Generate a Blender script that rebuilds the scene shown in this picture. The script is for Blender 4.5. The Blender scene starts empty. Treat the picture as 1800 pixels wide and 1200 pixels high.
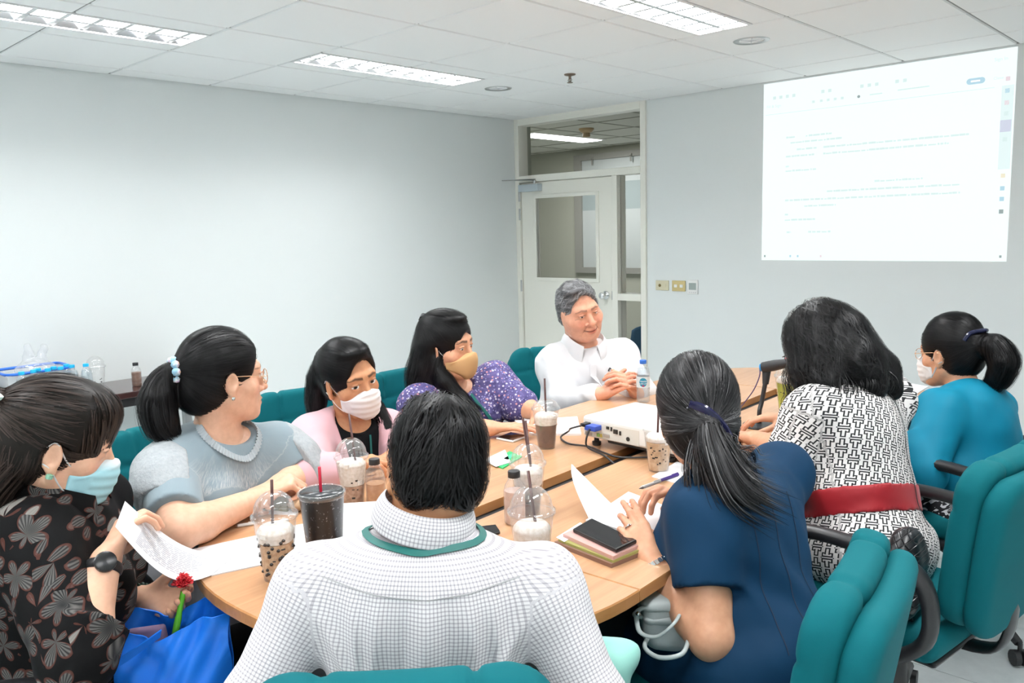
import bpy, bmesh, math, random
import numpy as np
from mathutils import Vector, Matrix
random.seed(7); rng = np.random.default_rng(7)
PI = math.pi
scene = bpy.context.scene
COL = scene.collection

# ------------------------------------------------------------------ camera
CAM_C = np.array([4.956, -5.345, 1.51])
CAM_R = np.array([[0.7281, 0.6849, -0.0268], [-0.0727, 0.1161, 0.9906], [-0.6816, 0.7193, -0.1350]])
CAM_R[0] /= np.linalg.norm(CAM_R[0]); CAM_R[2] /= np.linalg.norm(CAM_R[2])
FPX = 1443.3
cam_data = bpy.data.cameras.new('camera'); cam = bpy.data.objects.new('camera', cam_data); COL.objects.link(cam)
cam_data.sensor_width = 36; cam_data.lens = FPX / 1800 * 36; cam_data.clip_start = .05
_m = Matrix.Identity(4)
for _i in range(3):
    _m[_i][0] = CAM_R[0][_i]; _m[_i][1] = CAM_R[1][_i]; _m[_i][2] = -CAM_R[2][_i]; _m[_i][3] = CAM_C[_i]
cam.matrix_world = _m
scene.camera = cam

# ------------------------------------------------------------------ world, exposure, room lights
scene.view_settings.view_transform = 'Standard'; scene.view_settings.look = 'None'
scene.view_settings.gamma = 1; scene.view_settings.use_curve_mapping = False
scene.view_settings.exposure = -0.06
world = bpy.data.worlds.new('world'); scene.world = world; world.use_nodes = True
world.node_tree.nodes['Background'].inputs[0].default_value = (.85, .93, 1, 1)
world.node_tree.nodes['Background'].inputs[1].default_value = .3
CEIL = 2.445; GX, GY, GT = .19, .386, .6          # ceiling height, first grid lines, tile pitch
ROOM_X, ROOM_Y = 5.8, -6.5
LAMP_COLS, LAMP_ROWS = (.79, 2.59, 4.39), (-1.586, -3.386, -5.186)
LAMP_W = 37
lamp_light = bpy.data.lights.new('tube_light', 'AREA'); lamp_light.shape = 'RECTANGLE'
lamp_light.size = .23; lamp_light.size_y = 1.14; lamp_light.energy = LAMP_W; lamp_light.color = (.985, 1, 1)

# ------------------------------------------------------------------ small helpers
def V(*a): return np.array(a, float)
def nrm(v): v = np.asarray(v, float); return v / (np.linalg.norm(v) + 1e-12)
def link(o, parent=None):
    COL.objects.link(o)
    if parent is not None: o.parent = parent
    return o
def tag(o, label=None, cat=None, group=None, kind=None):
    if label: o['label'] = label
    if cat: o['category'] = cat
    if group: o['group'] = group
    if kind: o['kind'] = kind
    return o
def empty(name, loc=(0, 0, 0), rz=0, label=None, cat=None, group=None):
    o = bpy.data.objects.new(name, None); o.empty_display_size = .05
    o.location = loc; o.rotation_euler = (0, 0, rz); COL.objects.link(o)
    return tag(o, label, cat, group)
def copy_tree(o, parent=None):
    c = o.copy(); COL.objects.link(c); c.parent = parent
    for ch in list(o.children): copy_tree(ch, c)
    return c

class MB:
    """collects shapes; build() links them as one mesh object"""
    def __init__(s): s.v = []; s.f = []; s.n = 0
    def add(s, vs, fs):
        s.v += [tuple(map(float, p)) for p in vs]; s.f += [tuple(i + s.n for i in f) for f in fs]; s.n += len(vs); return s
    def box(s, c, d, rz=0, M=None):
        x, y, z = d[0] / 2, d[1] / 2, d[2] / 2
        p = np.array([(-x, -y, -z), (x, -y, -z), (x, y, -z), (-x, y, -z), (-x, -y, z), (x, -y, z), (x, y, z), (-x, y, z)])
        if rz: ca, sa = math.cos(rz), math.sin(rz); p = p @ np.array([[ca, sa, 0], [-sa, ca, 0], [0, 0, 1]])
        if M is not None: p = p @ np.asarray(M)          # rows of M are the box axes in world
        return s.add(p + np.array(c), [(3, 2, 1, 0), (4, 5, 6, 7), (0, 1, 5, 4), (1, 2, 6, 5), (2, 3, 7, 6), (3, 0, 4, 7)])
    def b2(s, lo, hi): lo = np.array(lo); hi = np.array(hi); return s.box((lo + hi) / 2, hi - lo)
    def lathe(s, prof, n=24, c=(0, 0, 0), cap=True, M=None):
        """prof: list of (r,z) from bottom to top"""
        vs = []; fs = []; m = len(prof)
        for r, z in prof:
            for k in range(n): a = 2 * PI * k / n; vs.append((r * math.cos(a), r * math.sin(a), z))
        for i in range(m - 1):
            for k in range(n): fs.append((i * n + k, i * n + (k + 1) % n, (i + 1) * n + (k + 1) % n, (i + 1) * n + k))
        if cap:
            fs.append(tuple(range(n - 1, -1, -1))); fs.append(tuple((m - 1) * n + k for k in range(n)))
        p = np.array(vs)
        if M is not None: p = p @ np.asarray(M)
        return s.add(p + np.array(c), fs)
    def tube(s, pts, r, n=8, closed=False, flat=None):
        """sweep; r scalar or list; flat=(a,b) scales the two section axes"""
        P = np.array(pts, float); m = len(P); rr = np.full(m, r, float) if np.isscalar(r) else np.array(r, float)
        T = np.zeros_like(P)
        for i in range(m):
            T[i] = nrm(P[(i + 1) % m] - P[i - 1]) if closed else nrm(P[min(i + 1, m - 1)] - P[max(i - 1, 0)])
        a = np.cross(T[0], (0, 0, 1)); a = nrm(a) if np.linalg.norm(a) > .1 else nrm(np.cross(T[0], (1, 0, 0)))
        vs = []; fs = []
        fa, fb = flat or (1, 1)
        for i in range(m):
            a = nrm(a - T[i] * (a @ T[i])); b = np.cross(T[i], a)
            for k in range(n): t = 2 * PI * k / n; vs.append(P[i] + rr[i] * (a * math.cos(t) * fa + b * math.sin(t) * fb))
        for i in range(m if closed else m - 1):
            j = (i + 1) % m
            for k in range(n): fs.append((i * n + k, i * n + (k + 1) % n, j * n + (k + 1) % n, j * n + k))
        if not closed: fs.append(tuple(range(n - 1, -1, -1))); fs.append(tuple((m - 1) * n + k for k in range(n)))
        return s.add(vs, fs)
    def prism(s, poly, z0, z1):
        n = len(poly)
        vs = [(x, y, z0) for x, y in poly] + [(x, y, z1) for x, y in poly]
        fs = [tuple(range(n - 1, -1, -1)), tuple(range(n, 2 * n))] + [(i, (i + 1) % n, n + (i + 1) % n, n + i) for i in range(n)]
        return s.add(vs, fs)
    def grid(s, fn, nu, nv, thick=0.0):
        """surface fn(u,v)->xyz u,v in 0..1, with thickness along its normal"""
        P = np.array([[fn(i / nu, j / nv) for j in range(nv + 1)] for i in range(nu + 1)], float)
        du = np.gradient(P, axis=0); dv = np.gradient(P, axis=1); N = np.cross(du, dv); N /= np.linalg.norm(N, axis=2, keepdims=True) + 1e-12
        A = P + N * thick / 2; m = nv + 1
        q = [(i * m + j, (i + 1) * m + j, (i + 1) * m + j + 1, i * m + j + 1) for i in range(nu) for j in range(nv)]
        if not thick: return s.add(A.reshape(-1, 3), q)
        B = P - N * thick / 2; o = (nu + 1) * m
        fs = q + [tuple(o + k for k in reversed(f)) for f in q]
        bd = [(i, 0) for i in range(nu)] + [(nu, j) for j in range(nv)] + [(i, nv) for i in range(nu, 0, -1)] + [(0, j) for j in range(nv, 0, -1)]
        for k in range(len(bd)):
            a = bd[k][0] * m + bd[k][1]; b = bd[(k + 1) % len(bd)][0] * m + bd[(k + 1) % len(bd)][1]
            fs.append((b, a, o + a, o + b))
        return s.add(np.concatenate([A.reshape(-1, 3), B.reshape(-1, 3)]), fs)
    def mesh(s, name, mat=None, smooth=False):
        me = bpy.data.meshes.new(name); me.from_pydata(s.v, [], s.f)
        if mat: me.materials.append(mat)
        if smooth: me.polygons.foreach_set('use_smooth', [True] * len(me.polygons))
        me.update(); return me
    def build(s, name, mat=None, parent=None, smooth=False, bevel=0, seg=2, loc=None, sharp=None):
        me = s.mesh(name, mat, smooth)
        o = bpy.data.objects.new(name, me); link(o, parent)
        if loc is not None: o.location = loc
        if bevel:
            b = o.modifiers.new('bevel', 'BEVEL'); b.width = bevel; b.segments = seg; b.limit_method = 'ANGLE'; b.angle_limit = .6
            me.polygons.foreach_set('use_smooth', [True] * len(me.polygons))
            w = o.modifiers.new('wn', 'WEIGHTED_NORMAL'); w.keep_sharp = True
        if sharp: me.set_sharp_from_angle(angle=sharp)
        return o

def spline(pts, n=8, closed=False):
    """Catmull-Rom through pts"""
    P = np.array(pts, float); m = len(P); out = []
    rngi = range(m if closed else m - 1)
    for i in rngi:
        if closed: p0, p1, p2, p3 = P[i - 1], P[i], P[(i + 1) % m], P[(i + 2) % m]
        else: p0, p1, p2, p3 = P[max(i - 1, 0)], P[i], P[i + 1], P[min(i + 2, m - 1)]
        for k in range(n):
            t = k / n; out.append(.5 * ((2 * p1) + (-p0 + p2) * t + (2 * p0 - 5 * p1 + 4 * p2 - p3) * t * t + (-p0 + 3 * p1 - 3 * p2 + p3) * t ** 3))
    if not closed: out.append(P[-1])
    return np.array(out)

# ------------------------------------------------------------------ node expressions and materials
class X:
    """a scalar socket (or number) in a node tree, with arithmetic"""
    nt = None
    def __init__(s, v): s.v = v
    @staticmethod
    def op(o, *a, clamp=False):
        n = X.nt.nodes.new('ShaderNodeMath'); n.operation = o; n.use_clamp = clamp
        for i, q in enumerate(a):
            q = q.v if isinstance(q, X) else q
            if isinstance(q, (int, float)): n.inputs[i].default_value = q
            else: X.nt.links.new(q, n.inputs[i])
        return X(n.outputs[0])
    def __add__(s, o): return X.op('ADD', s, o)
    __radd__ = __add__
    def __sub__(s, o): return X.op('SUBTRACT', s, o)
    def __rsub__(s, o): return X.op('SUBTRACT', o, s)
    def __mul__(s, o): return X.op('MULTIPLY', s, o)
    __rmul__ = __mul__
    def __truediv__(s, o): return X.op('DIVIDE', s, o)
    def fract(s): return X.op('FRACT', s)
    def floor(s): return X.op('FLOOR', s)
    def abs(s): return X.op('ABSOLUTE', s)
    def sin(s): return X.op('SINE', s)
    def lt(s, o): return X.op('LESS_THAN', s, o)
    def gt(s, o): return X.op('GREATER_THAN', s, o)
    def min(s, o): return X.op('MINIMUM', s, o)
    def max(s, o): return X.op('MAXIMUM', s, o)
    def mod(s, o): return X.op('FLOORED_MODULO', s, o)
    def clamp(s): return X.op('ADD', s, 0.0, clamp=True)
    def step(s, a, b):       # smooth 0..1 between a and b
        return X.op('MULTIPLY', (s - a), 1.0 / (b - a), clamp=True)

class Mat:
    def __init__(s, name, col=(.8, .8, .8), rough=.5, **k):
        s.m = bpy.data.materials.new(name); s.m.use_nodes = True; s.nt = s.m.node_tree
        s.b = s.nt.nodes['Principled BSDF']; s.b.inputs['Base Color'].default_value = (*col[:3], 1); s.b.inputs['Roughness'].default_value = rough
        for kk, vv in k.items(): s.b.inputs[kk].default_value = vv
        s.m.diffuse_color = (*col[:3], 1); X.nt = s.nt
    def node(s, t, **k):
        n = s.nt.nodes.new(t)
        for kk, vv in k.items(): setattr(n, kk, vv)
        return n
    def coords(s, kind='Object'):
        n = s.node('ShaderNodeTexCoord'); return n.outputs[kind]
    def xyz(s, kind='Object'):
        n = s.node('ShaderNodeSeparateXYZ'); s.nt.links.new(s.coords(kind), n.inputs[0]); return [X(o) for o in n.outputs]
    def attr(s, name):
        n = s.node('ShaderNodeAttribute', attribute_name=name); return n
    def comb(s, x, y, z=0.0):
        n = s.node('ShaderNodeCombineXYZ')
        for i, q in enumerate((x, y, z)):
            q = q.v if isinstance(q, X) else q
            if isinstance(q, (int, float)): n.inputs[i].default_value = q
            else: s.nt.links.new(q, n.inputs[i])
        return n.outputs[0]
    def noise(s, vec=None, scale=5, detail=2, rough=.5, out=0):
        n = s.node('ShaderNodeTexNoise'); n.inputs['Scale'].default_value = scale; n.inputs['Detail'].default_value = detail; n.inputs['Roughness'].default_value = rough
        if vec is not None: s.nt.links.new(vec, n.inputs['Vector'])
        return X(n.outputs[out])
    def voronoi(s, vec, scale=5, feature='F1', rand=1.0):
        n = s.node('ShaderNodeTexVoronoi', feature=feature); n.inputs['Scale'].default_value = scale; n.inputs['Randomness'].default_value = rand
        s.nt.links.new(vec, n.inputs['Vector']); return n
    def mix(s, f, a, b):
        n = s.node('ShaderNodeMix', data_type='RGBA')
        def put(q, sock):
            q = q.v if isinstance(q, X) else q
            if isinstance(q, (tuple, list)): sock.default_value = (*q[:3], 1)
            elif isinstance(q, (int, float)): sock.default_value = q
            else: s.nt.links.new(q, sock)
        put(f, n.inputs[0]); put(a, n.inputs[6]); put(b, n.inputs[7]); return n.outputs[2]
    def ramp(s, f, stops):
        n = s.node('ShaderNodeValToRGB'); cr = n.color_ramp
        while len(cr.elements) < len(stops): cr.elements.new(.5)
        for e, (p, c) in zip(cr.elements, stops): e.position = p; e.color = (*c[:3], 1)
        s.nt.links.new(f.v if isinstance(f, X) else f, n.inputs[0]); return n.outputs[0]
    def color(s, sock): s.nt.links.new(sock, s.b.inputs['Base Color']); return s
    def set(s, name, q): s.nt.links.new(q.v if isinstance(q, X) else q, s.b.inputs[name]); return s
    def bump(s, h, strength=.2, dist=.002):
        n = s.node('ShaderNodeBump'); n.inputs['Strength'].default_value = strength; n.inputs['Distance'].default_value = dist
        s.nt.links.new(h.v if isinstance(h, X) else h, n.inputs['Height']); s.nt.links.new(n.outputs[0], s.b.inputs['Normal']); return s
def srgb(r, g, b):
    f = lambda c: (c / 255 / 12.92) if c <= 10 else ((c / 255 + .055) / 1.055) ** 2.4
    return (f(r), f(g), f(b))
def plain(name, col, rough=.5, **k): return Mat(name, col, rough, **k).m
def emit(name, col, s):
    m = Mat(name, (0, 0, 0), .5); m.b.inputs['Emission Color'].default_value = (*col, 1); m.b.inputs['Emission Strength'].default_value = s; return m.m
def fabric(name, col, rough=.85, scale=900, bump=.25, var=.12, sheen=.15):
    m = Mat(name, col, rough); m.b.inputs['Sheen Weight'].default_value = sheen if max(col) > .3 else 0; m.b.inputs['Specular IOR Level'].default_value = .5 if max(col) > .3 else .18
    c = m.coords(); n = m.noise(c, scale, 2); big = m.noise(c, 9, 3)
    a = tuple(x * (1 - var) for x in col); b = tuple(min(1, x * (1 + var)) for x in col)
    m.color(m.mix((n * .6 + big * .4), a, b)); m.bump(n, bump, .0006); return m.m

def text_mesh(name, s, size, mat, parent, extrude=.0002, align='CENTER'):
    c = bpy.data.curves.new(name, 'FONT'); c.body = s; c.size = size; c.extrude = extrude; c.align_x = align; c.align_y = 'CENTER'
    t = bpy.data.objects.new(name, c); COL.objects.link(t); dg = bpy.context.evaluated_depsgraph_get(); me = bpy.data.meshes.new_from_object(t.evaluated_get(dg)); bpy.data.objects.remove(t); bpy.data.curves.remove(c)
    me.materials.clear(); me.materials.append(mat); return link(bpy.data.objects.new(name, me), parent)
def W(px, py, d):
    """world point seen at pixel (px,py) of the 1800x1200 photograph, d metres in front of the camera"""
    return CAM_C + d * (CAM_R[2] + (px - 900) / FPX * CAM_R[0] - (py - 600) / FPX * CAM_R[1])
def Wz(px, py, z):
    r = CAM_R[2] + (px - 900) / FPX * CAM_R[0] - (py - 600) / FPX * CAM_R[1]; return CAM_C + r * (z - CAM_C[2]) / r[2]
# ================================================================== room shell
m_wall = Mat('wall_paint', (.78, .815, .81), .6); m_wall.bump(m_wall.noise(m_wall.coords(), 180, 3), .05, .001); M_WALL = m_wall.m
M_CREAM = plain('cream_gloss_paint', (.87, .86, .78), .35)
M_TILE = Mat('ceiling_tile_board', (.90, .915, .91), .8); M_TILE.bump(M_TILE.noise(M_TILE.coords(), 260, 3), .12, .001); M_TILE = M_TILE.m
M_TBAR = plain('ceiling_bar_paint', (.26, .27, .26), .6)
M_SATIN = plain('satin_steel', (.55, .56, .56), .3, Metallic=1.0)
M_CHROME = plain('chrome', (.8, .8, .8), .12, Metallic=1.0)
M_BLACK = plain('black_plastic', (.018, .018, .02), .4)
M_WHITE = plain('white_plastic', (.82, .82, .80), .35)
M_GLASS = Mat('clear_pane', (1, 1, 1), .0); M_GLASS.b.inputs['Transmission Weight'].default_value = 1; M_GLASS.b.inputs['IOR'].default_value = 1.08; M_GLASS = M_GLASS.m
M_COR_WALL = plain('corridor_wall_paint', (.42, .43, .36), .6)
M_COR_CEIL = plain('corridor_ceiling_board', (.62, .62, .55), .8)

def struct(mb, name, mat, **k):
    o = mb.build(name, mat, **k); o['kind'] = 'structure'; return o
T = .12
# openings in the back wall: door set x .02..1.353, full height
struct(MB().b2((-T, ROOM_Y - T, -.05), (0, T, CEIL + .3)), 'wall_left', M_WALL)
struct(MB().b2((1.353, 0, -.05), (ROOM_X, T, CEIL + .3)), 'wall_back', M_WALL)
struct(MB().b2((ROOM_X, ROOM_Y - T, -.05), (ROOM_X + T, T, CEIL + .3)), 'wall_right', M_WALL)
struct(MB().b2((0, ROOM_Y - T, -.05), (ROOM_X, ROOM_Y, CEIL + .3)), 'wall_front', M_WALL)

# floor: pale vinyl tiles, pieces of their own
m = Mat('vinyl_tile', (.56, .62, .63), .28)
_c = m.coords('Object'); m.color(m.ramp(m.noise(_c, 6, 5, .65), [(.35, (.58, .63, .64)), (.65, (.70, .75, .76))])); M_FLOOR = m.m
M_GROUT = plain('floor_joint', (.30, .34, .35), .7)
floor = struct(MB().b2((-.05, ROOM_Y, -.06), (ROOM_X, .02, -.004)), 'floor', M_GROUT)
FT = .5
_ft = MB(); _ft.box((0, 0, -.003), (FT - .003, FT - .003, .006)); _me = _ft.mesh('floor_tile', M_FLOOR)
for i in range(12):
    for j in range(14):
        o = bpy.data.objects.new('floor_tile', _me); link(o, floor); o.location = ((i + .5) * FT, -(j + .5) * FT, 0)

# ceiling: slab, bars, tiles
ceiling = struct(MB().b2((0, ROOM_Y, CEIL + .10), (ROOM_X, 0, CEIL + .16)), 'ceiling', M_TBAR)
xs = [0] + [GX + GT * k for k in range(10)] + [ROOM_X]; ys = [0] + [-(GY + GT * k) for k in range(12) if GY + GT * k < -ROOM_Y] + [ROOM_Y]
bars = MB()
for x in xs[1:-1]: bars.b2((x - .011, ROOM_Y, CEIL + .007), (x + .011, 0, CEIL + .012))
for y in ys[1:-1]: bars.b2((0, y - .011, CEIL + .008), (ROOM_X, y + .011, CEIL + .013))
for x in (.0, ROOM_X): bars.b2((max(x - .02, 0), ROOM_Y, CEIL + .004), (min(x + .02, ROOM_X), 0, CEIL + .009))
for y in (.0, ROOM_Y): bars.b2((0, max(y - .02, ROOM_Y), CEIL + .004), (ROOM_X, min(y + .02, 0), CEIL + .009))
bars.build('ceiling_grid', M_TBAR, ceiling)
_tm = {}
def ceil_tile(x0, x1, y0, y1):
    k = (round(x1 - x0, 3), round(y1 - y0, 3))
    if k not in _tm:
        b = MB(); a, c = k[0] / 2 - .006, k[1] / 2 - .006; e = .004
        vs = [(sx * (a - q), sy * (c - q), z) for z, q in ((0, e), (.006, 0), (.014, 0)) for sx, sy in ((-1, -1), (1, -1), (1, 1), (-1, 1))]
        fs = [(3, 2, 1, 0), (8, 9, 10, 11)] + [(r * 4 + i, r * 4 + (i + 1) % 4, r * 4 + 4 + (i + 1) % 4, r * 4 + 4 + i) for r in (0, 1) for i in range(4)]
        b.add(vs, fs); _tm[k] = b.mesh('ceiling_tile', M_TILE)
    o = bpy.data.objects.new('ceiling_tile', _tm[k]); link(o, ceiling); o.location = ((x0 + x1) / 2, (y0 + y1) / 2, CEIL)
LOFF, LW = .14, .29
for i in range(len(xs) - 1):
    for j in range(len(ys) - 1):
        x0, x1, y1, y0 = xs[i], xs[i + 1], ys[j], ys[j + 1]
        lamp = any(abs(x0 - c) < .05 for c in LAMP_COLS) and any(r + .05 > y1 > r - 1.15 for r in LAMP_ROWS)
        if lamp: ceil_tile(x0, x0 + LOFF, y0, y1); ceil_tile(x0 + LOFF + LW, x1, y0, y1)
        else: ceil_tile(x0, x1, y0, y1)

# recessed fluorescent luminaires
M_HOUS = plain('lamp_tray_enamel', (.8, .8, .8), .4)
M_REFL = plain('bright_aluminium', (.86, .86, .88), .18, Metallic=1.0)
M_TUBE = emit('lit_tube', (1, .98, .96), 9)
def make_lamp():
    r = empty('ceiling_light')
    h = MB(); w, l = LW / 2, .6
    h.b2((-w, -l, .002), (-w + .012, l, .09)); h.b2((w - .012, -l, .002), (w, l, .09)); h.b2((-w, -l, .002), (w, -l + .012, .09)); h.b2((-w, l - .012, .002), (w, l, .09)); h.b2((-w, -l, .085), (w, l, .095))
    h.b2((-w - .004, -l, -.003), (-w + .014, l, .002)); h.b2((w - .014, -l, -.003), (w + .004, l, .002)); h.b2((-w, -l, -.003), (w, -l + .014, .002)); h.b2((-w, l - .014, -.003), (w, l, .002))
    h.build('tray', M_HOUS, r)
    for sx in (-1, 1):
        t = MB(); t.tube([(sx * .065, -.55, .062), (sx * .065, .55, .062)], .012, 10); t.build('tube', M_TUBE, r, smooth=True)
        for k in (-1, 1):
            c = MB(); c.box((sx * .065, k * .567, .062), (.03, .034, .03)); c.build('lamp_holder', M_WHITE, r)
    # centre spine and V-shaped cross blades
    sp = MB(); sp.add([(-.012, -.585, .003), (.012, -.585, .003), (.003, -.585, .05), (-.003, -.585, .05), (-.012, .585, .003), (.012, .585, .003), (.003, .585, .05), (-.003, .585, .05)],
                      [(0, 1, 2, 3), (7, 6, 5, 4), (0, 4, 5, 1), (1, 5, 6, 2), (2, 6, 7, 3), (3, 7, 4, 0)]); sp.build('louver_spine', M_REFL, r)
    bl = MB()
    for s in (-1, 1):
        x0, x1 = (.012, .132) if s > 0 else (-.132, -.012)
        bl.add([(x0, -.011, .004), (x1, -.011, .004), (x1, .011, .004), (x0, .011, .004), (x0, -.002, .04), (x1, -.002, .04), (x1, .002, .04), (x0, .002, .04)],
               [(3, 2, 1, 0), (4, 5, 6, 7), (0, 1, 5, 4), (1, 2, 6, 5), (2, 3, 7, 6), (3, 0, 4, 7)])
    me = bl.mesh('louver_blade', M_REFL)
    for k in range(9):
        o = bpy.data.objects.new('louver_blade', me); link(o, r); o.location = (0, -.52 + .13 * k, 0)
    sd = MB()
    for s in (-1, 1): sd.add([(s * .133, -.588, .003), (s * .133, .588, .003), (s * .105, .588, .085), (s * .105, -.588, .085)], [(0, 1, 2, 3)])
    sd.build('side_reflector', M_REFL, r)
    lo = bpy.data.objects.new('tube_light', lamp_light); link(lo, r); lo.location = (0, 0, .046)
    return r
L0 = make_lamp(); first = True
NEARLAB = {(0, 0): 'recessed strip light along the plain wall, nearer the door end', (0, 1): 'recessed strip light with a mirrored louver at the top left corner', (1, 0): 'blazing white strip light above the projector, cut by the top edge'}
for ci, c in enumerate(LAMP_COLS):
    for ri, r in enumerate(LAMP_ROWS):
        o = L0 if first else copy_tree(L0); first = False
        o.location = (c + LOFF + LW / 2, r - .6, CEIL)
        tag(o, NEARLAB.get((ci, ri), 'recessed strip light in the %s row, %s' % (('front', 'middle', 'rear')[ri], ('near the plain left wall', 'over the conference table', 'over the right-hand chairs')[ci])), 'ceiling light', 'recessed strip lights')

# downlights, sprinkler
def downlight(x, y, label):
    r = empty('downlight', (x, y, CEIL), 0, label, 'downlight', 'round recessed downlights')
    MB().lathe([(.062, .0), (.088, -.004), (.092, .0), (.088, .003), (.06, .004)], 32, cap=False).build('trim_ring', M_SATIN, r, smooth=True)
    MB().lathe([(.066, -.001), (.055, .03), (.03, .05), (.0, .052)], 32, cap=False).build('reflector', M_REFL, r, smooth=True)
    b = MB()
    for k in range(3): a = k * PI / 3; b.box((0, 0, .004), (.12, .003, .018), a)
    b.build('baffle', M_REFL, r)
p = Wz(1321, 71, CEIL); downlight(p[0], p[1], 'round chrome downlight beside the blazing strip light')
p = Wz(876, 155, CEIL); downlight(p[0], p[1], 'round downlight near the door corner of the ceiling')
p = Wz(1002, 130, CEIL)
sr = empty('sprinkler', p, 0, 'small bronze fire sprinkler hanging from a ceiling tile', 'sprinkler')
M_BRONZE = plain('bronze', (.22, .17, .13), .35, Metallic=.8)
MB().lathe([(.036, .0), (.034, -.006), (.02, -.01), (.01, -.012)], 24).build('escutcheon', M_BRONZE, sr, smooth=True)
b = MB(); b.lathe([(.009, -.01), (.008, -.028), (.004, -.03), (.004, -.046)], 12)
b.tube([(.008, 0, -.026), (.014, 0, -.036), (.004, 0, -.048)], .0025, 6); b.tube([(-.008, 0, -.026), (-.014, 0, -.036), (-.004, 0, -.048)], .0025, 6); b.build('sprinkler_head', M_BRONZE, sr)
MB().lathe([(.017, -.052), (.018, -.049), (.004, -.047)], 16).build('deflector', M_BRONZE, sr)

# ------------------------------------------------------------------ door set in the back wall
D0, D1, DT = .055, 1.025, 1.905                       # leaf x range and top
SX0, SX1 = 1.085, 1.305                             # side light
frame = MB(); yy0, yy1 = -.02, .10
frame.b2((.0, yy0, 0), (D0 - .006, yy1, CEIL + .005)); frame.b2((SX1, yy0, 0), (1.353, yy1, CEIL + .005))
frame.b2((D0 - .006, yy0, CEIL - .055), (SX1, yy1, CEIL + .005)); frame.b2((D0 - .006, yy0, DT + .006), (SX1, yy1, DT + .062))
frame.b2((D1 + .006, yy0, 0), (SX0, yy1, DT + .006)); frame.b2((SX0, yy0, .93), (SX1, yy1, .985)); frame.b2((SX0, yy0, 0), (SX1, yy1, .08))
fr = struct(frame, 'trim_1', M_CREAM, bevel=.003); fr['label'] = 'cream painted frame of the door, transom and side light'
dr = empty('door_1', ((D0 + D1) / 2, 0, 0)); dr['kind'] = 'structure'; dr['label'] = 'cream door with a glass panel, behind the man in the white shirt'
lf = MB(); w = (D1 - D0) / 2; g0, g1, gz0, gz1 = -w + .16, w - .155, 1.09, 1.775
lf.b2((-w, .0, .01), (g0, .045, DT)); lf.b2((g1, .0, .01), (w, .045, DT)); lf.b2((g0, .0, .01), (g1, .045, gz0)); lf.b2((g0, .0, gz1), (g1, .045, DT)); lf.build('door_leaf', M_CREAM, dr)
bd = MB(); e = .024
bd.b2((g0 - e, -.010, gz0 - e), (g0 + .006, .002, gz1 + e)); bd.b2((g1 - .006, -.010, gz0 - e), (g1 + e, .002, gz1 + e)); bd.b2((g0, -.010, gz0 - e), (g1, .002, gz0 + .006)); bd.b2((g0, -.010, gz1 - .006), (g1, .002, gz1 + e))
bd.build('glazing_bead', M_CREAM, dr, bevel=.002)
MB().b2((g0, .018, gz0), (g1, .024, gz1)).build('pane', M_GLASS, dr)
for z in (1.80, 1.64, 1.02, .40):
    hg = MB(); hg.b2((-w - .016, -.027, z - .05), (-w + .004, -.019, z + .05)); hg.build('hinge', M_SATIN, dr, bevel=.003)
kn = empty('door_knob', (w - .07, -.0, .965)); kn.parent = dr
R90 = np.array([[1, 0, 0], [0, 0, 1], [0, -1, 0]])
MB().lathe([(.036, 0), (.036, .005), (.03, .012), (.012, .015), (.012, .035), (.02, .042), (.028, .052), (.028, .064), (.02, .072), (.0, .074)], 24, M=R90, cap=False).build('knob', M_CHROME, kn, smooth=True)
MB().b2((w - .012, -.003, .93), (w + .001, .001, 1.0)).build('latch_plate', M_SATIN, dr)
cl = empty('door_closer', (-w + .13, -.02, DT - .03)); cl.parent = dr
MB().b2((-.11, -.045, -.045), (.11, .018, .015)).build('closer_body', plain('closer_paint', (.55, .62, .66), .3, Metallic=.3), cl, bevel=.004)
ca = MB(); ca.tube([(.06, -.02, .02), (.06, -.02, .045)], .012, 12); ca.tube([(.06, -.02, .045), (-.16, -.19, .052)], .009, 6, flat=(1.6, .5)); ca.tube([(-.16, -.19, .052), (.05, .005, .056)], .009, 6, flat=(1.6, .5)); ca.build('closer_arm', M_SATIN, cl)
for n, lo, hi in (('window_1', (D0, .03, DT + .06), (SX1, .036, CEIL - .05)), ('window_2', (SX0, .03, .985), (SX1, .036, DT + .006)), ('window_3', (SX0, .03, .08), (SX1, .036, .93))):
    o = MB().b2(lo, hi).build(n, M_GLASS); o['kind'] = 'structure'

# wall plates by the door
def wallplate(name, px, py, wdt, hgt, mat, label, cat):
    r = CAM_R[2] + (px - 900) / FPX * CAM_R[0] - (py - 600) / FPX * CAM_R[1]; q = CAM_C + r * (0 - CAM_C[1]) / r[1]
    e = empty(name, (q[0], 0, q[2]), 0, label, cat)
    MB().b2((-wdt / 2, -.009, -hgt / 2), (wdt / 2, 0, hgt / 2)).build('plate', mat, e, bevel=.003); return e
M_BRASSY = plain('brass_plate', (.62, .50, .24), .35, Metallic=.35)
M_PALEB = plain('pale_gold_plate', (.66, .61, .44), .4, Metallic=.2)
e = wallplate('outlet_plate', 1165, 501, .115, .075, M_PALEB, 'pale gold wall plate with one round hole, nearest the door frame', 'wall plate')
MB().lathe([(.012, 0), (.012, .002), (.009, .003), (.0, .001)], 16, M=R90, c=(-.02, -.008, 0), cap=False).build('jack', plain('dark_brass', (.2, .15, .05), .4), e)
MB().b2((.012, -.011, -.011), (.034, -.008, .011)).build('blank_insert', M_PALEB, e)
e = wallplate('switch_plate', 1194, 502, .115, .08, M_BRASSY, 'gold wall plate with two rocker switches', 'light switch')
for k in (-1, 1): MB().b2((k * .025 - .013, -.013, -.011), (k * .025 + .013, -.008, .011)).build('rocker', M_WHITE, e, bevel=.002)
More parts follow.
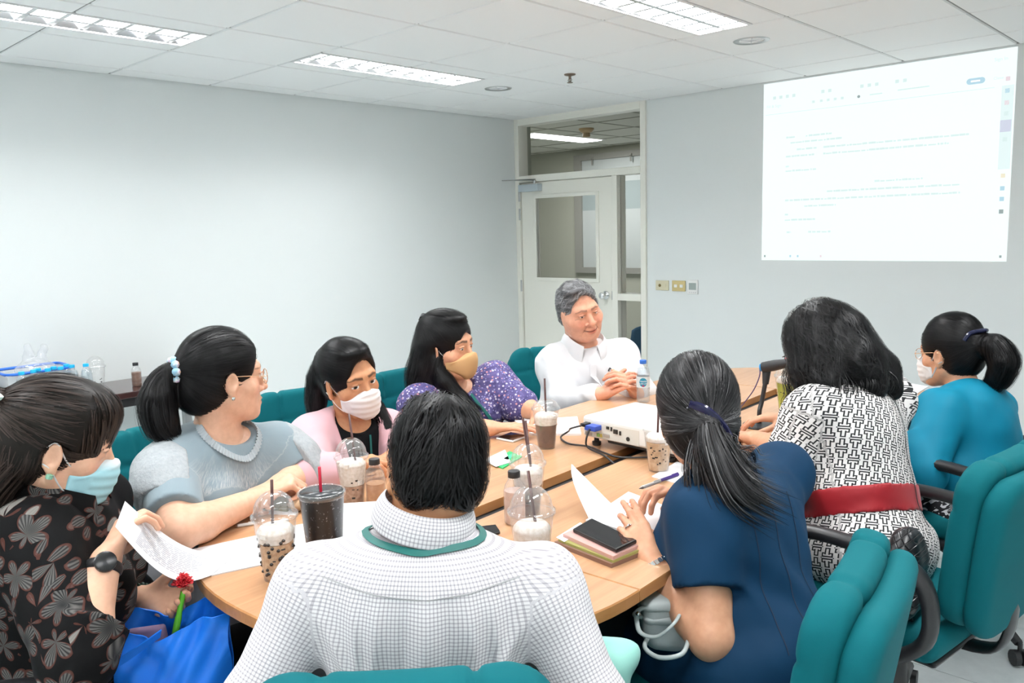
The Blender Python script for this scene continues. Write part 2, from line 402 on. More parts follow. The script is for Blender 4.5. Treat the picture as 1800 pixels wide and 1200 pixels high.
e = wallplate('thermostat', 1218.5, 504, .088, .105, M_WHITE, 'white thermostat with a small grey screen right of the gold switches', 'thermostat')
MB().b2((-.03, -.0105, -.02), (.03, -.0085, .03)).build('screen', plain('lcd_grey', (.33, .38, .36), .3), e)
for k in range(4): MB().b2((-.03 + k * .017, -.0105, -.042), (-.02 + k * .017, -.0085, -.036)).build('button', plain('button_grey', (.6, .6, .6), .4), e)

# ------------------------------------------------------------------ corridor beyond the door
def cw(lo, hi, name, mat): return struct(MB().b2(lo, hi), name, mat)
cw((-4, .12, -.05), (3.4, 2.9, -.01), 'floor_corridor', M_FLOOR)
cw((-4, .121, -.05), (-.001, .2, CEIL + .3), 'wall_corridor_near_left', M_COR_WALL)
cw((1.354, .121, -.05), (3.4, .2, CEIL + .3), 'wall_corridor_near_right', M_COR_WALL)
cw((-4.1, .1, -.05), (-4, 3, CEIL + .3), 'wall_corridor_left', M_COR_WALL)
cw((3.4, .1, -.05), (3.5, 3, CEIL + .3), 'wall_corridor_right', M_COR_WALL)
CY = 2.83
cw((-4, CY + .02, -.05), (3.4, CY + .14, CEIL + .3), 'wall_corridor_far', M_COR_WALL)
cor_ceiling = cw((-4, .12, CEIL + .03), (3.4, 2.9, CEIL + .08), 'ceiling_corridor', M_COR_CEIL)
gm = MB()
for k in range(13): gm.b2((-4 + .6 * k - .009, .12, CEIL + .026), (-4 + .6 * k + .009, 2.85, CEIL + .031))
for k in range(5): gm.b2((-4, .3 + .6 * k - .009, CEIL + .0255), (3.4, .3 + .6 * k + .009, CEIL + .031))
gm.build('ceiling_bar', plain('corridor_bar_paint', (.34, .34, .28), .6), cor_ceiling)
M_GREYFR = plain('grey_window_frame', (.30, .30, .27), .5)
wf = empty('window_4', (0, CY, 0)); wf['kind'] = 'structure'; wf['label'] = 'grey framed corridor window with pale frosted panes'
fm = MB(); wx0, wx1, wz0, wz1 = -1.62, 1.6, .95, 2.40
for lo, hi in (((wx0, -.03, wz0), (wx0 + .11, .02, wz1)), ((wx0 + .11, -.03, wz1 - .07), (wx1, .02, wz1)), ((wx0 + .11, -.03, wz0), (wx1, .02, wz0 + .07)), ((-.62, -.03, wz0 + .07), (-.56, .02, wz1 - .07)), ((.55, -.03, wz0 + .07), (.61, .02, wz1 - .07))): fm.b2(lo, hi)
fm.build('window_frame', M_GREYFR, wf)
M_FROST = plain('frosted_pane', (.52, .56, .55), .35); M_CLEARG = plain('bluish_pane', (.36, .42, .42), .15)
for x0, x1 in ((wx0 + .11, -.62), (-.56, .55), (.61, wx1)):
    MB().b2((x0, 0, wz0 + .07), (x1, .008, 1.72)).build('frosted_pane', M_FROST, wf)
    MB().b2((x0, .002, 1.72), (x1, .010, 2.05)).build('clear_pane', M_CLEARG, wf)
    MB().b2((x0, 0, 2.05), (x1, .008, wz1 - .07)).build('upper_pane', M_FROST, wf)
for x in (-1.32, -.75):
    k = MB(); k.b2((x - .012, -.05, 2.33), (x + .012, -.02, 2.36)); k.b2((x - .008, -.05, 2.27), (x + .008, -.04, 2.34)); k.build('window_catch', M_GREYFR, wf)
sm = empty('smoke_detector', (-.16, 1.2, CEIL + .03), 0, 'beige smoke detector on the corridor ceiling seen through the transom glass', 'smoke detector')
M_BEIGE = plain('beige_plastic', (.50, .36, .20), .5)
MB().lathe([(.075, 0), (.075, -.012), (.055, -.035), (.035, -.045), (.0, -.046)], 24, cap=False).build('base', M_BEIGE, sm, smooth=True)
MB().lathe([(.036, -.04), (.038, -.075), (.03, -.082), (.0, -.083)], 20, cap=False).build('sensor_chamber', plain('tan_plastic', (.42, .30, .17), .5), sm, smooth=True)
lp = empty('corridor_light', (-.82, 1.6, CEIL + .03), 0, 'thin corridor strip light seen through the transom glass', 'ceiling light')
MB().b2((-.16, -.6, -.004), (.16, .6, .012)).build('tray', M_HOUS, lp)
for k in range(10): MB().b2((-.13, -.57 + .114 * k, -.008), (.13, -.57 + .114 * k + .1, -.0045)).build('lit_cell', emit('corridor_lamp_glow', (1, .98, .94), 4) if k == 0 else bpy.data.materials['corridor_lamp_glow'], lp)
cl_ = bpy.data.lights.new('corridor_lamp', 'AREA'); cl_.shape = 'RECTANGLE'; cl_.size = .26; cl_.size_y = 1.1; cl_.energy = 44
o = bpy.data.objects.new('corridor_lamp', cl_); link(o, lp); o.location = (0, 0, -.012)
ac = empty('air_conditioner', (.25, CY - .03, 1.93), 0, 'white air conditioner with a grey grille seen through the side light', 'air conditioner')
MB().b2((-.42, -.2, -.1), (.42, 0, .12)).build('casing', M_WHITE, ac, bevel=.02)
for k in range(4): MB().b2((-.4, -.206, -.085 + k * .024), (.4, -.199, -.072 + k * .024)).build('louver', plain('louver_grey', (.3, .32, .31), .5) if k == 0 else bpy.data.materials['louver_grey'], ac)
M_BLUE = fabric('blue_upholstery', (.07, .16, .27))
wc = empty('waiting_chair', (.98, .62, 0), 0, 'blue upholstered chair in the corridor seen low through the side light', 'chair')
bk = MB(); bk.grid(lambda u, v: ((u - .5) * .46, .02 * math.cos((u - .5) * 3) + .05 * v, .42 + .22 * v - .05 * (2 * u - 1) ** 4 * v), 12, 6, .045); bk.build('backrest', M_BLUE, wc, smooth=True)
MB().b2((-.23, -.45, .38), (.23, .0, .44)).build('seat', M_BLUE, wc, bevel=.02)
for sx in (-1, 1):
    for sy in (-.42, -.02): b = MB(); b.tube([(sx * .2, sy, .38), (sx * .21, sy, 0)], .012, 8); b.build('leg', M_SATIN, wc, smooth=True)

# ------------------------------------------------------------------ projected picture on the back wall
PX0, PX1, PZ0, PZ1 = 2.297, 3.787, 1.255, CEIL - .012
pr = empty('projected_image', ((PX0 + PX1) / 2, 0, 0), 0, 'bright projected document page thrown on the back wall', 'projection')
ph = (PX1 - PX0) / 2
MB().b2((-ph, -.0025, PZ0), (ph, -.0005, PZ1)).build('page_light', emit('projected_white', (.92, 1, .99), 1.06), pr)  # panel glows by itself in place of the projector's light on the wall
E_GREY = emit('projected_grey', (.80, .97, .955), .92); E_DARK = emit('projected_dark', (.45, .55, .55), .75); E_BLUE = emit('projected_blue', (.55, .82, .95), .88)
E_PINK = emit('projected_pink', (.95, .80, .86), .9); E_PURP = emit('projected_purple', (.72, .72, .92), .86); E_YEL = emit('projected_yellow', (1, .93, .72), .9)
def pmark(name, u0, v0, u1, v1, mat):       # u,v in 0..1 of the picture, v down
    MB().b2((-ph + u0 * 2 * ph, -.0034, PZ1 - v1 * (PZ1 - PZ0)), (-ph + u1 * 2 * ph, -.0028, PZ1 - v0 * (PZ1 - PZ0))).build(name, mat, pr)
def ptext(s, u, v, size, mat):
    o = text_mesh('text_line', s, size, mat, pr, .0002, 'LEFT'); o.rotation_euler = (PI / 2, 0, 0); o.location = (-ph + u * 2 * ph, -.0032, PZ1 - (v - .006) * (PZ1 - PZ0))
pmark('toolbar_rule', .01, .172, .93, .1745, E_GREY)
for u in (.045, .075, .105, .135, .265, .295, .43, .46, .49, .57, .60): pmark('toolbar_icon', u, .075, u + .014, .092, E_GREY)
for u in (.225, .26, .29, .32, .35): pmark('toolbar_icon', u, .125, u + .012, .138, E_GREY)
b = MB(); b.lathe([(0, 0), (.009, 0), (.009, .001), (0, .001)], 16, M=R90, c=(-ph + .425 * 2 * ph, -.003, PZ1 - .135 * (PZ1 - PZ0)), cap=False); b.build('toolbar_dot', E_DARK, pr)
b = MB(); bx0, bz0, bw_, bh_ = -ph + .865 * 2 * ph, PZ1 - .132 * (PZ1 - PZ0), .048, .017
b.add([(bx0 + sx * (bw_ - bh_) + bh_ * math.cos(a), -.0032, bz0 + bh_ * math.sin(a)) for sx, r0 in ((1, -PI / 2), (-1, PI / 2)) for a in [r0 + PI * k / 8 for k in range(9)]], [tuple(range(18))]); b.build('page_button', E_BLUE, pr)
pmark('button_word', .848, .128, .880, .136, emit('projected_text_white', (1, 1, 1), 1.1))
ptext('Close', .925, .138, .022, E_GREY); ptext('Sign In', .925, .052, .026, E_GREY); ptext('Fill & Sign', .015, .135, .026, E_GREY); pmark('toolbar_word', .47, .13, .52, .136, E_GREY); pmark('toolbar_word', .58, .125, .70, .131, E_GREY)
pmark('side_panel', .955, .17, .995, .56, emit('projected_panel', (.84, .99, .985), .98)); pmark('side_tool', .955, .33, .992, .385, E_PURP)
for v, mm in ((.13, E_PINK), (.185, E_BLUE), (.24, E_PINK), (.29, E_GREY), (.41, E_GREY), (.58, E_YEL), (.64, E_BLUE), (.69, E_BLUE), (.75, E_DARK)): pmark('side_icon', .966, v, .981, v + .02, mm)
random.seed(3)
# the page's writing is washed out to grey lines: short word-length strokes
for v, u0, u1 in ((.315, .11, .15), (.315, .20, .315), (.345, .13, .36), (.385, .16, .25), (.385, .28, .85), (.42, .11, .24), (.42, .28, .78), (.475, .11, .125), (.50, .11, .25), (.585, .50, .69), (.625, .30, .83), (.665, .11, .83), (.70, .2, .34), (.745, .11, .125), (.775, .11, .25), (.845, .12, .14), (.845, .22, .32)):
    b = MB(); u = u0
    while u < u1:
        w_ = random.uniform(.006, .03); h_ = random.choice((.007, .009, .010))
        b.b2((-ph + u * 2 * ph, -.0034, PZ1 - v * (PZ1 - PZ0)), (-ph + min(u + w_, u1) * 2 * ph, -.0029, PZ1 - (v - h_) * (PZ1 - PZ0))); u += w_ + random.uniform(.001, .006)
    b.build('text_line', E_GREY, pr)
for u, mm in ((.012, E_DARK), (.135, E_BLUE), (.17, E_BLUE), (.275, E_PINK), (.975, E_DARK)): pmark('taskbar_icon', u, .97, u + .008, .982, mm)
# ================================================================== implicit shapes -> meshes (surface nets)
def frame_of(fwd, up):
    """rows: right, forward, up"""
    f = nrm(fwd); r = nrm(np.cross(f, up)); return np.array([r, f, np.cross(r, f)])
def rot_axis(v, ax, a):
    ax = nrm(ax); v = np.asarray(v, float); return v * math.cos(a) + np.cross(ax, v) * math.sin(a) + ax * (ax @ v) * (1 - math.cos(a))
class Field:
    """ordered union / subtraction of rounded solids with smooth blending"""
    def __init__(s): s.it = []
    def _add(s, fn, lo, hi, k, op): s.it.append((fn, np.array(lo, float), np.array(hi, float), k, op)); return s
    def cone(s, a, b, ra, rb, k=.02, op='u'):
        a = np.array(a, float); b = np.array(b, float); ba = b - a; bb = ba @ ba + 1e-12; r = max(ra, rb)
        def fn(P):
            pa = P - a; h = np.clip(pa @ ba / bb, 0, 1); return np.linalg.norm(pa - h[:, None] * ba, axis=1) - (ra + (rb - ra) * h)
        return s._add(fn, np.minimum(a, b) - r, np.maximum(a, b) + r, k, op)
    def path(s, pts, rs, k=.02, op='u'):
        for i in range(len(pts) - 1): s.cone(pts[i], pts[i + 1], rs[i], rs[i + 1], k if i == 0 else min(k, .02), op)
        return s
    def ell(s, c, r, R=None, k=.02, op='u'):
        c = np.array(c, float); r = np.array(r, float); R = np.eye(3) if R is None else np.asarray(R)
        ext = np.sqrt(((R.T * r) ** 2).sum(1))
        def fn(P):
            q = (P - c) @ R.T; k0 = np.linalg.norm(q / r, axis=1); k1 = np.linalg.norm(q / (r * r), axis=1); return k0 * (k0 - 1) / (k1 + 1e-9)
        return s._add(fn, c - ext, c + ext, k, op)
    def box(s, c, half, R=None, rd=.01, k=.02, op='u'):
        c = np.array(c, float); half = np.array(half, float); R = np.eye(3) if R is None else np.asarray(R); ext = np.abs(R.T * half).sum(1)
        def fn(P):
            q = np.abs((P - c) @ R.T) - half + rd; return np.linalg.norm(np.maximum(q, 0), axis=1) + np.minimum(q.max(1), 0) - rd
        return s._add(fn, c - ext, c + ext, k, op)
    def sub(s, field, c, A, sc, rad, k=.02, op='u'):
        """another field given in a local frame: world = c + sc * (rows A)"""
        c = np.array(c, float); return s._add(lambda P: sc * field((P - c) @ A.T / sc), c - rad, c + rad, k, op)
    def raw(s, fn, lo, hi, k=.02, op='u'): return s._add(fn, lo, hi, k, op)
    def bounds(s, m=.02):
        u = [i for i in s.it if i[4] == 'u']; return np.min([i[1] for i in u], 0) - m, np.max([i[2] for i in u], 0) + m
    mg = .06
    def __call__(s, P):
        d = np.full(len(P), 1.0)
        for fn, lo, hi, k, op in s.it:
            g = s.mg + k
            m = np.flatnonzero(((P > lo - g) & (P < hi + g)).all(1))
            if not len(m): continue
            e = fn(P[m]); c = d[m]
            if op == 'u':
                h = np.clip(.5 + .5 * (c - e) / k, 0, 1); d[m] = c + (e - c) * h - k * h * (1 - h)
            elif op == 's':
                h = np.clip(.5 - .5 * (c + e) / k, 0, 1); d[m] = c + (-e - c) * h + k * h * (1 - h)
            else:
                h = np.clip(.5 - .5 * (c - e) / k, 0, 1); d[m] = c + (e - c) * h + k * h * (1 - h)
        return d
def grad(fn, P, e=.0015):
    n = len(P); K = np.array([(1, -1, -1), (-1, -1, 1), (-1, 1, -1), (1, 1, 1)], float)
    d = fn(np.concatenate([P + e * k for k in K])).reshape(4, n); g = np.einsum('kn,kj->nj', d, K)
    return g / (np.linalg.norm(g, axis=1, keepdims=True) + 1e-12)
_C8 = np.array([(i, j, k) for i in (0, 1) for j in (0, 1) for k in (0, 1)])
def nets(fn, lo, hi, h, relax=1):
    lo = np.array(lo, float) - 2 * h; hi = np.array(hi, float) + 2 * h
    nc = np.ceil((hi - lo) / (4 * h)).astype(int); n = nc * 4 + 1
    g = np.stack(np.meshgrid(*[np.arange(q) for q in nc], indexing='ij'), -1).reshape(-1, 3)
    d = fn(lo + (g * 4 + 2) * h); act = g[np.abs(d) < 4 * h * 1.15]
    st = np.array([n[1] * n[2], n[2], 1])
    o5 = np.stack(np.meshgrid(*[np.arange(5)] * 3, indexing='ij'), -1).reshape(-1, 3)
    lin = np.unique(((act[:, None, :] * 4 + o5[None]).reshape(-1, 3) @ st))
    ijk = np.stack([lin // st[0], (lin // st[1]) % n[1], lin % n[2]], 1)
    D = np.ones(n.prod(), np.float32)
    for c in range(0, len(lin), 400000): D[lin[c:c + 400000]] = fn(lo + ijk[c:c + 400000] * h)
    o4 = np.stack(np.meshgrid(*[np.arange(4)] * 3, indexing='ij'), -1).reshape(-1, 3)
    cell = (act[:, None, :] * 4 + o4[None]).reshape(-1, 3); base = cell @ st
    c8 = D[base[:, None] + (_C8 @ st)[None]]; s = c8 < 0; keep = s.any(1) & ~s.all(1)
    cell, base, c8 = cell[keep], base[keep], c8[keep]
    acc = np.zeros((len(cell), 3)); cnt = np.zeros(len(cell))
    for a in range(8):
        for ax in range(3):
            b = a | (4 >> ax)
            if b == a: continue
            m = (c8[:, a] < 0) != (c8[:, b] < 0)
            t = c8[m, a] / (c8[m, a] - c8[m, b]); p = _C8[a] + t[:, None] * (_C8[b] - _C8[a]); acc[m] += p; cnt[m] += 1
    Vt = lo + (cell + acc / np.maximum(cnt, 1)[:, None]) * h
    imap = np.full(n.prod(), -1, np.int32); imap[base] = np.arange(len(base))
    Q = []
    for ax in range(3):
        e = st[ax]; u, v = [k for k in range(3) if k != ax]
        b = 4 >> ax; m = (c8[:, 0] < 0) != (c8[:, b] < 0); neg = c8[m, 0] < 0; bb = base[m]
        ok = (cell[m][:, u] > 0) & (cell[m][:, v] > 0); bb, neg = bb[ok], neg[ok]
        q = np.stack([imap[bb - st[u] - st[v]], imap[bb - st[v]], imap[bb], imap[bb - st[u]]], 1)
        flip = neg if ax != 1 else ~neg
        q[~flip] = q[~flip][:, ::-1]
        Q.append(q[(q >= 0).all(1)])
    Q = np.concatenate(Q) if Q else np.zeros((0, 4), int)
    for _ in range(relax):
        S = np.zeros_like(Vt); c = np.zeros(len(Vt))
        for k in range(4):
            np.add.at(S, Q[:, k], Vt[Q[:, (k + 1) % 4]] + Vt[Q[:, (k + 3) % 4]]); np.add.at(c, Q[:, k], 2)
        Vt = Vt * .5 + .5 * S / np.maximum(c, 1)[:, None]
    return Vt, Q
def keep_big(Vt, Q, nmin=400):
    l = np.arange(len(Vt))
    E_ = np.concatenate([Q[:, [0, 1]], Q[:, [1, 2]], Q[:, [2, 3]], Q[:, [3, 0]]])
    for _ in range(200):
        m = np.minimum(l[E_[:, 0]], l[E_[:, 1]]); n = l.copy(); np.minimum.at(n, E_[:, 0], m); np.minimum.at(n, E_[:, 1], m); n = n[n]
        if (n == l).all(): break
        l = n
    c = np.bincount(l, minlength=len(Vt)); ok = c[l] >= nmin; ix = np.cumsum(ok) - 1; return Vt[ok], ix[Q[ok[Q[:, 0]]]]
def mk_mesh(name, Vt, Q, mat, parent=None, attrs=None, T=None, smooth=True, loc=None):
    """Vt verts, Q quads, optional T tris"""
    me = bpy.data.meshes.new(name); Vt = np.asarray(Vt, np.float64)
    if loc is not None: Vt = Vt - np.asarray(loc)
    nq = len(Q); ntri = 0 if T is None else len(T)
    me.vertices.add(len(Vt)); me.vertices.foreach_set('co', Vt.astype(np.float32).ravel())
    loops = np.concatenate([np.asarray(Q, np.int32).ravel()] + ([np.asarray(T, np.int32).ravel()] if ntri else []))
    me.loops.add(len(loops)); me.loops.foreach_set('vertex_index', loops.astype(np.int32))
    me.polygons.add(nq + ntri); start = np.concatenate([np.arange(nq) * 4, nq * 4 + np.arange(ntri) * 3]).astype(np.int32)
    me.polygons.foreach_set('loop_start', start)
    me.polygons.foreach_set('use_smooth', np.full(nq + ntri, smooth))
    me.update(calc_edges=True); me.validate()
    for k, a in (attrs or {}).items():
        a = np.asarray(a, np.float32)
        if a.ndim == 1: at = me.attributes.new(k, 'FLOAT', 'POINT'); at.data.foreach_set('value', a)
        else:
            at = me.attributes.new(k, 'FLOAT_COLOR', 'POINT'); at.data.foreach_set('color', np.concatenate([a, np.ones((len(a), 1), np.float32)], 1).ravel())
    if mat: me.materials.append(mat)
    o = bpy.data.objects.new(name, me); link(o, parent)
    if loc is not None and parent is None: o.location = loc
    return o
def join(parts):
    Vs, Qs, n = [], [], 0
    for v, q in parts: Vs.append(v); Qs.append(q + n); n += len(v)
    return np.concatenate(Vs), np.concatenate(Qs)
_wr = np.random.default_rng(5); _WK = _wr.normal(size=(12, 3)); _WK /= np.linalg.norm(_WK, axis=1, keepdims=True); _WP = _wr.uniform(0, 6.28, 12)
def wob(P, f, s=0):
    """cheap smooth noise, about -1..1"""
    w = P + .35 / f * np.sin(f * 1.3 * (P @ _WK[(s + 5) % 12]) + _WP[s % 12])[:, None] * _WK[(s + 7) % 12]
    return (np.sin(f * (w @ _WK[s % 12]) + _WP[(s + 1) % 12]) + np.sin(1.37 * f * (w @ _WK[(s + 1) % 12]) + _WP[(s + 2) % 12]) + .6 * np.sin(2.1 * f * (w @ _WK[(s + 2) % 12]) + _WP[(s + 3) % 12])) / 2.2
def trace_to(fn, P, dirv, lift=.0, steps=24):
    """march points along dirv onto the surface fn == lift"""
    P = np.array(P, float); dv = nrm(dirv)
    for _ in range(steps): P = P + dv * np.clip(fn(P) - lift, -.03, .05)[:, None] * .9
    return P
# ================================================================== conference table
def wood(name, c0, c1, rough=.3, grain=(2.2, 40)):
    m = Mat(name, c0, rough); x, y, z = m.xyz()
    v = m.comb(x * grain[1], y * grain[0], z * 20.0); n = m.noise(v, 1.0, 4, .6); n2 = m.noise(m.comb(x * 130.0, y * 6.0, z * 50.0), 1.0, 2)
    m.color(m.mix((n * .75 + n2 * .25).step(.36, .64), c0, c1)); m.b.inputs['Coat Weight'].default_value = .25; m.b.inputs['Coat Roughness'].default_value = .15; return m.m
M_BEECH = wood('beech_laminate', (.50, .265, .135), (.60, .345, .185))
M_EDGE = wood('beech_edge', (.40, .175, .055), (.52, .25, .09), .4)
M_DARK = plain('charcoal_panel', (.022, .024, .028), .5)
TZ = .75
TAB_O, TAB_A = (3.405, -3.9), math.radians(2.6)
TV0, TV1, TU, TB = -.10, 2.1, .60, .575
table = empty('conference_table', (TAB_O[0], TAB_O[1], 0), TAB_A, 'long orange wood conference table in two rows with rounded ends and a black gap', 'table')
def TW(u, v, z=TZ): c, s = math.cos(TAB_A), math.sin(TAB_A); return V(TAB_O[0] + u * c - v * s, TAB_O[1] + u * s + v * c, z)
def top_piece(poly, name='tabletop'):
    n = len(poly); r = .003; z0, z1 = TZ - .027, TZ
    me = bpy.data.meshes.new(name); P = np.array(poly); c = P.mean(0); N = nrm
    ins = P - (P - c) / np.linalg.norm(P - c, axis=1, keepdims=True) * r
    vs = [(*p, z0) for p in P] + [(*p, z1 - r) for p in P] + [(*p, z1) for p in ins]
    fs = [tuple(range(n - 1, -1, -1)), tuple(range(2 * n, 3 * n))] + [(k * n + i, k * n + (i + 1) % n, k * n + n + (i + 1) % n, k * n + n + i) for k in (0, 1) for i in range(n)]
    me.from_pydata(vs, [], fs); me.materials.append(M_EDGE); me.materials.append(M_BEECH); me.polygons[1].material_index = 1
    o = bpy.data.objects.new(name, me); link(o, table); return o
g = .036
top_piece([(-TU, TV0), (-g, TV0), (-g, TV1), (-TU, TV1)]); top_piece([(g, TV0), (TU, TV0), (TU, TV1), (g, TV1)])
arc = lambda c, s: [(TU * math.copysign(abs(math.cos(a)) ** .88, math.cos(a)), c + s * TB * abs(math.sin(a)) ** .96) for a in [PI * k / 40 for k in range(41)]]
nc = arc(TV0 - .002, -1); top_piece(nc[::-1], 'end_tabletop'); top_piece(arc(TV1 + .002, 1), 'end_tabletop')
MB().b2((-g - .06, TV0 - .05, TZ - .06), (g + .06, TV1 + .05, TZ - .029)).build('cable_tray', M_DARK, table)
for s in (-1, 1): MB().b2((s * .44 - .012, TV0 + .05, .10), (s * .44 + .012, TV1 - .05, TZ - .03)).build('modesty_panel', M_DARK, table)
for s in (-1, 1):
    for v in (TV0 + .05, 1.0, TV1 - .05): MB().b2((s * .1 - .02 if s < 0 else .08, v - .02, 0), (s * .1 + .02 if s > 0 else -.08, v + .02, TZ - .03)).build('leg', M_DARK, table)
for c, s in ((TV0, -1), (TV1, 1)):
    b = MB(); b.lathe([(.22, 0), (.22, .015), (.04, .03), (.035, TZ - .05), (.12, TZ - .03)], 24, (0, c + s * .3, 0)); b.build('pedestal', M_DARK, table, smooth=True, sharp=.6)
    b = MB(); b.b2((-.46, c + s * .06 - .01, TZ - .11), (.46, c + s * .06 + .01, TZ - .03)); b.build('rail', M_DARK, table)

# ------------------------------------------------------------------ side table along the left wall
M_WENGE = wood('dark_brown_laminate', (.035, .014, .013), (.055, .022, .020), .18)
SZ, SD, SY1, SY0 = .70, .46, -3.18, -5.4
st_ = empty('side_table', (0, 0, 0), 0, 'long dark brown side table against the plain wall', 'side table')
MB().b2((.012, SY0, SZ - .035), (SD, SY1, SZ)).build('top', M_WENGE, st_, bevel=.004)
MB().b2((.05, SY0 + .06, SZ - .085), (SD - .03, SY1 - .04, SZ - .036)).build('apron', plain('black_brown', (.012, .01, .011), .5), st_)
for y in (SY0 + .1, SY1 - .09):
    for x in (.07, SD - .07): MB().b2((x - .02, y - .02, 0), (x + .02, y + .02, SZ - .085)).build('leg', M_SATIN, st_)

# ------------------------------------------------------------------ teal swivel chairs
M_TEAL = fabric('teal_upholstery', (.001, .115, .135), .8, 1400, .25, .10, .1)
M_ARM = plain('black_arm_plastic', (.016, .016, .018), .38)
def soft(name, f, h, mat, parent, relax=2):
    Vt, Q = nets(f, *f.bounds(), h, relax); return mk_mesh(name, Vt, Q, mat, parent)
def make_chair():
    r = empty('office_chair'); Wb = .205
    tilt = math.radians(9); ctr = V(0, -.235, .40); Rb = frame_of((0, math.cos(tilt), math.sin(tilt)), (0, 0, 1)); Ub = Rb[2]
    def bp(x, z, y=0): return ctr + Rb[0] * x + Ub * z + Rb[1] * (y + .32 * x * x)
    def slab(zc, hh, wt, wb, y0, th, seams=False):
        """curved rounded panel: half widths wt at the top, wb at the bottom"""
        def fn(P):
            q = P - ctr; x = q @ Rb[0]; z = q @ Ub; y = q @ Rb[1] - .30 * x * x - y0
            k = np.clip((z - zc + hh) / (2 * hh), 0, 1); wd = wb + (wt - wb) * np.sin(k * PI / 2); rr = .085
            ax = np.abs(x) - wd + rr; az = np.abs(z - zc) - hh + rr; d2 = np.hypot(np.maximum(ax, 0), np.maximum(az, 0)) + np.minimum(np.maximum(ax, az), 0) - rr
            e = .026; d2 = d2 + e; dy = np.abs(y) - th + e; d = np.hypot(np.maximum(d2, 0), np.maximum(dy, 0)) + np.minimum(np.maximum(d2, dy), 0) - e
            if seams:
                up = np.clip((z - zc - .02) / .12, 0, 1); g = np.exp(-((np.abs(x) - .108) / .007) ** 2); d = d + .012 * g * up + .0022 * np.sin(x * 190 + 40 * z) * np.exp(-((np.abs(x) - .108) / .03) ** 2) * up
                d = d + .007 * np.exp(-((z - zc - hh + .105 + .1 * np.abs(x)) / .007) ** 2) * np.clip(y / .02, 0, 1)
            return d
        f = Field(); c0 = ctr + Ub * zc; f.raw(fn, c0 - .34, c0 + .34, .01); return f
    soft('back_shell', slab(.27, .225, .222, .175, -.030, .030), .011, M_TEAL, r)
    soft('back_pad', slab(.285, .230, .224, .180, .030, .036, True), .0095, M_TEAL, r, 1)
    s = Field(); s.box((0, .03, .415), (.25, .245, .042), None, .04); s.cone((-.20, .25, .40), (.20, .25, .40), .045, .045, .04)
    soft('seat', s, .012, M_TEAL, r)
    MB().b2((-.2, -.2, .355), (.2, .2, .375)).build('seat_plate', M_ARM, r, bevel=.01)
    sp = MB(); sp.tube(spline([(0, .0, .36), (0, -.22, .36), (0, -.29, .41), (0, -.305, .55)], 5), .03, 8, flat=(1.3, .35)); sp.build('back_bracket', M_ARM, r, smooth=True)
    for sx in (-1, 1):
        a = MB(); x = sx * .278
        pts = [(x * .82, .10, .37), (x * .93, -.02, .375), (x, -.12, .39), (x, -.205, .46), (x, -.215, .56), (x, -.175, .635), (x, -.08, .66), (x, .08, .665), (x, .19, .645), (x, .235, .59), (x * .97, .21, .49), (x * .9, .15, .40)]
        a.tube(spline(pts, 5, True), .021, 10, True, flat=(1.35, .9)); a.build('armrest', M_ARM, r, smooth=True)
    c = MB(); c.lathe([(.055, .10), (.055, .115), (.034, .14), (.034, .25), (.028, .26), (.028, .36)], 20); c.build('gas_column', M_ARM, r, smooth=True, sharp=.7)
    for k in range(5):
        A = 2 * PI * k / 5 + .3; ca, sa = math.cos(A), math.sin(A)
        l = MB(); l.tube([(ca * .03, sa * .03, .115), (ca * .16, sa * .16, .105), (ca * .29, sa * .29, .075)], [.03, .025, .017], 8, flat=(.9, .8)); lo = l.build('leg', M_ARM, r, smooth=True)
        w = MB(); t = V(-sa, ca, 0); cc = V(ca * .30, sa * .30, .028)
        for q in (-1, 1): w.tube([cc + t * q * .006, cc + t * q * .024], .027, 14)
        w.tube([cc + V(0, 0, .0), cc + V(0, 0, .05)], .008, 8); w.build('caster', M_BLACK, lo, smooth=True, sharp=.7)
    return r
CHAIR0 = make_chair(); _cused = []
def chair(x, y, h, label):
    """heading h in degrees: 0 faces +x"""
    o = CHAIR0 if not _cused else copy_tree(CHAIR0); _cused.append(1)
    o.location = (x, y, 0); o.rotation_euler = (0, 0, math.radians(h - 90)); tag(o, label, 'chair', 'teal swivel chairs'); return o
# ================================================================== people: builder
UZ = V(0, 0, 1)
def heading(h): h = math.radians(h); return V(math.cos(h), math.sin(h), 0)
def head_frame(h, pitch=0, roll=0):
    F0 = heading(h); p = math.radians(pitch); f = F0 * math.cos(p) - UZ * math.sin(p); u = UZ * math.cos(p) + F0 * math.sin(p); r = np.cross(f, u)
    q = math.radians(roll); return np.array([r * math.cos(q) - u * math.sin(q), f, u * math.cos(q) + r * math.sin(q)])
_skins = {}
def skin_mat(name, tone):
    if name in _skins: return _skins[name]
    m = Mat(name, tone, .46); a = m.attr('paint'); c = m.coords(); n = m.noise(c, 60, 3)
    t1 = tuple(min(1, x * 1.06) for x in tone); t0 = (tone[0] * .95, tone[1] * .90, tone[2] * .88)
    base = m.mix(n.step(.3, .7), t0, t1); mul = m.node('ShaderNodeMix', data_type='RGBA', blend_type='MULTIPLY'); mul.inputs[0].default_value = 1
    m.nt.links.new(base, mul.inputs[6]); m.nt.links.new(a.outputs['Color'], mul.inputs[7]); m.color(mul.outputs[2])
    m.b.inputs['Subsurface Weight'].default_value = .12; m.b.inputs['Subsurface Radius'].default_value = (.012, .005, .003); m.b.inputs['Subsurface Scale'].default_value = .5
    m.b.inputs['Specular IOR Level'].default_value = .45; m.bump(m.noise(c, 900, 2), .05, .0006); _skins[name] = m.m; return m.m
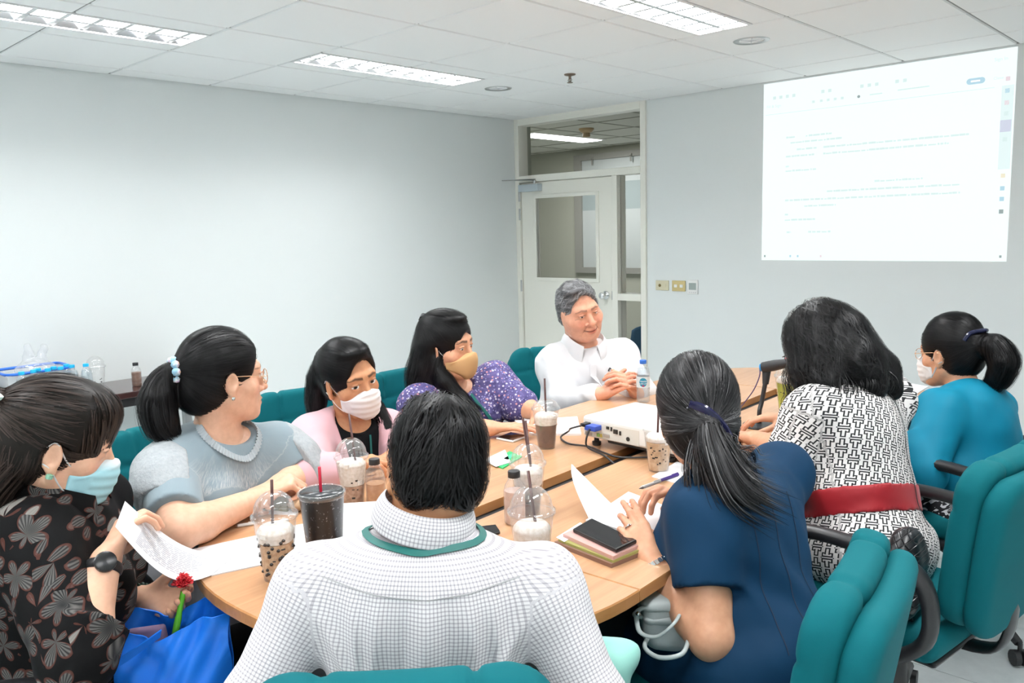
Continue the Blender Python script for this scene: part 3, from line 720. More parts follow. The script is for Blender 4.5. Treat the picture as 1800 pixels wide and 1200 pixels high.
def hair_mat(name, dark, light, grey=0.0, rough=.34):
    m = Mat(name, dark, .42); a = m.attr('tone'); t = X(a.outputs['Fac'])
    col = m.mix(t.step(.0, 1.0), dark, light)
    if grey: col = m.mix(t.gt(1.0 - grey), col, (.13, .127, .13))
    m.color(col); m.b.inputs['Specular IOR Level'].default_value = .2; return m.m

def head_field(o):
    """unit head, metres at scale 1; x right, y forward, z up; eye line at z=0"""
    f = Field(); fat = o.get('fat', 0.0); g = 1 + fat
    f.ell((0, -.012, .030), (.072, .094, .086)); f.ell((0, .022, -.03), (.060 * g, .068, .078), k=.03)
    f.ell((0, .035, -.078), (.047 * g, .046, .036 * g), k=.03); f.cone((-.010, .072, -.102), (.010, .072, -.102), .0165, .0165, .022)
    for s in (-1, 1):
        f.ell((s * .043, .048, -.030), (.026 * g, .026, .022), k=.02)
        f.cone((s * .052, -.005, -.062), (s * .026, .055, -.099), .017, .015, .03)         # jaw line
        if o.get('smile'): f.ell((s * .043, .064, -.042), (.022, .018, .017), k=.012)
    f.cone((-.036, .068, .020), (.036, .068, .020), .017, .017, .018); f.cone((-.02, .079, .022), (.02, .079, .022), .010, .010, .015)
    for s in (-1, 1): f.ell((s * .032, .094, -.003), (.020, .012, .0115), k=.012, op='s')
    nz = o.get('nose', 1.0)
    f.cone((0, .084, .008), (0, .105, -.033), .0075, .0100 * nz, .010); f.ell((0, .1065, -.0375), (.0112 * nz, .011, .0092), k=.006)
    for s in (-1, 1): f.ell((s * .0125 * nz, .092, -.041), (.0085 * nz, .0105, .0075), k=.005); f.ell((s * .007, .101, -.049), (.0036, .006, .0036), k=.003, op='s')
    up = .005 if o.get('smile') else 0; wd = .031 if o.get('smile') else .0245
    f.ell((0, .080, -.072), (.026, .014, .020), k=.014)
    f.ell((0, .0920, -.0665), (.0195, .0072, .0052), k=.006); f.ell((0, .0905, -.0775), (.0165, .0076, .0062), k=.006)
    L = [(-wd, .079, -.0705 + up * 1.2), (-.012, .0978, -.0718), (0, .0998, -.0712), (.012, .0978, -.0718), (wd, .079, -.0705 + up * 1.2)]
    f.path(L, [.0016, .0022, .0022, .0022, .0016], .003, 's')
    if o.get('smile'):
        for s in (-1, 1): f.path([(s * .018, .099, -.040), (s * .031, .089, -.056), (s * .036, .079, -.073)], [.0028, .0034, .002], .006, 's')
    op = o.get('eye', .0045)                                                                 # half opening of the lids
    for s in (-1, 1):
        c = V(s * .0315, .0725, -.002)
        def lid(P, c=c, s=s):
            q = P - c; r = np.linalg.norm(q, axis=1); cut = np.abs(q[:, 2] - .0008) - op * np.clip(1 - (q[:, 0] / .0155) ** 2, 0, 1)
            return np.maximum(r - .0158, -cut)
        f.raw(lid, c - .016, c + .016, .0022)
        f.path([c + V(-s * .013, .0135, .0065), c + V(0, .0165, .0085), c + V(s * .014, .010, .006)], [.002, .0024, .002], .004)
    for s in (-1, 1):
        Re = np.array([[.95, -.3 * s, 0], [.3 * s, .95, 0], [0, 0, 1.]])
        f.ell((s * .0765, -.006, -.013), (.0085, .019, .031), Re, .006); f.ell((s * .0845, -.003, -.010), (.0065, .0105, .019), Re, .004, 's'); f.ell((s * .076, -.001, -.041), (.0065, .009, .010), Re, .005)
    return f
def paint_head(q, o):
    """base colour multiplier of the face at head-local points, painted crease shade included"""
    c = np.ones((len(q), 3)); x, y, z = np.abs(q[:, 0]), q[:, 1], q[:, 2]; fr = y > .03
    lip = np.maximum(((q[:, 0] / .0235) ** 2 + ((z + .072) / .0115) ** 2), 0); m = np.clip(1.25 - lip, 0, 1) * fr * (y > .085)
    lipc = np.array(o.get('lip', (.86, .58, .58))); c = c * (1 - m[:, None]) + lipc * m[:, None]
    sm = 1.0 if o.get('smile') else 0.0; mw = .031 if sm else .026
    ml = np.exp(-((z + .0716 - sm * .0068 * (x / .031) ** 2) / (.0024 if sm else .0016)) ** 2) * (x < mw) * fr * (y > .07); c *= 1 - (.75 if sm else .6) * ml[:, None]  # painted shade along the mouth crease
    if sm:
        xl = .018 + .016 * np.clip((-.040 - z) / .03, 0, 1); nl = np.exp(-((x - xl) / .0030) ** 2) * (z < -.036) * (z > -.072) * fr; c *= 1 - nl[:, None] * np.array([.30, .42, .42])  # painted shade in the smile folds beside the nose
        cf = np.exp(-((z + .006 + .25 * (x - .045)) / .0016) ** 2) * (x > .044) * (x < .062) * fr; c *= 1 - .3 * cf[:, None]  # painted shade in the creases at the eye corners
    blush = np.exp(-(((x - .042) / .02) ** 2 + ((z + .034) / .018) ** 2)) * fr; c *= 1 - blush[:, None] * np.array([.0, .13, .11]) * o.get('blush', 1)
    nt = np.exp(-((x / .014) ** 2 + ((z + .04) / .014) ** 2)) * (y > .09); c *= 1 - nt[:, None] * np.array([.0, .10, .09])
    bz = .0225 + .0040 * np.clip((x - .012) / .022, 0, 1) - .0070 * np.clip((x - .034) / .02, 0, 1); bw = .0044 * np.clip((.060 - x) / .03, .25, 1)
    b = np.clip(1.5 - np.abs(z - bz) / bw, 0, 1) * (x > .010) * (x < .056) * (y > .04); c = c * (1 - b[:, None] * o.get('brow', .8)) + np.array([.05, .045, .045]) * b[:, None] * o.get('brow', .8)
    e = np.exp(-(((x - .0315) / .016) ** 2 + ((z - .0035) / .0022) ** 2) ** 2) * (y > .06); c *= 1 - .75 * e[:, None]
    return c
def add_hand(f, w, d, n, side, s=1.0, curl=(18, 22, 14), curls=None, thumb=(38, 22, 12), splay=4, r=1.0):
    """side +1 right, -1 left; d finger direction, n palm normal"""
    d = nrm(d); n = nrm(np.asarray(n) - d * (np.asarray(n) @ d)); t = np.cross(d, n) * side; fl = .013 * s
    offs = (.0265, .0088, -.0088, -.0255); kl = (.088, .091, .087, .078); segs = ((.042, .025, .020), (.046, .029, .021), (.042, .027, .020), (.033, .021, .018))
    f.cone(w - d * .02 * s, w + d * .03 * s, .021 * s * r, .019 * s * r, .02)
    for i in range(4):
        kn = w + d * kl[i] * s + t * offs[i] * s
        f.cone(w + d * .018 * s + t * offs[i] * .55 * s, kn, .0150 * s * r, .0108 * s * r, .010)
        c = curls[i] if curls else curl; a = 0; p = kn; dd = rot_axis(d, n, math.radians(splay) * (1.5 - i) * -side)
        ax = np.cross(dd, n); rr = (.0092 if i < 3 else .0082) * s * r
        for j in range(3):
            a += c[j]; v = rot_axis(dd, ax, math.radians(a)); q = p + v * segs[i][j] * s; f.cone(p, q, rr, rr * .93, .0025 if j else .005); p = q; rr *= .93
    b = w + d * .020 * s + t * .020 * s + n * .008 * s; sp, op, cu = [math.radians(q) for q in thumb]
    v = nrm(d * math.cos(sp) + t * math.sin(sp)); v = nrm(v * math.cos(op) + n * math.sin(op)); p1 = b + v * .044 * s; f.cone(b, p1, .0155 * s * r, .0115 * s * r, .012)
    v2 = nrm(v + (d - t * .35) * math.tan(cu * .8 + .05)); p2 = p1 + v2 * .033 * s; f.cone(p1, p2, .0112 * s * r, .0098 * s * r, .004); v3 = nrm(v2 + (d - t * .5 + n * .2) * math.tan(cu * .9 + .02)); f.cone(p2, p2 + v3 * .026 * s, .0098 * s * r, .0084 * s * r, .003)

class Person:
    def __init__(p, neck, pelvis, h, head, hf, s=1.08, build=1.0, female=True, sh=None, shw=.172, drop=.05, arms=None, opts=None, head_s=1.1, legs=None, belly=1.0, bust=1.0, twist=0):
        p.s = s; p.N = np.array(neck, float); p.P = np.array(pelvis, float); p.U = nrm(p.N - p.P); F = heading(h); p.R = nrm(np.cross(F, p.U)); p.F = np.cross(p.U, p.R)
        p.Ls = np.linalg.norm(p.N - p.P); p.b = build; p.fem = female; p.hc = np.array(head, float); p.A = hf; p.hs = head_s; p.o = opts or {}; p.belly = belly; p.bust = bust; p.h = h
        sh = sh or {}; p.sh = {}
        for k, sg in (('R', 1), ('L', -1)): p.sh[k] = np.array(sh[k], float) if k in sh else p.N + p.R * sg * shw * s - p.U * drop * s
        p.arms = arms; p.hl = head_field(p.o); p.legs = legs
        p.loc = V(p.P[0], p.P[1], 0)
    def H(p, q): return p.hc + p.hs * (np.asarray(q, float) @ p.A)      # head local -> world
    def HL(p, P): return (P - p.hc) @ p.A.T / p.hs
    def at(p, r, f, u): return p.P + p.R * r + p.F * f + p.U * u        # torso frame from the pelvis
    def torso(p, t=0.0, f=None, neck=False):
        f = f or Field(); s, b, Ls = p.s, p.b, p.Ls; TR = np.array([p.R, p.F, p.U])
        E = lambda fr, fw, rad, k=.05: f.ell(p.P + p.U * Ls * fr + p.F * fw * s, np.array(rad) * s * np.array([b, b, 1]) + t, TR, k)
        v = Ls / .48 / s
        E(.0, -.01, (.170, .125, .120)); E(.34, .005, (.140 * p.belly, .108 * p.belly, .14 * v)); E(.66, -.005, (.150, .108, .155 * v)); E(.84, -.015, (.135, .085, .085))
        if p.fem:
            for g in (-1, 1): f.ell(p.P + p.U * Ls * .64 + p.F * .082 * s * b + p.R * g * .068 * s * b, np.array((.064, .052, .062)) * s * p.bust + t, TR, .04)
        nb = p.P + p.U * Ls * .96 - p.F * .015 * s
        for k in 'RL':
            S = p.sh[k]; m = nb + (S - nb) * .45 - p.U * .012 * s
            f.cone(nb - p.U * .045 * s, m - p.U * .02, .046 * s + t, .047 * s + t, .05); f.cone(m - p.U * .02, S, .047 * s + t, .054 * s * b ** .5 + t, .05)
            f.cone(p.P + p.U * Ls * .72 + (S - nb) * .5, S - p.U * .03 * s, .075 * s + t, .05 * s + t, .05)
        return f
    def armr(p): q = p.s * p.b ** .6; return (.053 * q, .041 * q, .027 * p.s)
    def legf(p, f, t=0.0, shoe=True):
        s = p.s
        for k, g in (('R', 1), ('L', -1)):
            hip = p.P + p.R * g * .085 * s - UZ * .02
            if p.legs: kn, an = p.legs[k]
            else:
                Fh = heading(p.h); kn = hip + Fh * .40 * s + p.R * g * .02 - UZ * (hip[2] - .47); an = V(kn[0], kn[1], .09) + Fh * -.02
            f.cone(hip, kn, .092 * s * p.b ** .5 + t, .062 * s + t, .04)
            if shoe:
                f.cone(kn, an, .056 * s + t, .036 * s + t, .02); Fh = nrm(V(*(kn - hip)[:2], 0)); f.cone(an - UZ * .045 - Fh * .03, an - UZ * .06 + Fh * .14, .036, .028, .02)
        return f
    def skin(p, mat, name, label, cat='person', group=None, vh=.0034, va=.0042, vb=.013, hands=None):
        parts = []
        f = p.torso(0); p.legf(f); parts.append(nets(f, *f.bounds(), vb))
        f = Field(); f.sub(p.hl, p.hc, p.A, p.hs, .15 * p.hs)
        nb = p.P + p.U * p.Ls * .93 - p.F * .005; hb = p.H((0, -.022, -.055)); nr = (.050 if p.fem else .056) * p.s * p.o.get('neckr', 1)
        f.cone(nb, hb, nr * 1.08, nr, .02)
        nb2 = p.P + p.U * p.Ls * .96 - p.F * .015 * p.s
        for k in 'RL': S = p.sh[k]; f.cone(nb2 - p.U * .045 * p.s, nb2 + (S - nb2) * .62 - p.U * .032 * p.s, .055 * p.s, .05 * p.s, .04)
        f.ell(p.P + p.U * p.Ls * .82 - p.F * .015 * p.s, np.array((.125, .085, .09)) * p.s, np.array([p.R, p.F, p.U]), .04)
        p.headf = f; hv = nets(f, *f.bounds(), vh); parts.append(hv)
        cols = [np.ones((len(parts[0][0]), 3)), paint_head(p.HL(hv[0]), p.o)]
        for k, sg in (('R', 1), ('L', -1)):
            a = p.arms[k]; S = p.sh[k]; r0, r1, r2 = p.armr(); f = Field(); e, w = a['e'], a['w']
            f.cone(S, e, r0, r1, .02); m = e + (w - e) * .25; f.cone(e, m, r1, r1 * 1.0, .02); f.cone(m, w, r1, r2, .02)
            add_hand(f, w, a['d'], a['n'], sg, a.get('s', p.s * (.93 if p.fem else 1)), **a.get('hand', {}))
            v = nets(f, *f.bounds(), va); parts.append(v)
            dd = (v[0] - w) @ nrm(a['d']); pk = np.clip((dd - .075) / .08, 0, 1)[:, None]; cols.append(1 - pk * np.array([.0, .10, .10]))
        Vt, Q = join(parts)
        p.root = mk_mesh(name, Vt, Q, mat, None, {'paint': np.concatenate(cols)}, loc=p.loc); tag(p.root, label, cat, group); return p.root
    def child(p, name, Vt, Q, mat, attrs=None, T=None, label=None, parent=None):
        o = mk_mesh(name, np.asarray(Vt) - p.loc, Q, mat, parent or p.root, attrs, T)
        if label: o['label'] = label
        return o
    def mb(p, name, b, mat, smooth=True, sharp=.6, label=None, parent=None):
        b.v = [tuple(np.array(q) - p.loc) for q in b.v]; o = b.build(name, mat, parent or p.root, smooth=smooth, sharp=sharp)
        if label: o['label'] = label
        return o
    def sleeve(p, f, k, e, t, flare=0.0, kb=.03, puff=0.0):
        """sleeve to arc position e (1 elbow, 2 wrist)"""
        a = p.arms[k]; S = p.sh[k]; r0, r1, r2 = p.armr(); E, w = a['e'], a['w']
        def cut(A, B, ra, rb, kk):
            n = nrm(B - A); g = Field().cone(A, B, ra, rb); fn0 = g.it[0][0]
            f.raw(lambda P: np.maximum(fn0(P), (P - B) @ n), np.minimum(A, B) - max(ra, rb), np.maximum(A, B) + max(ra, rb), kk)
        if e <= 1: B = S + (E - S) * e; cut(S, B, r0 + t + puff, r0 + (r1 - r0) * e + t + flare, kb)
        else:
            f.cone(S, E, r0 + t + puff, r1 + t, kb); B = E + (w - E) * (e - 1); cut(E, B, r1 + t, r1 + (r2 - r1) * (e - 1) + t + flare, kb)
    def uv(p, Vt, sleeves=None):
        q = Vt - p.P; r, f_, u = q @ p.R, q @ p.F, q @ p.U; uu = np.arctan2(r, np.where(np.abs(f_) < 1e-6, 1e-6, f_)); uu = np.where(f_ < 0, np.arctan2(r, -f_) * -1, uu)
        U_ = uu * .15; V_ = u.copy(); ax = np.zeros(len(Vt)); axis = np.linalg.norm(np.stack([r * .75, f_], 1), axis=1) - .12
        for k in 'RL':
            a = p.arms[k]; chain = (p.sh[k], a['e'], a['w']); acc = 0
            for A, B in zip(chain[:-1], chain[1:]):
                ba = B - A; L = np.linalg.norm(ba); t = ba / L; h = np.clip((Vt - A) @ t, 0, L); pr = Vt - A - h[:, None] * t; d = np.linalg.norm(pr, axis=1) - .055
                e1 = nrm(np.cross(t, p.F + .01)); e2 = np.cross(t, e1); m = (d < axis - .015) & ((Vt - A) @ t > .01 if acc == 0 else np.ones(len(Vt), bool))
                U_[m] = np.arctan2(pr[m] @ e2, pr[m] @ e1) * .055; V_[m] = -(acc + h[m]); ax[m] = 1; axis = np.where(m, d, axis); acc += L
        return {'gu': U_, 'gv': V_, 'garm': ax}
    def garment(p, name, fn, lo, hi, mat, h=.0075, label=None, relax=1):
        Vt, Q = keep_big(*nets(fn, lo, hi, h, relax)); return p.child(name, Vt, Q, mat, p.uv(Vt), label=label)
    def eyes(p, gaze=(0, 1, 0), r=.0145, iris=(.02, .012, .01)):
        b = MB(); b.lathe([(r * math.sin(PI * k / 14), -r * math.cos(PI * k / 14)) for k in range(1, 14)], 20)
        P0 = np.array(b.v); g = nrm(gaze)
        for s in (-1, 1):
            q = P0 + V(s * .0315, .0725, -.002); c = np.full((len(q), 3), .80); ang = np.degrees(np.arccos(np.clip((P0 / np.linalg.norm(P0, axis=1, keepdims=True)) @ g, -1, 1))); c[ang < 27] = iris; c[ang < 11] = (.003, .003, .003)
            Q = [f for f in b.f if len(f) == 4]; me = mk_mesh('eye', p.H(q) - p.loc, Q, M_EYE, p.root, {'paint': c})
    # ---- hair
    def hairmesh(p, hf, mat, flow=None, n=1400, steps=9, step=.012, width=.0016, lift=.0018, locks=(), h=.0045, seed=1, name='hair', wave=0.0, label=None, jit=.25, keep=None):
        Vt, Q = nets(hf, *hf.bounds(.02), h, 1); rg = np.random.default_rng(seed); RV, RQ, RT = [], [], []; nn = 0
        def ribbons(PT, NR, wd, tone):
            nonlocal nn
            m, k = PT.shape[:2]; Tn = np.gradient(PT, axis=1); sd = np.cross(Tn, NR); sd /= np.linalg.norm(sd, axis=2, keepdims=True) + 1e-9
            tp = np.minimum(1, np.minimum(np.linspace(.5, 4, k), np.linspace(3.2, .12, k)))[None, :, None] * wd[:, None, None] / 2
            A, B = PT - sd * tp, PT + sd * tp; v = np.stack([A, B], 2).reshape(m, k * 2, 3); RV.append(v.reshape(-1, 3)); RT.append(np.repeat(tone, k * 2))
            b = (nn + np.arange(m) * k * 2)[:, None] + (np.arange(k - 1) * 2)[None]; RQ.append(np.stack([b, b + 1, b + 3, b + 2], -1).reshape(-1, 4)); nn += m * k * 2
        if flow is not None and n:
            P = Vt[rg.integers(0, len(Vt), n)] + rg.normal(0, .001, (n, 3)); lf = lift * rg.uniform(.2, 1.6, n); pts = []; nrms = []
            jv = rg.normal(0, jit, (n, 3))
            for k in range(steps):
                G = grad(hf, P); P = P - G * (hf(P) - lf)[:, None]; pts.append(P); nrms.append(G)
                D = flow(P); D = D / (np.linalg.norm(D, axis=1, keepdims=True) + 1e-9) + jv * .5; D = D - G * (D * G).sum(1, keepdims=True); D /= np.linalg.norm(D, axis=1, keepdims=True) + 1e-9
                if wave: D = D + wave * np.sin(k * 1.1 + jv[:, :1] * 9) * np.cross(D, G)
                P = P + D * step
            PT, NR = np.stack(pts, 1), np.stack(nrms, 1); ribbons(PT, NR, width * rg.uniform(.6, 1.5, n), rg.random(n))
        for L in locks:
            path = spline(L['p'], 6); m = L.get('n', 300); k = L.get('k', 12); rad = np.interp(np.linspace(0, 1, k), np.linspace(0, 1, len(L['r'])), L['r']); T = np.gradient(path, axis=0); a = nrm(np.cross(T[0], (1, .2, .3))); fr = []
            for t in T: t = nrm(t); a = nrm(a - t * (a @ t)); fr.append((a, np.cross(t, a)))
            te = rg.uniform(L.get('end', .8), 1.03, m); ts = rg.uniform(0, L.get('start', .15), m); tt = ts[:, None] + (te - ts)[:, None] * np.linspace(0, 1, k)[None]
            ix = np.clip(tt, 0, 1) * (len(path) - 1); i0 = np.clip(ix.astype(int), 0, len(path) - 2); fq = (ix - i0)[..., None]; PP = path[i0] * (1 - fq) + path[i0 + 1] * fq + np.clip(tt - 1, 0, 1)[..., None] * (path[-1] - path[-2]) * 6
            A_ = np.array([q[0] for q in fr])[i0]; B_ = np.array([q[1] for q in fr])[i0]; ph = rg.uniform(0, 6.28, m)[:, None] + L.get('twist', .3) * np.linspace(0, 1, k)[None]; rho = rg.uniform(L.get('in', .75), 1.08, m)[:, None] * (1 + L.get('fray', .25) * rg.normal(0, 1, m)[:, None] * np.linspace(0, 1, k)[None] ** 2)
            rv = np.interp(np.clip(tt, 0, 1), np.linspace(0, 1, len(L['r'])), L['r']); asp = L.get('asp', 1.0)
            wv = L.get('wave', 0.0); O = (np.cos(ph)[..., None] * A_ + np.sin(ph)[..., None] * B_ * asp); PT = PP + O * (rho * rv)[..., None] + wv * (np.sin(tt * L.get('wf', 14) + ph * 2)[..., None] * B_ + np.cos(tt * L.get('wf', 14) + ph)[..., None] * A_)
            ribbons(PT, O, L.get('w', width) * rg.uniform(.6, 1.5, m), rg.random(m) if 'tone' not in L else np.full(m, L['tone']))
        R_ = np.concatenate(RV) if RV else np.zeros((0, 3)); allV = np.concatenate([Vt, R_]); allQ = np.concatenate([Q] + [q + len(Vt) for q in RQ])
        tone = np.concatenate([np.full(len(Vt), .12)] + RT)
        return p.child(name, p.H(allV), allQ, mat, {'tone': tone}, label=label)
    def cap(p, lift=.010, face=None, nape=-.075, low=None, vol=1.0):
        """close hair shell: cranium grown by lift, minus the face opening; head-local"""
        f = Field(); f.ell((0, -.014, .032), (.073 + lift, .096 + lift, .088 + lift * 1.1)); f.ell((0, -.045, -.03), (.066 + lift * .6, .055 + lift * .7, .062), k=.03)
        fc, fr = face or ((0, .105, -.035), (.066, .066, .093)); f.ell(fc, fr, k=.010, op='s')
        for s in (-1, 1): f.ell((s * .085, .0, -.02), (.022, .024, .038), k=.008, op='s')
        f.raw(lambda P: nape - P[:, 2], (-.2, -.2, -.3), (.2, .2, .3), .01, 'i') if nape is not None else None
        return f
    # ---- things worn on the face
    def mask(p, mat, strap, kind='surgical', label=None, name='face_mask'):
        hl = p.hl; b = Field(); b.ell((0, .040, -.055), (.064, .066, .070)); b.ell((0, .090, -.045), (.024, .025, .035), k=.05); b.ell((0, .075, -.095), (.03, .025, .022), k=.04)
        top, bot = (-.016, -.118)
        def fn(q):
            base = np.minimum(b(q), hl(q) - .0035); x, y, z = np.abs(q[:, 0]), q[:, 1], q[:, 2]
            if kind == 'surgical': base = base + .0011 * np.sin((z + .02) * 320) * (x < .055)
            zt = top - .35 * x * (x < .03) - (x >= .03) * (.0105 + .55 * (x - .03)); zb = bot + np.clip(x - .02, 0, 1) * (.75 if kind == 'surgical' else .95)
            return np.maximum.reduce([base, z - zt, zb - z, .030 - y, x - .067])
        lo, hi = V(-.08, .02, -.14), V(.08, .15, .0); Vt, Q = nets(fn, lo, hi, .0032, 1); m = p.child(name, p.H(Vt), Q, mat, {'hx': Vt[:, 0], 'hz': Vt[:, 2]}, label=label)
        for s in (-1, 1):
            for (z0, z1) in ((-.036, .016), (-.086, -.036)):
                pts = [(s * .062, .036, z0), (s * .073, .018, (z0 * .6 + z1 * .4)), (s * .081, -.004, z1), (s * .081, -.019, z1 * .6 - .005)]
                t = MB(); t.tube(p.H(spline(pts, 5)), .0017 * p.hs, 6, flat=(1.5, .6)); p.mb('ear_loop', t, strap, parent=None)
        return m
    def glasses(p, mat, lens, r=.021, name='eyeglasses', label=None):
        t = MB(); cy = .104
        for s in (-1, 1):
            c = V(s * .032, cy, -.005); t.tube(p.H([c + V(r * 1.12 * math.cos(a), -abs(s * .032 + r * math.cos(a)) * .12, r * .92 * math.sin(a)) for a in [2 * PI * k / 24 for k in range(24)]]), .0012 * p.hs, 6, True)
            t.tube(p.H(spline([(s * (.032 + r * 1.12), cy - .008, 0), (s * .073, .085, .0), (s * .079, .03, .004), (s * .080, -.012, .002), (s * .079, -.026, -.018)], 5)), .0013 * p.hs, 6)
        t.tube(p.H(spline([(-.010, cy - .001, -.001), (0, cy + .002, .004), (.010, cy - .001, -.001)], 5)), .0012 * p.hs, 6); g = p.mb(name, t, mat, label=label)
        for s in (-1, 1):
            l = MB(); c = V(s * .032, cy, -.005); l.lathe([(0, 0), (r * .5, .0), (r * .9, .0)], 24, cap=False); q = np.array(l.v); l.v = [tuple(v) for v in p.H(np.stack([c[0] + q[:, 0] * 1.12, c[1] - np.abs(c[0] + q[:, 0]) * .12, c[2] + q[:, 1] * .92], 1))]; p.mb('lens', l, lens, parent=g)
        return g
    def strap(p, name, fn, pts, dirs, mat, w=.014, th=.0012, lift=.004, label=None, n=6):
        """flat strap laid on a surface: pts are start points, marched along dirs"""
        P = spline(pts, n); D = np.array(dirs, float) if np.ndim(dirs) == 1 else np.array([nrm(v) for v in spline(dirs, n)])
        q = np.array([trace_to(fn, P[i:i + 1], D if D.ndim == 1 else D[i], lift)[0] for i in range(len(P))]); N = grad(fn, q); T = np.gradient(q, axis=0); S = np.cross(T, N); S /= np.linalg.norm(S, axis=1, keepdims=True) + 1e-9
        b = MB(); m = len(q); vs = np.concatenate([q - S * w / 2, q + S * w / 2, q + S * w / 2 + N * th, q - S * w / 2 + N * th]); fs = []
        for i in range(m - 1):
            for k in range(4): a = k * m; c = ((k + 1) % 4) * m; fs.append((a + i, a + i + 1, c + i + 1, c + i))
        b.add(vs, fs); return p.mb(name, b, mat, True, .5, label)
    def patch(p, name, fn, corners, dirv, mat, lift=.005, th=.003, nu=14, nv=14, label=None, shape=None, parent=None):
        """cloth piece laid on surface fn; corners a,b,c,d (bilinear), marched along dirv"""
        a, b, c, d = [np.array(q, float) for q in corners]
        U_, V_ = np.meshgrid(np.linspace(0, 1, nu + 1), np.linspace(0, 1, nv + 1), indexing='ij'); U_, V_ = U_.ravel()[:, None], V_.ravel()[:, None]
        P = a * (1 - U_) * (1 - V_) + b * U_ * (1 - V_) + c * U_ * V_ + d * (1 - U_) * V_
        q = trace_to(fn, P, dirv, lift); G = q.reshape(nu + 1, nv + 1, 3); g = MB(); g.grid(lambda u, v: G[round(u * nu), round(v * nv)], nu, nv, th); return p.mb(name, g, mat, True, .8, label, parent)
M_EYE = Mat('eye_surface', (.8, .8, .8), .12); M_EYE.color(M_EYE.attr('paint').outputs['Color']); M_EYE = M_EYE.m
def shirt_collar(p, mat, c, axis, fwd, rx, ry, hgt=.038, drop=.045, gap=16, front=.03, spread=.016, name='collar', label=None, lean=0.0):
    """stand-and-fall collar around the neck; c centre of its base"""
    ax = nrm(axis); fw = nrm(np.asarray(fwd) - ax * (np.asarray(fwd) @ ax)); rt = np.cross(fw, ax); g = math.radians(gap)
    def fn(u, v):
        a = g + (2 * PI - 2 * g) * u; ff = max(0, math.cos(a)) ** 3           # ff 1 at the front opening
        d = fw * math.cos(a) * ry + rt * math.sin(a) * rx; n = nrm(d)
        top = hgt * (1 - .45 * ff)
        if v < .4: t = v / .4; return c + d * (1 - .03 * t) + ax * (top * t) + n * .001
        t = (v - .4) / .6; o = spread * math.sin(t * PI / 2); return c + d * .95 + n * (o + .002 + (front * ff) * t * .6) + ax * (top - (drop + front * ff) * t * t * .4 - (drop + front * ff) * t * .6)
    b = MB(); b.grid(fn, 56, 12, .0028); o = p.mb(name, b, mat, True, 1.2, label)
    k = np.arange(57 * 13); gu = (k // 13) / 56 * 2 * PI * .08; gv = (k % 13) / 12 * .095
    for nm, a in (('gu', gu), ('gv', gv)): at = o.data.attributes.new(nm, 'FLOAT', 'POINT'); at.data.foreach_set('value', np.concatenate([a, a]).astype(np.float32))
    return o
def belt_at(fn, p, u0, u1, grow=.004, tilt=0.0):
    m = (u0 + u1) / 2; hh = (u1 - u0) / 2
    return lambda P: np.maximum(fn(P) - grow, np.abs((P - p.P) @ p.U + tilt * ((P - p.P) @ p.R) - m) - hh)
def trousers(p, mat, t=.010, name='trousers', h=.016, full=True):
    f = Field(); p.legf(f, t, False); s = p.s
    f.ell(p.P + p.F * -.01, np.array((.170 * p.b, .128 * p.b, .11)) * s + t, np.array([p.R, p.F, p.U]), .05)
    if full:
        for k, g in (('R', 1), ('L', -1)):
            hip = p.P + p.R * g * .085 * s; Fh = heading(p.h); kn = p.legs[k][0] if p.legs else hip + Fh * .40 * s + p.R * g * .02 - UZ * (hip[2] - .47); an = p.legs[k][1] if p.legs else V(kn[0], kn[1], .10) - Fh * .02
            f.cone(kn, an, .060 * s + t, .05 * s + t, .03)
    Vt, Q = nets(f, *f.bounds(), h); return p.child(name, Vt, Q, mat, p.uv(Vt))
class _HF:                                                         # wavy displaced shell
    def __init__(s, f, fn): s.f = f; s.fn = fn
    def __call__(s, P): return s.fn(P)
    def bounds(s, m=.02): return s.f.bounds(m)
# ================================================================== people: materials
SK_FAIR = skin_mat('skin_fair', srgb(224, 178, 150)); SK_MID = skin_mat('skin_medium', srgb(212, 160, 128)); SK_TAN = skin_mat('skin_tan', srgb(198, 144, 106)); SK_ROSY = skin_mat('skin_rosy', srgb(226, 168, 140))
H_BLACK = hair_mat('black_hair', (.0018, .0018, .002), (.012, .0115, .0125)); H_BROWN = hair_mat('dark_brown_hair', (.004, .003, .0025), (.04, .027, .021)); H_GREYING = hair_mat('greying_hair', (.003, .003, .0035), (.055, .053, .056), .10); H_SILVER = hair_mat('silver_hair', (.10, .10, .105), (.42, .42, .43), .05)
M_TROUSER = fabric('grey_trouser_cloth', (.24, .24, .26)); M_DARKCLOTH = fabric('black_cloth', (.006, .006, .007))
M_STRAPG = plain('green_lanyard', (.003, .13, .115), .5); M_STRAPW = plain('white_lanyard_edge', (.75, .78, .76), .5)
M_LOOPW = plain('white_elastic', (.8, .8, .8), .7); M_GOLDW = plain('thin_gold_wire', (.75, .55, .4), .25, Metallic=1.0)
M_LENS = Mat('spectacle_lens', (1, 1, 1), 0); M_LENS.b.inputs['Transmission Weight'].default_value = 1; M_LENS.b.inputs['IOR'].default_value = 1.02; M_LENS = M_LENS.m
def maskmat(name, col, col2=None):
    m = Mat(name, col, .8); n = m.noise(m.coords(), 500, 2); m.bump(n, .15, .0006)
    if col2:
        a = m.attr('hz'); m.color(m.mix(X(a.outputs['Fac']).step(-.035, -.022), col, col2))
    return m.m

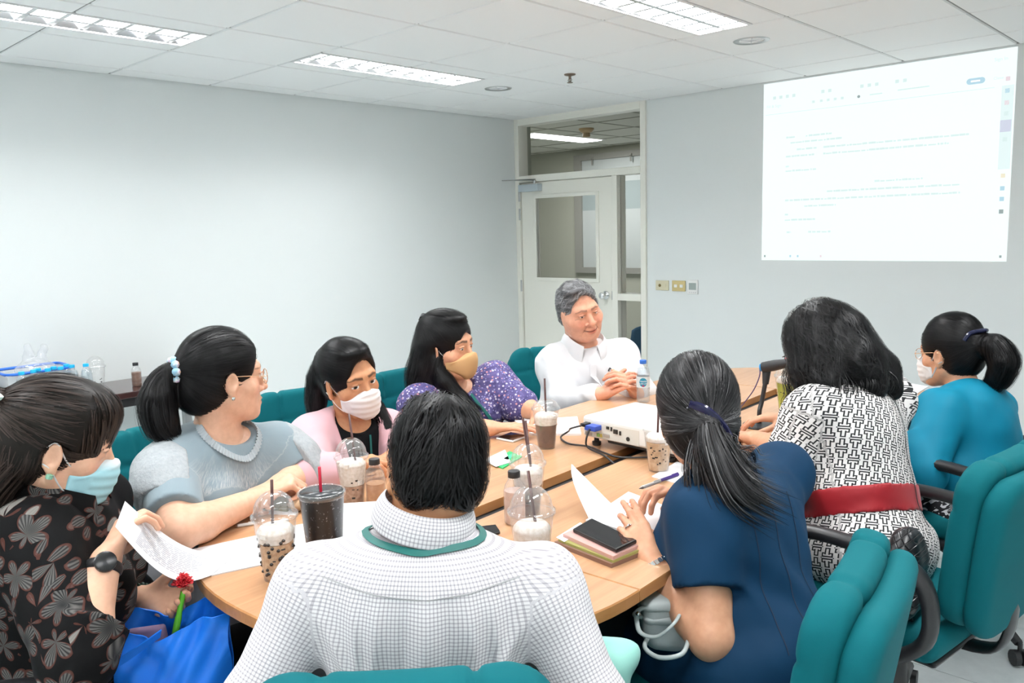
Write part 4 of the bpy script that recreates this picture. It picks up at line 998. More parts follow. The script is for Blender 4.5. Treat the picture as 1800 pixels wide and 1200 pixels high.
# ------------------------------------------------------------------ man in the checked shirt, back to the camera
def uvattr(m): return X(m.attr('gu').outputs['Fac']), X(m.attr('gv').outputs['Fac'])
m = Mat('grey_check_shirting', (.8, .8, .8), .85); u, v = uvattr(m); q = 150.0
ln = lambda t: (t * q).fract().lt(.36)
gx, gy = ln(u), ln(v); both = gx * .5 + gy * .5
m.color(m.ramp(both, [(0, (.80, .78, .79)), (.5, (.55, .52, .55)), (1, (.36, .34, .37))])); m.b.inputs['Sheen Weight'].default_value = .1; M_CHECK = m.m
arms = {'R': dict(e=W(1045, 1235, 1.46), w=W(900, 1330, 1.78), d=heading(150) - UZ * .1, n=-UZ), 'L': dict(e=W(448, 1235, 1.44), w=W(610, 1330, 1.78), d=heading(115) - UZ * .1, n=-UZ)}
p = Person(neck=W(745, 952, 1.48), pelvis=W(745, 1310, 1.53), h=136, head=W(766, 822, 1.50), hf=head_frame(150, 14, 9), s=1.06, female=False, build=1.10, sh={'L': W(556, 1030, 1.49), 'R': W(950, 1030, 1.50)}, arms=arms, head_s=1.03, opts=dict(neckr=1.12))
p.skin(SK_TAN, 'person', 'man in a grey checked shirt seen from behind at the near end of the table', 'person')
f = p.torso(.014); p.sleeve(f, 'R', 1.95, .012); p.sleeve(f, 'L', 1.95, .012)
f.ell(p.N + p.U * .055 + p.F * .0, (.085, .085, .06), np.array([p.R, p.F, p.U]), .01, 's')
UY = p.Ls * .88
def shirt6(P, f=f, p=p):
    d = f(P); q = P - p.P; r, fw, uu = q @ p.R, q @ p.F, q @ p.U; back = np.clip(-fw / .05, 0, 1) * (np.abs(r) < .19)
    lo = np.clip((UY - uu) / .04, 0, 1) * back; yoke = np.clip((uu - UY) / .004, 0, 1) * back
    g = 0
    for a, b_, w_, h_ in SEG6:                                      # drawn folds: ridges along segments of the back
        ab = b_ - a; t = np.clip(((r - a[0]) * ab[0] + (uu - a[1]) * ab[1]) / (ab @ ab), 0, 1); dd = np.hypot(r - a[0] - t * ab[0], uu - a[1] - t * ab[1]); g = g + h_ * np.exp(-(dd / w_) ** 2) * np.sin(np.clip(t, .04, .96) * PI) ** .5
    return d - back * g - yoke * .002 - .0025 * wob(P * V(1, 1, .6), 38, 2)
SEG6 = [(np.array(a), np.array(b_), w_, h_) for a, b_, w_, h_ in (((.012, UY), (.010, .04), .017, .011), ((-.022, UY - .01), (-.03, .10), .008, -.006), ((.046, UY - .01), (.055, .10), .008, -.007),
    ((-.07, UY - .005), (-.085, .12), .013, .009), ((-.115, UY - .01), (-.10, .15), .010, .008), ((.085, UY - .005), (.10, .13), .012, .009), ((.125, UY - .02), (.155, .10), .012, .010),
    ((-.165, UY - .06), (-.05, .06), .013, .012), ((-.17, UY - .12), (-.07, .02), .011, .009), ((.17, UY - .07), (.06, .05), .013, .012), ((.17, UY - .14), (.08, .01), .011, .010), ((-.12, .10), (.10, .04), .014, .008))]
p.garment('shirt', shirt6, *f.bounds(), M_CHECK, .0065)
p.strap('yoke_seam', shirt6, [p.at(r_, -.4, UY + .012 * abs(r_) / .15) for r_ in (-.17, -.1, 0, .1, .17)], p.F, plain('seam_grey', (.45, .44, .45), .8), .0022, .0006, .0004)
F6 = f; ax6 = nrm(p.H((0, -.03, -.06)) - p.N)
shirt_collar(p, Mat('check_collar_cloth', (.70, .68, .69), .85).m if False else M_CHECK, p.N + p.U * .036 - p.F * .002, ax6 * .6 + p.U * .4, p.F, .079, .079, .046, .050)
pts = [p.N + p.R * r + p.U * u + p.F * b for r, u, b in ((-.09, .032, .03), (-.088, .028, -.03), (-.06, .022, -.10), (0, .018, -.12), (.05, .020, -.11), (.09, .024, -.04), (.095, .028, .02))]
p.strap('lanyard', shirt6, [q_ + (-p.F * .05 if i in (2, 3, 4) else (p.R * (-.05 if i < 2 else .05))) + p.U * .0 for i, q_ in enumerate(pts)], [p.R, p.R * .8 + p.F * .3, p.F + p.R * .3, p.F, p.F - p.R * .3, -p.R * .8 + p.F * .3, -p.R], M_STRAPG, .013, .0016, .003, 'green lanyard round the collar')
trousers(p, M_DARKCLOTH)
hf = Field(); hf.ell((0, -.014, .034), (.083, .107, .098)); hf.ell((0, -.05, -.02), (.074, .066, .062), k=.03); hf.ell((0, .105, -.03), (.07, .062, .09), k=.01, op='s'); hf.ell((0, .07, .105), (.05, .04, .03), k=.03)
for s in (-1, 1): hf.ell((s * .09, .0, -.03), (.026, .028, .045), k=.008, op='s')
hf.raw(lambda P: -.058 + .0 - P[:, 2] - .20 * np.abs(P[:, 0]), (-.2, -.2, -.2), (.2, .2, .2), .012, 'i')
p.hairmesh(hf, H_BLACK, lambda P: np.stack([P[:, 0] * .6, -(P[:, 1] + .06) * .5 - .02, -np.ones(len(P)) * .05 - .0 * P[:, 2]], 1) + .05 * np.stack([P[:, 0], P[:, 1], 0 * P[:, 0]], 1), n=2600, steps=6, step=.009, width=.0019, lift=.005, jit=.5, label='short black hair')
PERSON_CHECK = p

# ------------------------------------------------------------------ smiling man in the white shirt
M_WSHIRT = fabric('white_shirting', (.74, .74, .76), .8, 1200, .12, .02)
arms = {'R': dict(e=W(990, 705, 3.78), w=W(1062, 691, 3.66), d=W(1098, 668, 3.62) - W(1062, 691, 3.66), n=heading(60), hand=dict(curl=(28, 34, 22), thumb=(30, 10, 10))), 'L': dict(e=W(1128, 690, 3.80), w=W(1118, 690, 3.68), d=W(1096, 664, 3.62) - W(1118, 690, 3.68), n=heading(220), hand=dict(curl=(35, 45, 25)))}
p = Person(neck=W(1026, 607, 3.93), pelvis=W(1020, 765, 4.02), h=-32, head=W(1018, 545, 3.86), hf=head_frame(-22, 8, 13), s=1.10, female=False, build=1.16, sh={'R': W(976, 638, 3.93), 'L': W(1092, 624, 3.98)}, arms=arms, head_s=1.10, opts=dict(smile=True, fat=.42, nose=1.3, eye=.0014, brow=.6, neckr=1.12), belly=1.12)
p.skin(SK_ROSY, 'person', 'smiling grey-haired man in a white shirt seated before the door', 'person'); p.eyes((.15, 1, -.1))
f = p.torso(.014); p.sleeve(f, 'R', 1.9, .016); p.sleeve(f, 'L', 1.9, .016); f.ell(p.N + p.U * .05 + p.F * .035, (.075, .085, .055), np.array([p.R, p.F, p.U]), .008, 's'); f.cone(p.at(0, .19, p.Ls * 1.02), p.at(0, .17, p.Ls * .74), .052, .004, .008, 's')
f5 = f
def shirt5(P): return f5(P) - .006 * wob(P * V(1, 1, .7), 30, 1) - .0035 * wob(P, 62, 4)
p.garment('shirt', shirt5, *f.bounds(), M_WSHIRT, .0075)
shirt_collar(p, M_WSHIRT, p.N + p.F * .012 + p.U * .020, p.U + p.F * .30, p.F, .088, .090, .036, .052, 22, .06, .024)
b0 = p.at(.02, .2, p.Ls * .88); p.strap('placket', shirt5, [p.at(.0, .3, p.Ls * q_) for q_ in (.86, .6, .35, .15)], -p.F, M_WSHIRT, .032, .002, .002)
c = [p.at(r, .3, p.Ls * u) for r, u in ((-.13, .66), (-.045, .66), (-.05, .46), (-.125, .46))]; pk = p.patch('chest_pocket', shirt5, c, -p.F, M_WSHIRT, .004, .003, 10, 10)
b = MB(); q0 = trace_to(shirt5, np.array([p.at(-.095, .3, p.Ls * .80)]), -p.F, .010)[0]; q1 = trace_to(shirt5, np.array([p.at(-.125, .3, p.Ls * .56)]), -p.F, .010)[0]
b.tube(spline([q0 + p.R * .014 - p.U * .008, q0 + p.R * .010 + p.U * .004, q0, q0 * .5 + q1 * .5, q1], 5), .003, 6); b.tube(spline([q0 + p.R * .05 - p.U * .03, q0 + p.R * .046 - p.U * .06, q0 + p.R * .05 - p.U * .085], 4), .002, 6); p.mb('folded_eyeglasses', b, M_BLACK, label='dark eyeglasses hung in the chest pocket')
trousers(p, M_TROUSER)
hf = p.cap(.0085, ((0.004, .094, -.018), (.087, .064, .114)), -.05); hf.ell((.025, .03, .106), (.045, .04, .014), k=.02)
hf5 = hf; hf = _HF(hf5, lambda P: hf5(P) - .003 * wob(P * V(1, .6, 1), 130, 3))
p.hairmesh(hf, H_SILVER, lambda P: np.stack([.5 + P[:, 0] * 0, -.6 + 0 * P[:, 0], -.2 - 3 * np.abs(P[:, 0])], 1), n=1900, steps=6, step=.010, width=.0022, lift=.004, jit=.5, wave=.4, label='short wavy grey hair')
PERSON_WHITE = p

# ------------------------------------------------------------------ woman in the grey-blue blouse
m = Mat('grey_blue_brocade', (.3, .38, .42), .8); u, v = uvattr(m); arm_ = X(m.attr('garm').outputs['Fac']); n = m.noise(m.comb(u * 330.0, v * 60.0), 1.0, 3, .6); n2 = m.noise(m.comb(u * 40.0, v * 12.0), 1.0, 2)
top = X.op('MULTIPLY', (0.40 - v + (n2 - .5) * .10), 9.0, clamp=True) * (1.0 - arm_); fl = (n * 1.0).step(.42, .60) * top
m.color(m.mix(fl, m.mix(n2, (.20, .265, .30), (.24, .305, .34)), (.52, .53, .54))); m.bump(n, .25, .001); m.b.inputs['Sheen Weight'].default_value = .2; M_BROC = m.m
m = Mat('pale_crepe_cap_sleeve', (.42, .45, .47), .75); n = m.noise(m.coords(), 95, 4, .6); m.color(m.mix(n, (.25, .285, .31), (.47, .49, .50))); m.bump(n, .8, .004); M_CREPE = m.m
arms = {'R': dict(e=Wz(312, 935, .80), w=Wz(462, 872, .800), d=W(515, 842, 2.28) - W(462, 872, 2.25), n=-UZ + heading(90) * .4, hand=dict(curl=(62, 78, 48), thumb=(22, 40, 20))), 'L': dict(e=W(528, 838, 2.45), w=W(492, 850, 2.33), d=W(462, 862, 2.27) - W(492, 850, 2.33), n=-UZ + heading(-60) * .3, hand=dict(curl=(60, 70, 40)))}
p = Person(neck=W(391, 764, 2.33), pelvis=W(330, 985, 2.42), h=18, head=W(394, 660, 2.32), hf=head_frame(80, 3, -2), s=1.06, build=1.12, sh={'R': W(296, 822, 2.22), 'L': W(486, 785, 2.46)}, arms=arms, head_s=1.06, opts=dict(fat=.10, eye=.0045, nose=1.05, lip=(.80, .45, .45), brow=.6, neckr=1.08), bust=1.1)
p.skin(SK_FAIR, 'person', 'woman in a grey-blue blouse with puffed sleeves and wire glasses, head turned to the screen', 'person'); p.eyes((0, 1, 0))
f = p.torso(.010); p.sleeve(f, 'R', .78, .013, .010); p.sleeve(f, 'L', .74, .013, .008); f.ell(p.N + p.U * .050 + p.F * .022, (.086, .080, .058), np.array([p.R, p.F, p.U]), .006, 's'); f2 = f
def blouse2(P): return f2(P) - .0025 * wob(P, 26, 3)
p.garment('blouse', blouse2, *f.bounds(), M_BROC, .007)
q = []
for k in range(40):
    a = 2 * PI * k / 40; s_ = p.N + p.U * .02 + p.F * .022 + (p.R * math.cos(a) * .086 + p.F * math.sin(a) * .080); q.append(trace_to(blouse2, np.array([s_ + p.U * .08]), -p.U, .003)[0])
b = MB(); Q_ = np.array(q); N_ = np.array([nrm(p.R * math.cos(2 * PI * k / 40) + p.F * math.sin(2 * PI * k / 40)) for k in range(40)])
QQ = np.array(spline(Q_, 6, True)); NN = np.array(spline(N_, 6, True)); ruf = .0022 * np.sin(np.arange(len(QQ)) * 1.6)
vs = np.concatenate([QQ + NN * .010 - p.U * .004 + NN * ruf[:, None], QQ + p.U * .006 - NN * .003 + NN * ruf[:, None], QQ + p.U * .007 - NN * .006 + NN * ruf[:, None], QQ - NN * .004 - p.U * .004]); m_ = len(QQ)
b.add(vs, [(r_ * m_ + i, r_ * m_ + (i + 1) % m_, ((r_ + 1) % 4) * m_ + (i + 1) % m_, ((r_ + 1) % 4) * m_ + i) for r_ in range(4) for i in range(m_)]); p.mb('ruffled_collar', b, M_BROC)
for k, g in (('R', 1), ('L', -1)):                                  # petal cap over each shoulder
    S, E = p.sh[k], p.arms[k]['e']; t = nrm(E - S); out = nrm(p.R * g - t * (p.R @ t) * g); pf = Field(); r0 = p.armr()[0]
    pf.ell(S + t * .065 + out * .008, (.090, .150, .094), np.array([np.cross(out, t), t, out]), .02)
    end = S + t * .150
    fnp = lambda P, pf=pf, end=end, t=t, out=out, S=S: np.maximum.reduce([pf(P) - .003 * wob(P, 60, 2), (P - end) @ t - .35 * np.abs((P - end) @ np.cross(out, t)), -(P - S) @ t - .05, -(P - S) @ out - .02])
    p.garment('cap_sleeve', fnp, *pf.bounds(), M_CREPE, .006)
trousers(p, M_TROUSER)
hf = p.cap(.012, ((.0, .106, -.028), (.078, .074, .107)), -.10); hf.ell((0, -.075, -.045), (.05, .045, .05), k=.03)
hf.path([(0, -.105, .03), (0, -.145, .012)], [.026, .022], .015); hf.path([(0, -.145, .012), (.005, -.172, -.045), (.01, -.165, -.10), (.01, -.135, -.135)], [.024, .037, .038, .018], .02)
tie = V(0, -.125, .025); p.hairmesh(hf, H_BLACK, lambda P: np.where((P[:, 1] < -.12)[:, None], V(.02, -.0, -1), tie - P), n=2200, steps=10, step=.013, width=.0018, lift=.002, jit=.12, locks=[dict(p=[(0, -.125, .025), (0, -.16, .0), (.005, -.178, -.06), (.012, -.165, -.12), (.015, -.13, -.155)], r=[.020, .030, .042, .042, .02], n=500, k=12, fray=.15)], label='black hair in a ponytail')
sc = MB()
for k in range(9):
    a = 2 * PI * k / 9; cc = V(.028 * math.cos(a), -.128, .022 + .028 * math.sin(a)); g_ = MB(); g_.lathe([(.0001, -.012), (.009, -.008), (.012, 0), (.009, .008), (.0001, .012)], 8, cc, cap=False); sc.add(p.H(g_.v), g_.f)
sc_m = Mat('pastel_scrunchie', (.5, .65, .75), .7); n = sc_m.noise(sc_m.coords(), 45, 1); sc_m.color(sc_m.ramp(n, [(.40, (.30, .52, .68)), (.50, (.80, .82, .84)), (.58, (.62, .45, .70)), (.66, (.85, .60, .25))])); p.mb('scrunchie', sc, sc_m.m, sharp=None, label='pastel scrunchie')
p.glasses(M_GOLDW, M_LENS, .022)
er = MB(); er.lathe([(.0001, -.006), (.004, -.004), (.005, 0), (.004, .004), (.0001, .006)], 10, (.079, -.002, -.052), cap=False); er.v = [tuple(x_) for x_ in p.H(er.v)]; p.mb('earring', er, M_CHROME)
PERSON_BLOUSE = p
# ------------------------------------------------------------------ woman in the black floral blouse, near left
m = Mat('black_floral_print', (.01, .01, .012), .8); u, v = uvattr(m); SC = 15.0
ox, oy, oz = m.xyz(); cx_, cy_, cz_ = (ox * .73 + oy * .68) * SC, oz * SC, (oy * .73 - ox * .68) * SC; vo = m.node('ShaderNodeTexVoronoi', feature='F1'); vo.inputs['Scale'].default_value = 1; vo.inputs['Randomness'].default_value = .85; m.nt.links.new(m.comb(cx_, cy_, cz_), vo.inputs['Vector'])
sp = m.node('ShaderNodeSeparateXYZ'); m.nt.links.new(vo.outputs['Position'], sp.inputs[0]); sc_ = m.node('ShaderNodeSeparateColor'); m.nt.links.new(vo.outputs['Color'], sc_.inputs[0]); rn = X(sc_.outputs[0])
dx, dy = cx_ - X(sp.outputs[0]), cy_ - X(sp.outputs[1]); th = X.op('ARCTAN2', dy, dx); r = X(vo.outputs['Distance'])
lobe = X.op('COSINE', th * 2.5 + rn * 6.0).abs(); rim = lobe * .34 + .26; inside = r.lt(rim); edge = (r - rim).abs().lt(.035) * r.gt(.10); vein = ((th * 34.0).sin() * .5 + .5) * r.step(.02, .35)
petal = m.mix(vein * .8 + rn * .2, (.012, .0125, .014), (.135, .132, .125)); bright = rn.gt(.80) ; petal = m.mix(bright * .6, petal, (.30, .285, .26))
c1 = m.mix(inside, (.004, .004, .0045), petal); m.color(m.mix(edge * .8, c1, (.085, .03, .022))); m.b.inputs['Specular IOR Level'].default_value = .15; M_FLORAL = m.m
arms = {'R': dict(e=W(138, 1150, 1.57), w=W(186, 985, 1.68), d=W(226, 910, 1.74) - W(186, 985, 1.68), n=heading(95) - UZ * .3, hand=dict(curl=(38, 48, 30), thumb=(20, 42, 10))), 'L': dict(e=W(120, 1075, 1.98), w=W(255, 1052, 1.88), d=W(320, 1062, 1.84) - W(255, 1052, 1.88), n=UZ * .8 + heading(-30), hand=dict(curl=(25, 30, 20), thumb=(45, 15, 10)))}
p = Person(neck=W(105, 872, 1.80), pelvis=W(92, 1275, 1.86), h=58, head=W(104, 775, 1.77), hf=head_frame(70, 18, 2), s=1.08, build=1.12, sh={'R': W(62, 948, 1.68), 'L': W(165, 880, 1.98)}, arms=arms, head_s=1.08, opts=dict(eye=.0012, brow=.5), bust=1.1)
p.skin(SK_FAIR, 'person', 'woman in a black floral blouse holding up a sheet at the near left', 'person'); p.eyes((0, 1, -.4))
f = p.torso(.015); p.sleeve(f, 'R', 1.32, .022, .026); p.sleeve(f, 'L', 1.35, .018, .022); f.ell(p.N + p.U * .05 + p.F * .045, (.066, .095, .06), np.array([p.R, p.F, p.U]), .006, 's'); f.cone(p.at(0, .18, p.Ls * .99), p.at(0, .15, p.Ls * .70), .05, .004, .01, 's'); f1 = f
def blouse1(P): return f1(P) - .004 * wob(P, 24, 5) - .002 * wob(P, 50, 2)
p.garment('blouse', blouse1, *f.bounds(), M_FLORAL, .0075)
shirt_collar(p, M_FLORAL, p.N + p.F * .012 + p.U * .016, p.U + p.F * .3, p.F, .084, .084, .030, .045, 38, .05, .022)
trousers(p, fabric('dark_floral_skirt', (.012, .012, .014)))
hf = p.cap(.013, ((0, .112, -.088), (.072, .062, .098)), -.085); hf.ell((0, .035, .075), (.070, .062, .045), k=.03)
hf.ell((.02, .125, -.03), (.035, .03, .05), k=.008, op='s') if False else None
hf.ell((.0, -.135, .055), (.032, .030, .032), k=.012)
hf.path([(.02, -.09, -.02), (.03, -.115, -.10), (.035, -.125, -.22), (.03, -.12, -.34)], [.055, .052, .045, .02], .03)
bun = V(0, -.128, .055)
def flow1(P):
    D = bun - P; bang = (P[:, 1] > .035) & (P[:, 2] > .0); D[bang] = V(0, .25, -1); low = (P[:, 2] < .0) & (P[:, 1] < -.02); D[low] = V(0, -.05, -1); bn = np.linalg.norm(P - bun, axis=1) < .04; D[bn] = np.cross(P[bn] - bun, V(1, .2, 0)); return D
M_BHAIR = hair_mat('brown_fringe_hair', (.005, .004, .0033), (.055, .038, .031))
p.hairmesh(hf, M_BHAIR, flow1, n=2600, steps=9, step=.012, width=.0019, lift=.0025, jit=.14, locks=[dict(p=[(.03, -.07, -.03), (.04, -.11, -.12), (.045, -.125, -.24), (.04, -.125, -.36)], r=[.05, .058, .05, .04], n=420, k=12, fray=.12)], label='dark brown hair with a fringe and a small bun')
b = MB()
for k, (x, y, z) in enumerate([(.034, -.118, .075), (.036, -.112, .052), (.045, -.100, .045), (.040, -.120, .038)]):
    g_ = MB(); g_.lathe([(.0001, -.008), (.006, -.004), (.009, .002), (.004, .006), (.0001, .008)], 6, (x, y, z), cap=False); b.add(p.H(g_.v), g_.f)
hm = Mat('pale_flower_clip', (.7, .75, .7), .4); n = hm.noise(hm.coords(), 60, 1); hm.color(hm.ramp(n, [(.42, (.55, .70, .62)), (.55, (.80, .78, .72))])); p.mb('flower_hair_tie', b, hm.m, sharp=.3, label='pale flower hair tie')
p.mask(maskmat('light_blue_mask', (.38, .68, .76), (.72, .80, .83)), M_LOOPW, label='light blue surgical mask')
er = MB(); er.lathe([(.0001, -.006), (.006, -.004), (.007, 0), (.006, .004), (.0001, .006)], 10, (.086, -.002, -.048), cap=False); er.v = [tuple(x_) for x_ in p.H(er.v)]; p.mb('earring', er, plain('green_gem', (.25, .5, .35), .2))
a = p.arms['R']; t = nrm(a['w'] - a['e']); c = a['w'] - t * .015; e1 = nrm(np.cross(t, UZ)); e2 = np.cross(t, e1)
b = MB(); b.tube([c + (e1 * math.cos(q_) + e2 * math.sin(q_)) * .0335 for q_ in np.linspace(0, 2 * PI, 25)[:-1]], .0105, 8, True, flat=(.35, 1)); wt = p.mb('smartwatch', b, M_BLACK, label='black round smartwatch')
camdir = nrm(CAM_C - c); ou = nrm(camdir - t * (camdir @ t)); dd = MB(); Mx = np.array([t, np.cross(ou, t), ou]); dd.lathe([(.019, .030), (.021, .034), (.021, .041), (.018, .043), (.0, .043)], 24, c, cap=False, M=Mx); p.mb('watch_case', dd, plain('watch_glass', (.006, .007, .008), .3), parent=wt)
a = p.arms['L']; t = nrm(a['w'] - a['e']); c = a['w'] - t * .01; e1 = nrm(np.cross(t, UZ)); e2 = np.cross(t, e1); b = MB()
for q_ in np.linspace(0, 2 * PI, 20)[:-1]:
    g_ = MB(); g_.lathe([(.0001, -.0055), (.0045, -.003), (.0055, 0), (.0045, .003), (.0001, .0055)], 8, c + (e1 * math.cos(q_) + e2 * math.sin(q_)) * .034, cap=False); b.add(g_.v, g_.f)
p.mb('bead_bracelet', b, plain('dark_green_beads', (.012, .03, .02), .2), sharp=None)
PERSON_FLORAL = p

# ------------------------------------------------------------------ young woman in the pink blazer
M_PINK = fabric('pink_suiting', (.66, .40, .44), .8, 1000, .15, .05); M_BLACKT = fabric('black_jersey', (.005, .0055, .007), .85)
arms = {'R': dict(e=Wz(535, 838, .795), w=Wz(606, 822, .80), d=W(655, 808, 2.66) - W(606, 822, 2.64), n=-UZ + heading(70) * .4, hand=dict(curl=(28, 35, 25))), 'L': dict(e=W(712, 800, 2.84), w=W(672, 815, 2.72), d=W(632, 812, 2.64) - W(672, 815, 2.72), n=-UZ + heading(-90) * .4, hand=dict(curl=(28, 35, 25)))}
p = Person(neck=W(620, 742, 2.86), pelvis=W(600, 905, 3.02), h=-14, head=W(615, 664, 2.81), hf=head_frame(-2, 6, 10), s=1.06, build=1.0, sh={'R': W(554, 770, 2.80), 'L': W(688, 765, 2.95)}, arms=arms, head_s=1.06, opts=dict(eye=.0052, brow=.85, blush=.6))
p.skin(SK_TAN, 'person', 'young woman in a pink blazer over a black top, wearing a white mask', 'person'); p.eyes((.45, 1, .12))
f = p.torso(.010); f.ell(p.N + p.U * .045 + p.F * .03, (.072, .075, .055), np.array([p.R, p.F, p.U]), .008, 's'); p.garment('black_top', f, *f.bounds(), M_BLACKT, .009)
g_ = p.torso(.024)
for k, sg in (('R', 1), ('L', -1)): g_.ell(p.sh[k] + p.U * .012 + p.R * sg * .008, (.062, .058, .035), np.array([p.R, p.F, p.U]), .03)
p.sleeve(g_, 'R', 1.92, .022, .004); p.sleeve(g_, 'L', 1.92, .022, .004); f3 = g_; g_.ell(p.N + p.U * .05 + p.F * .03, (.078, .085, .06), np.array([p.R, p.F, p.U]), .008, 's')
def blazer(P, p=p):
    q = P - p.P; r, fw, uu = q @ p.R, q @ p.F, q @ p.U; d = f3(P) - .003 * wob(P, 24, 6) - .0018 * wob(P, 52, 1)
    w = .010 + .062 * np.clip((uu - p.Ls * .25) / (p.Ls * .75), 0, 1.2); return np.maximum(d, np.where(fw > .03, w - np.abs(r), -1.0))
p.garment('blazer', blazer, *g_.bounds(), M_PINK, .0075)
for sg in (1, -1):
    F_ = .35; c = [p.at(sg * r_, F_, p.Ls * u_) for r_, u_ in ((.070, 1.0), (.016, .34), (.075, .50), (.128, .80))]
    p.patch('lapel', f3, c if sg < 0 else c, -p.F, M_PINK, .013, .006, 16, 14)
    c = [p.at(sg * r_, F_, p.Ls * u_) for r_, u_ in ((.062, 1.10), (.070, .93), (.118, .90), (.102, 1.05))]; p.patch('collar_leaf', f3, c, -p.F - p.U * .5, M_PINK, .017, .006, 8, 8)
shirt_collar(p, M_PINK, p.N + p.F * .0 - p.U * .004, p.U + p.F * .15, p.F, .080, .080, .028, .04, 75, .0, .02, name='back_collar')
p.strap('lanyard', f, [p.at(-.035, .3, p.Ls * .98), p.at(-.028, .3, p.Ls * .7), p.at(-.02, .3, p.Ls * .4)], -p.F, M_STRAPG, .007, .0012, .002)
trousers(p, M_DARKCLOTH)
hf = p.cap(.013, ((-.014, .105, -.018), (.074, .068, .108)), -.07); hf.ell((0, .03, .100), (.055, .05, .022), k=.02)
hf.path([(.02, -.10, .05), (.035, -.135, -.02), (.055, -.14, -.10), (.07, -.125, -.165)], [.030, .034, .030, .010], .03); hf.path([(-.06, -.045, -.05), (-.075, .005, -.13), (-.070, .06, -.19), (-.072, .075, -.235)], [.022, .026, .024, .008], .02)
def flow3(P): D = V(.01, -.12, .055) - P; lo = (P[:, 2] < -.02) | (P[:, 1] < -.115); D[lo] = V(.1, -.0, -1); return D
p.hairmesh(hf, H_BLACK, flow3, n=2000, steps=9, step=.012, width=.0018, lift=.002, jit=.14, locks=[dict(p=[(.02, -.115, .05), (.035, -.145, -.02), (.058, -.15, -.10), (.075, -.13, -.18)], r=[.026, .036, .032, .02], n=260, fray=.12), dict(p=[(-.06, -.04, -.05), (-.078, .008, -.13), (-.072, .064, -.19), (-.075, .08, -.245)], r=[.02, .028, .027, .016], n=220, fray=.15)], label='long black hair tied high')
p.mask(maskmat('white_mask', (.80, .78, .79)), M_LOOPW, label='white pleated surgical mask')
PERSON_PINK = p

# ------------------------------------------------------------------ woman in the purple speckled blouse
m = Mat('purple_speckled_print', (.06, .05, .16), .8); u, v = uvattr(m)
oc = m.coords('Object')
def dots(sc, th, seed):
    n_ = m.node('ShaderNodeMapping'); n_.inputs['Location'].default_value = (seed, seed * .7, seed * 1.3); m.nt.links.new(oc, n_.inputs[0]); return X(m.voronoi(n_.outputs[0], sc).outputs['Distance']).lt(th)
b1, b2, b3 = dots(62, .27, .0), dots(80, .27, 3.1), dots(50, .22, 7.7); nb = m.noise(m.comb(u, v), 60, 2)
c = m.mix(nb.step(.35, .65), (.045, .035, .14), (.12, .10, .27)); c = m.mix(b1, c, (.62, .58, .68)); c = m.mix(b2 * .8, c, (.30, .28, .55)); m.color(m.mix(b3, c, (.55, .25, .28))); M_PURP = m.m
arms = {'R': dict(e=W(760, 740, 3.12), w=Wz(862, 752, .785), d=W(915, 748, 3.05) - W(862, 752, 3.08), n=-UZ, hand=dict(curl=(8, 10, 6), thumb=(40, 5, 5))), 'L': dict(e=W(915, 712, 3.34), w=Wz(945, 724, .79), d=W(965, 740, 3.1) - W(945, 724, 3.2), n=-UZ, hand=dict(curl=(20, 25, 15)))}
p = Person(neck=W(797, 682, 3.34), pelvis=W(800, 815, 3.46), h=2, head=W(786, 606, 3.30), hf=head_frame(16, 2, 4), s=1.08, build=1.08, sh={'R': W(738, 712, 3.24), 'L': W(868, 672, 3.44)}, arms=arms, head_s=1.09, opts=dict(eye=.0026, brow=.9, fat=.06), bust=1.1)
p.skin(SK_MID, 'person', 'woman in a purple speckled blouse and tan mask with long loose hair', 'person'); p.eyes((.2, 1, -.25))
f = p.torso(.014); p.sleeve(f, 'R', 1.05, .022, .010, .03, .004); p.sleeve(f, 'L', 1.12, .024, -.006, .03, .006); f.ell(p.N + p.U * .045 + p.F * .03, (.072, .080, .058), np.array([p.R, p.F, p.U]), .006, 's'); f4 = f
def blouse4(P): return f4(P) - .004 * wob(P, 28, 3) - .002 * wob(P, 60, 7)
p.garment('blouse', blouse4, *f.bounds(), M_PURP, .0075)
L_ = [p.at(r_, .4, p.Ls * u_) for r_, u_ in ((-.005, 1.0), (-.03, .80), (-.06, .55), (-.075, .34))]; p.strap('lanyard', blouse4, L_, -p.F, M_STRAPG, .013, .0016, .003, 'green lanyard with a white badge clip')
L_ = [p.at(r_, .4, p.Ls * u_) for r_, u_ in ((.05, .85), (.02, .70), (-.03, .52), (-.073, .35))]; p.strap('lanyard_cord', blouse4, L_, -p.F, M_STRAPW, .006, .0016, .003)
q_ = trace_to(blouse4, np.array([p.at(-.076, .4, p.Ls * .31)]), -p.F, .006)[0]; b = MB(); b.box(q_, (.018, .010, .03), M=np.array([p.R, p.F, p.U])); p.mb('badge_clip', b, M_WHITE, False, None)
trousers(p, M_DARKCLOTH)
hf = p.cap(.013, ((-.008, .110, -.036), (.068, .063, .100)), None); hf.ell((0, .02, .104), (.055, .06, .020), k=.02)
hf.path([(.05, -.05, .0), (.065, -.06, -.08), (.075, -.055, -.17), (.085, -.05, -.25)], [.050, .050, .050, .030], .04); hf.path([(.0, -.08, -.02), (.01, -.10, -.12), (.03, -.10, -.24)], [.06, .06, .04], .04)
hf.path([(.070, -.01, -.05), (.072, .03, -.12), (.055, .085, -.19), (.02, .13, -.24)], [.022, .030, .028, .008], .03); hf.path([(-.066, -.03, -.04), (-.075, -.03, -.12), (-.08, -.03, -.2)], [.025, .03, .012], .03)
def flow4(P): D = np.stack([P[:, 0] * 1.5, -.25 + 0 * P[:, 0], -np.ones(len(P))], 1); up = (P[:, 2] > .02); D[up] = V(0, -.085, .085) - P[up]; fr = (P[:, 1] > .02) & (P[:, 2] < -.06); D[fr] = V(-.4, .7, -1); return D
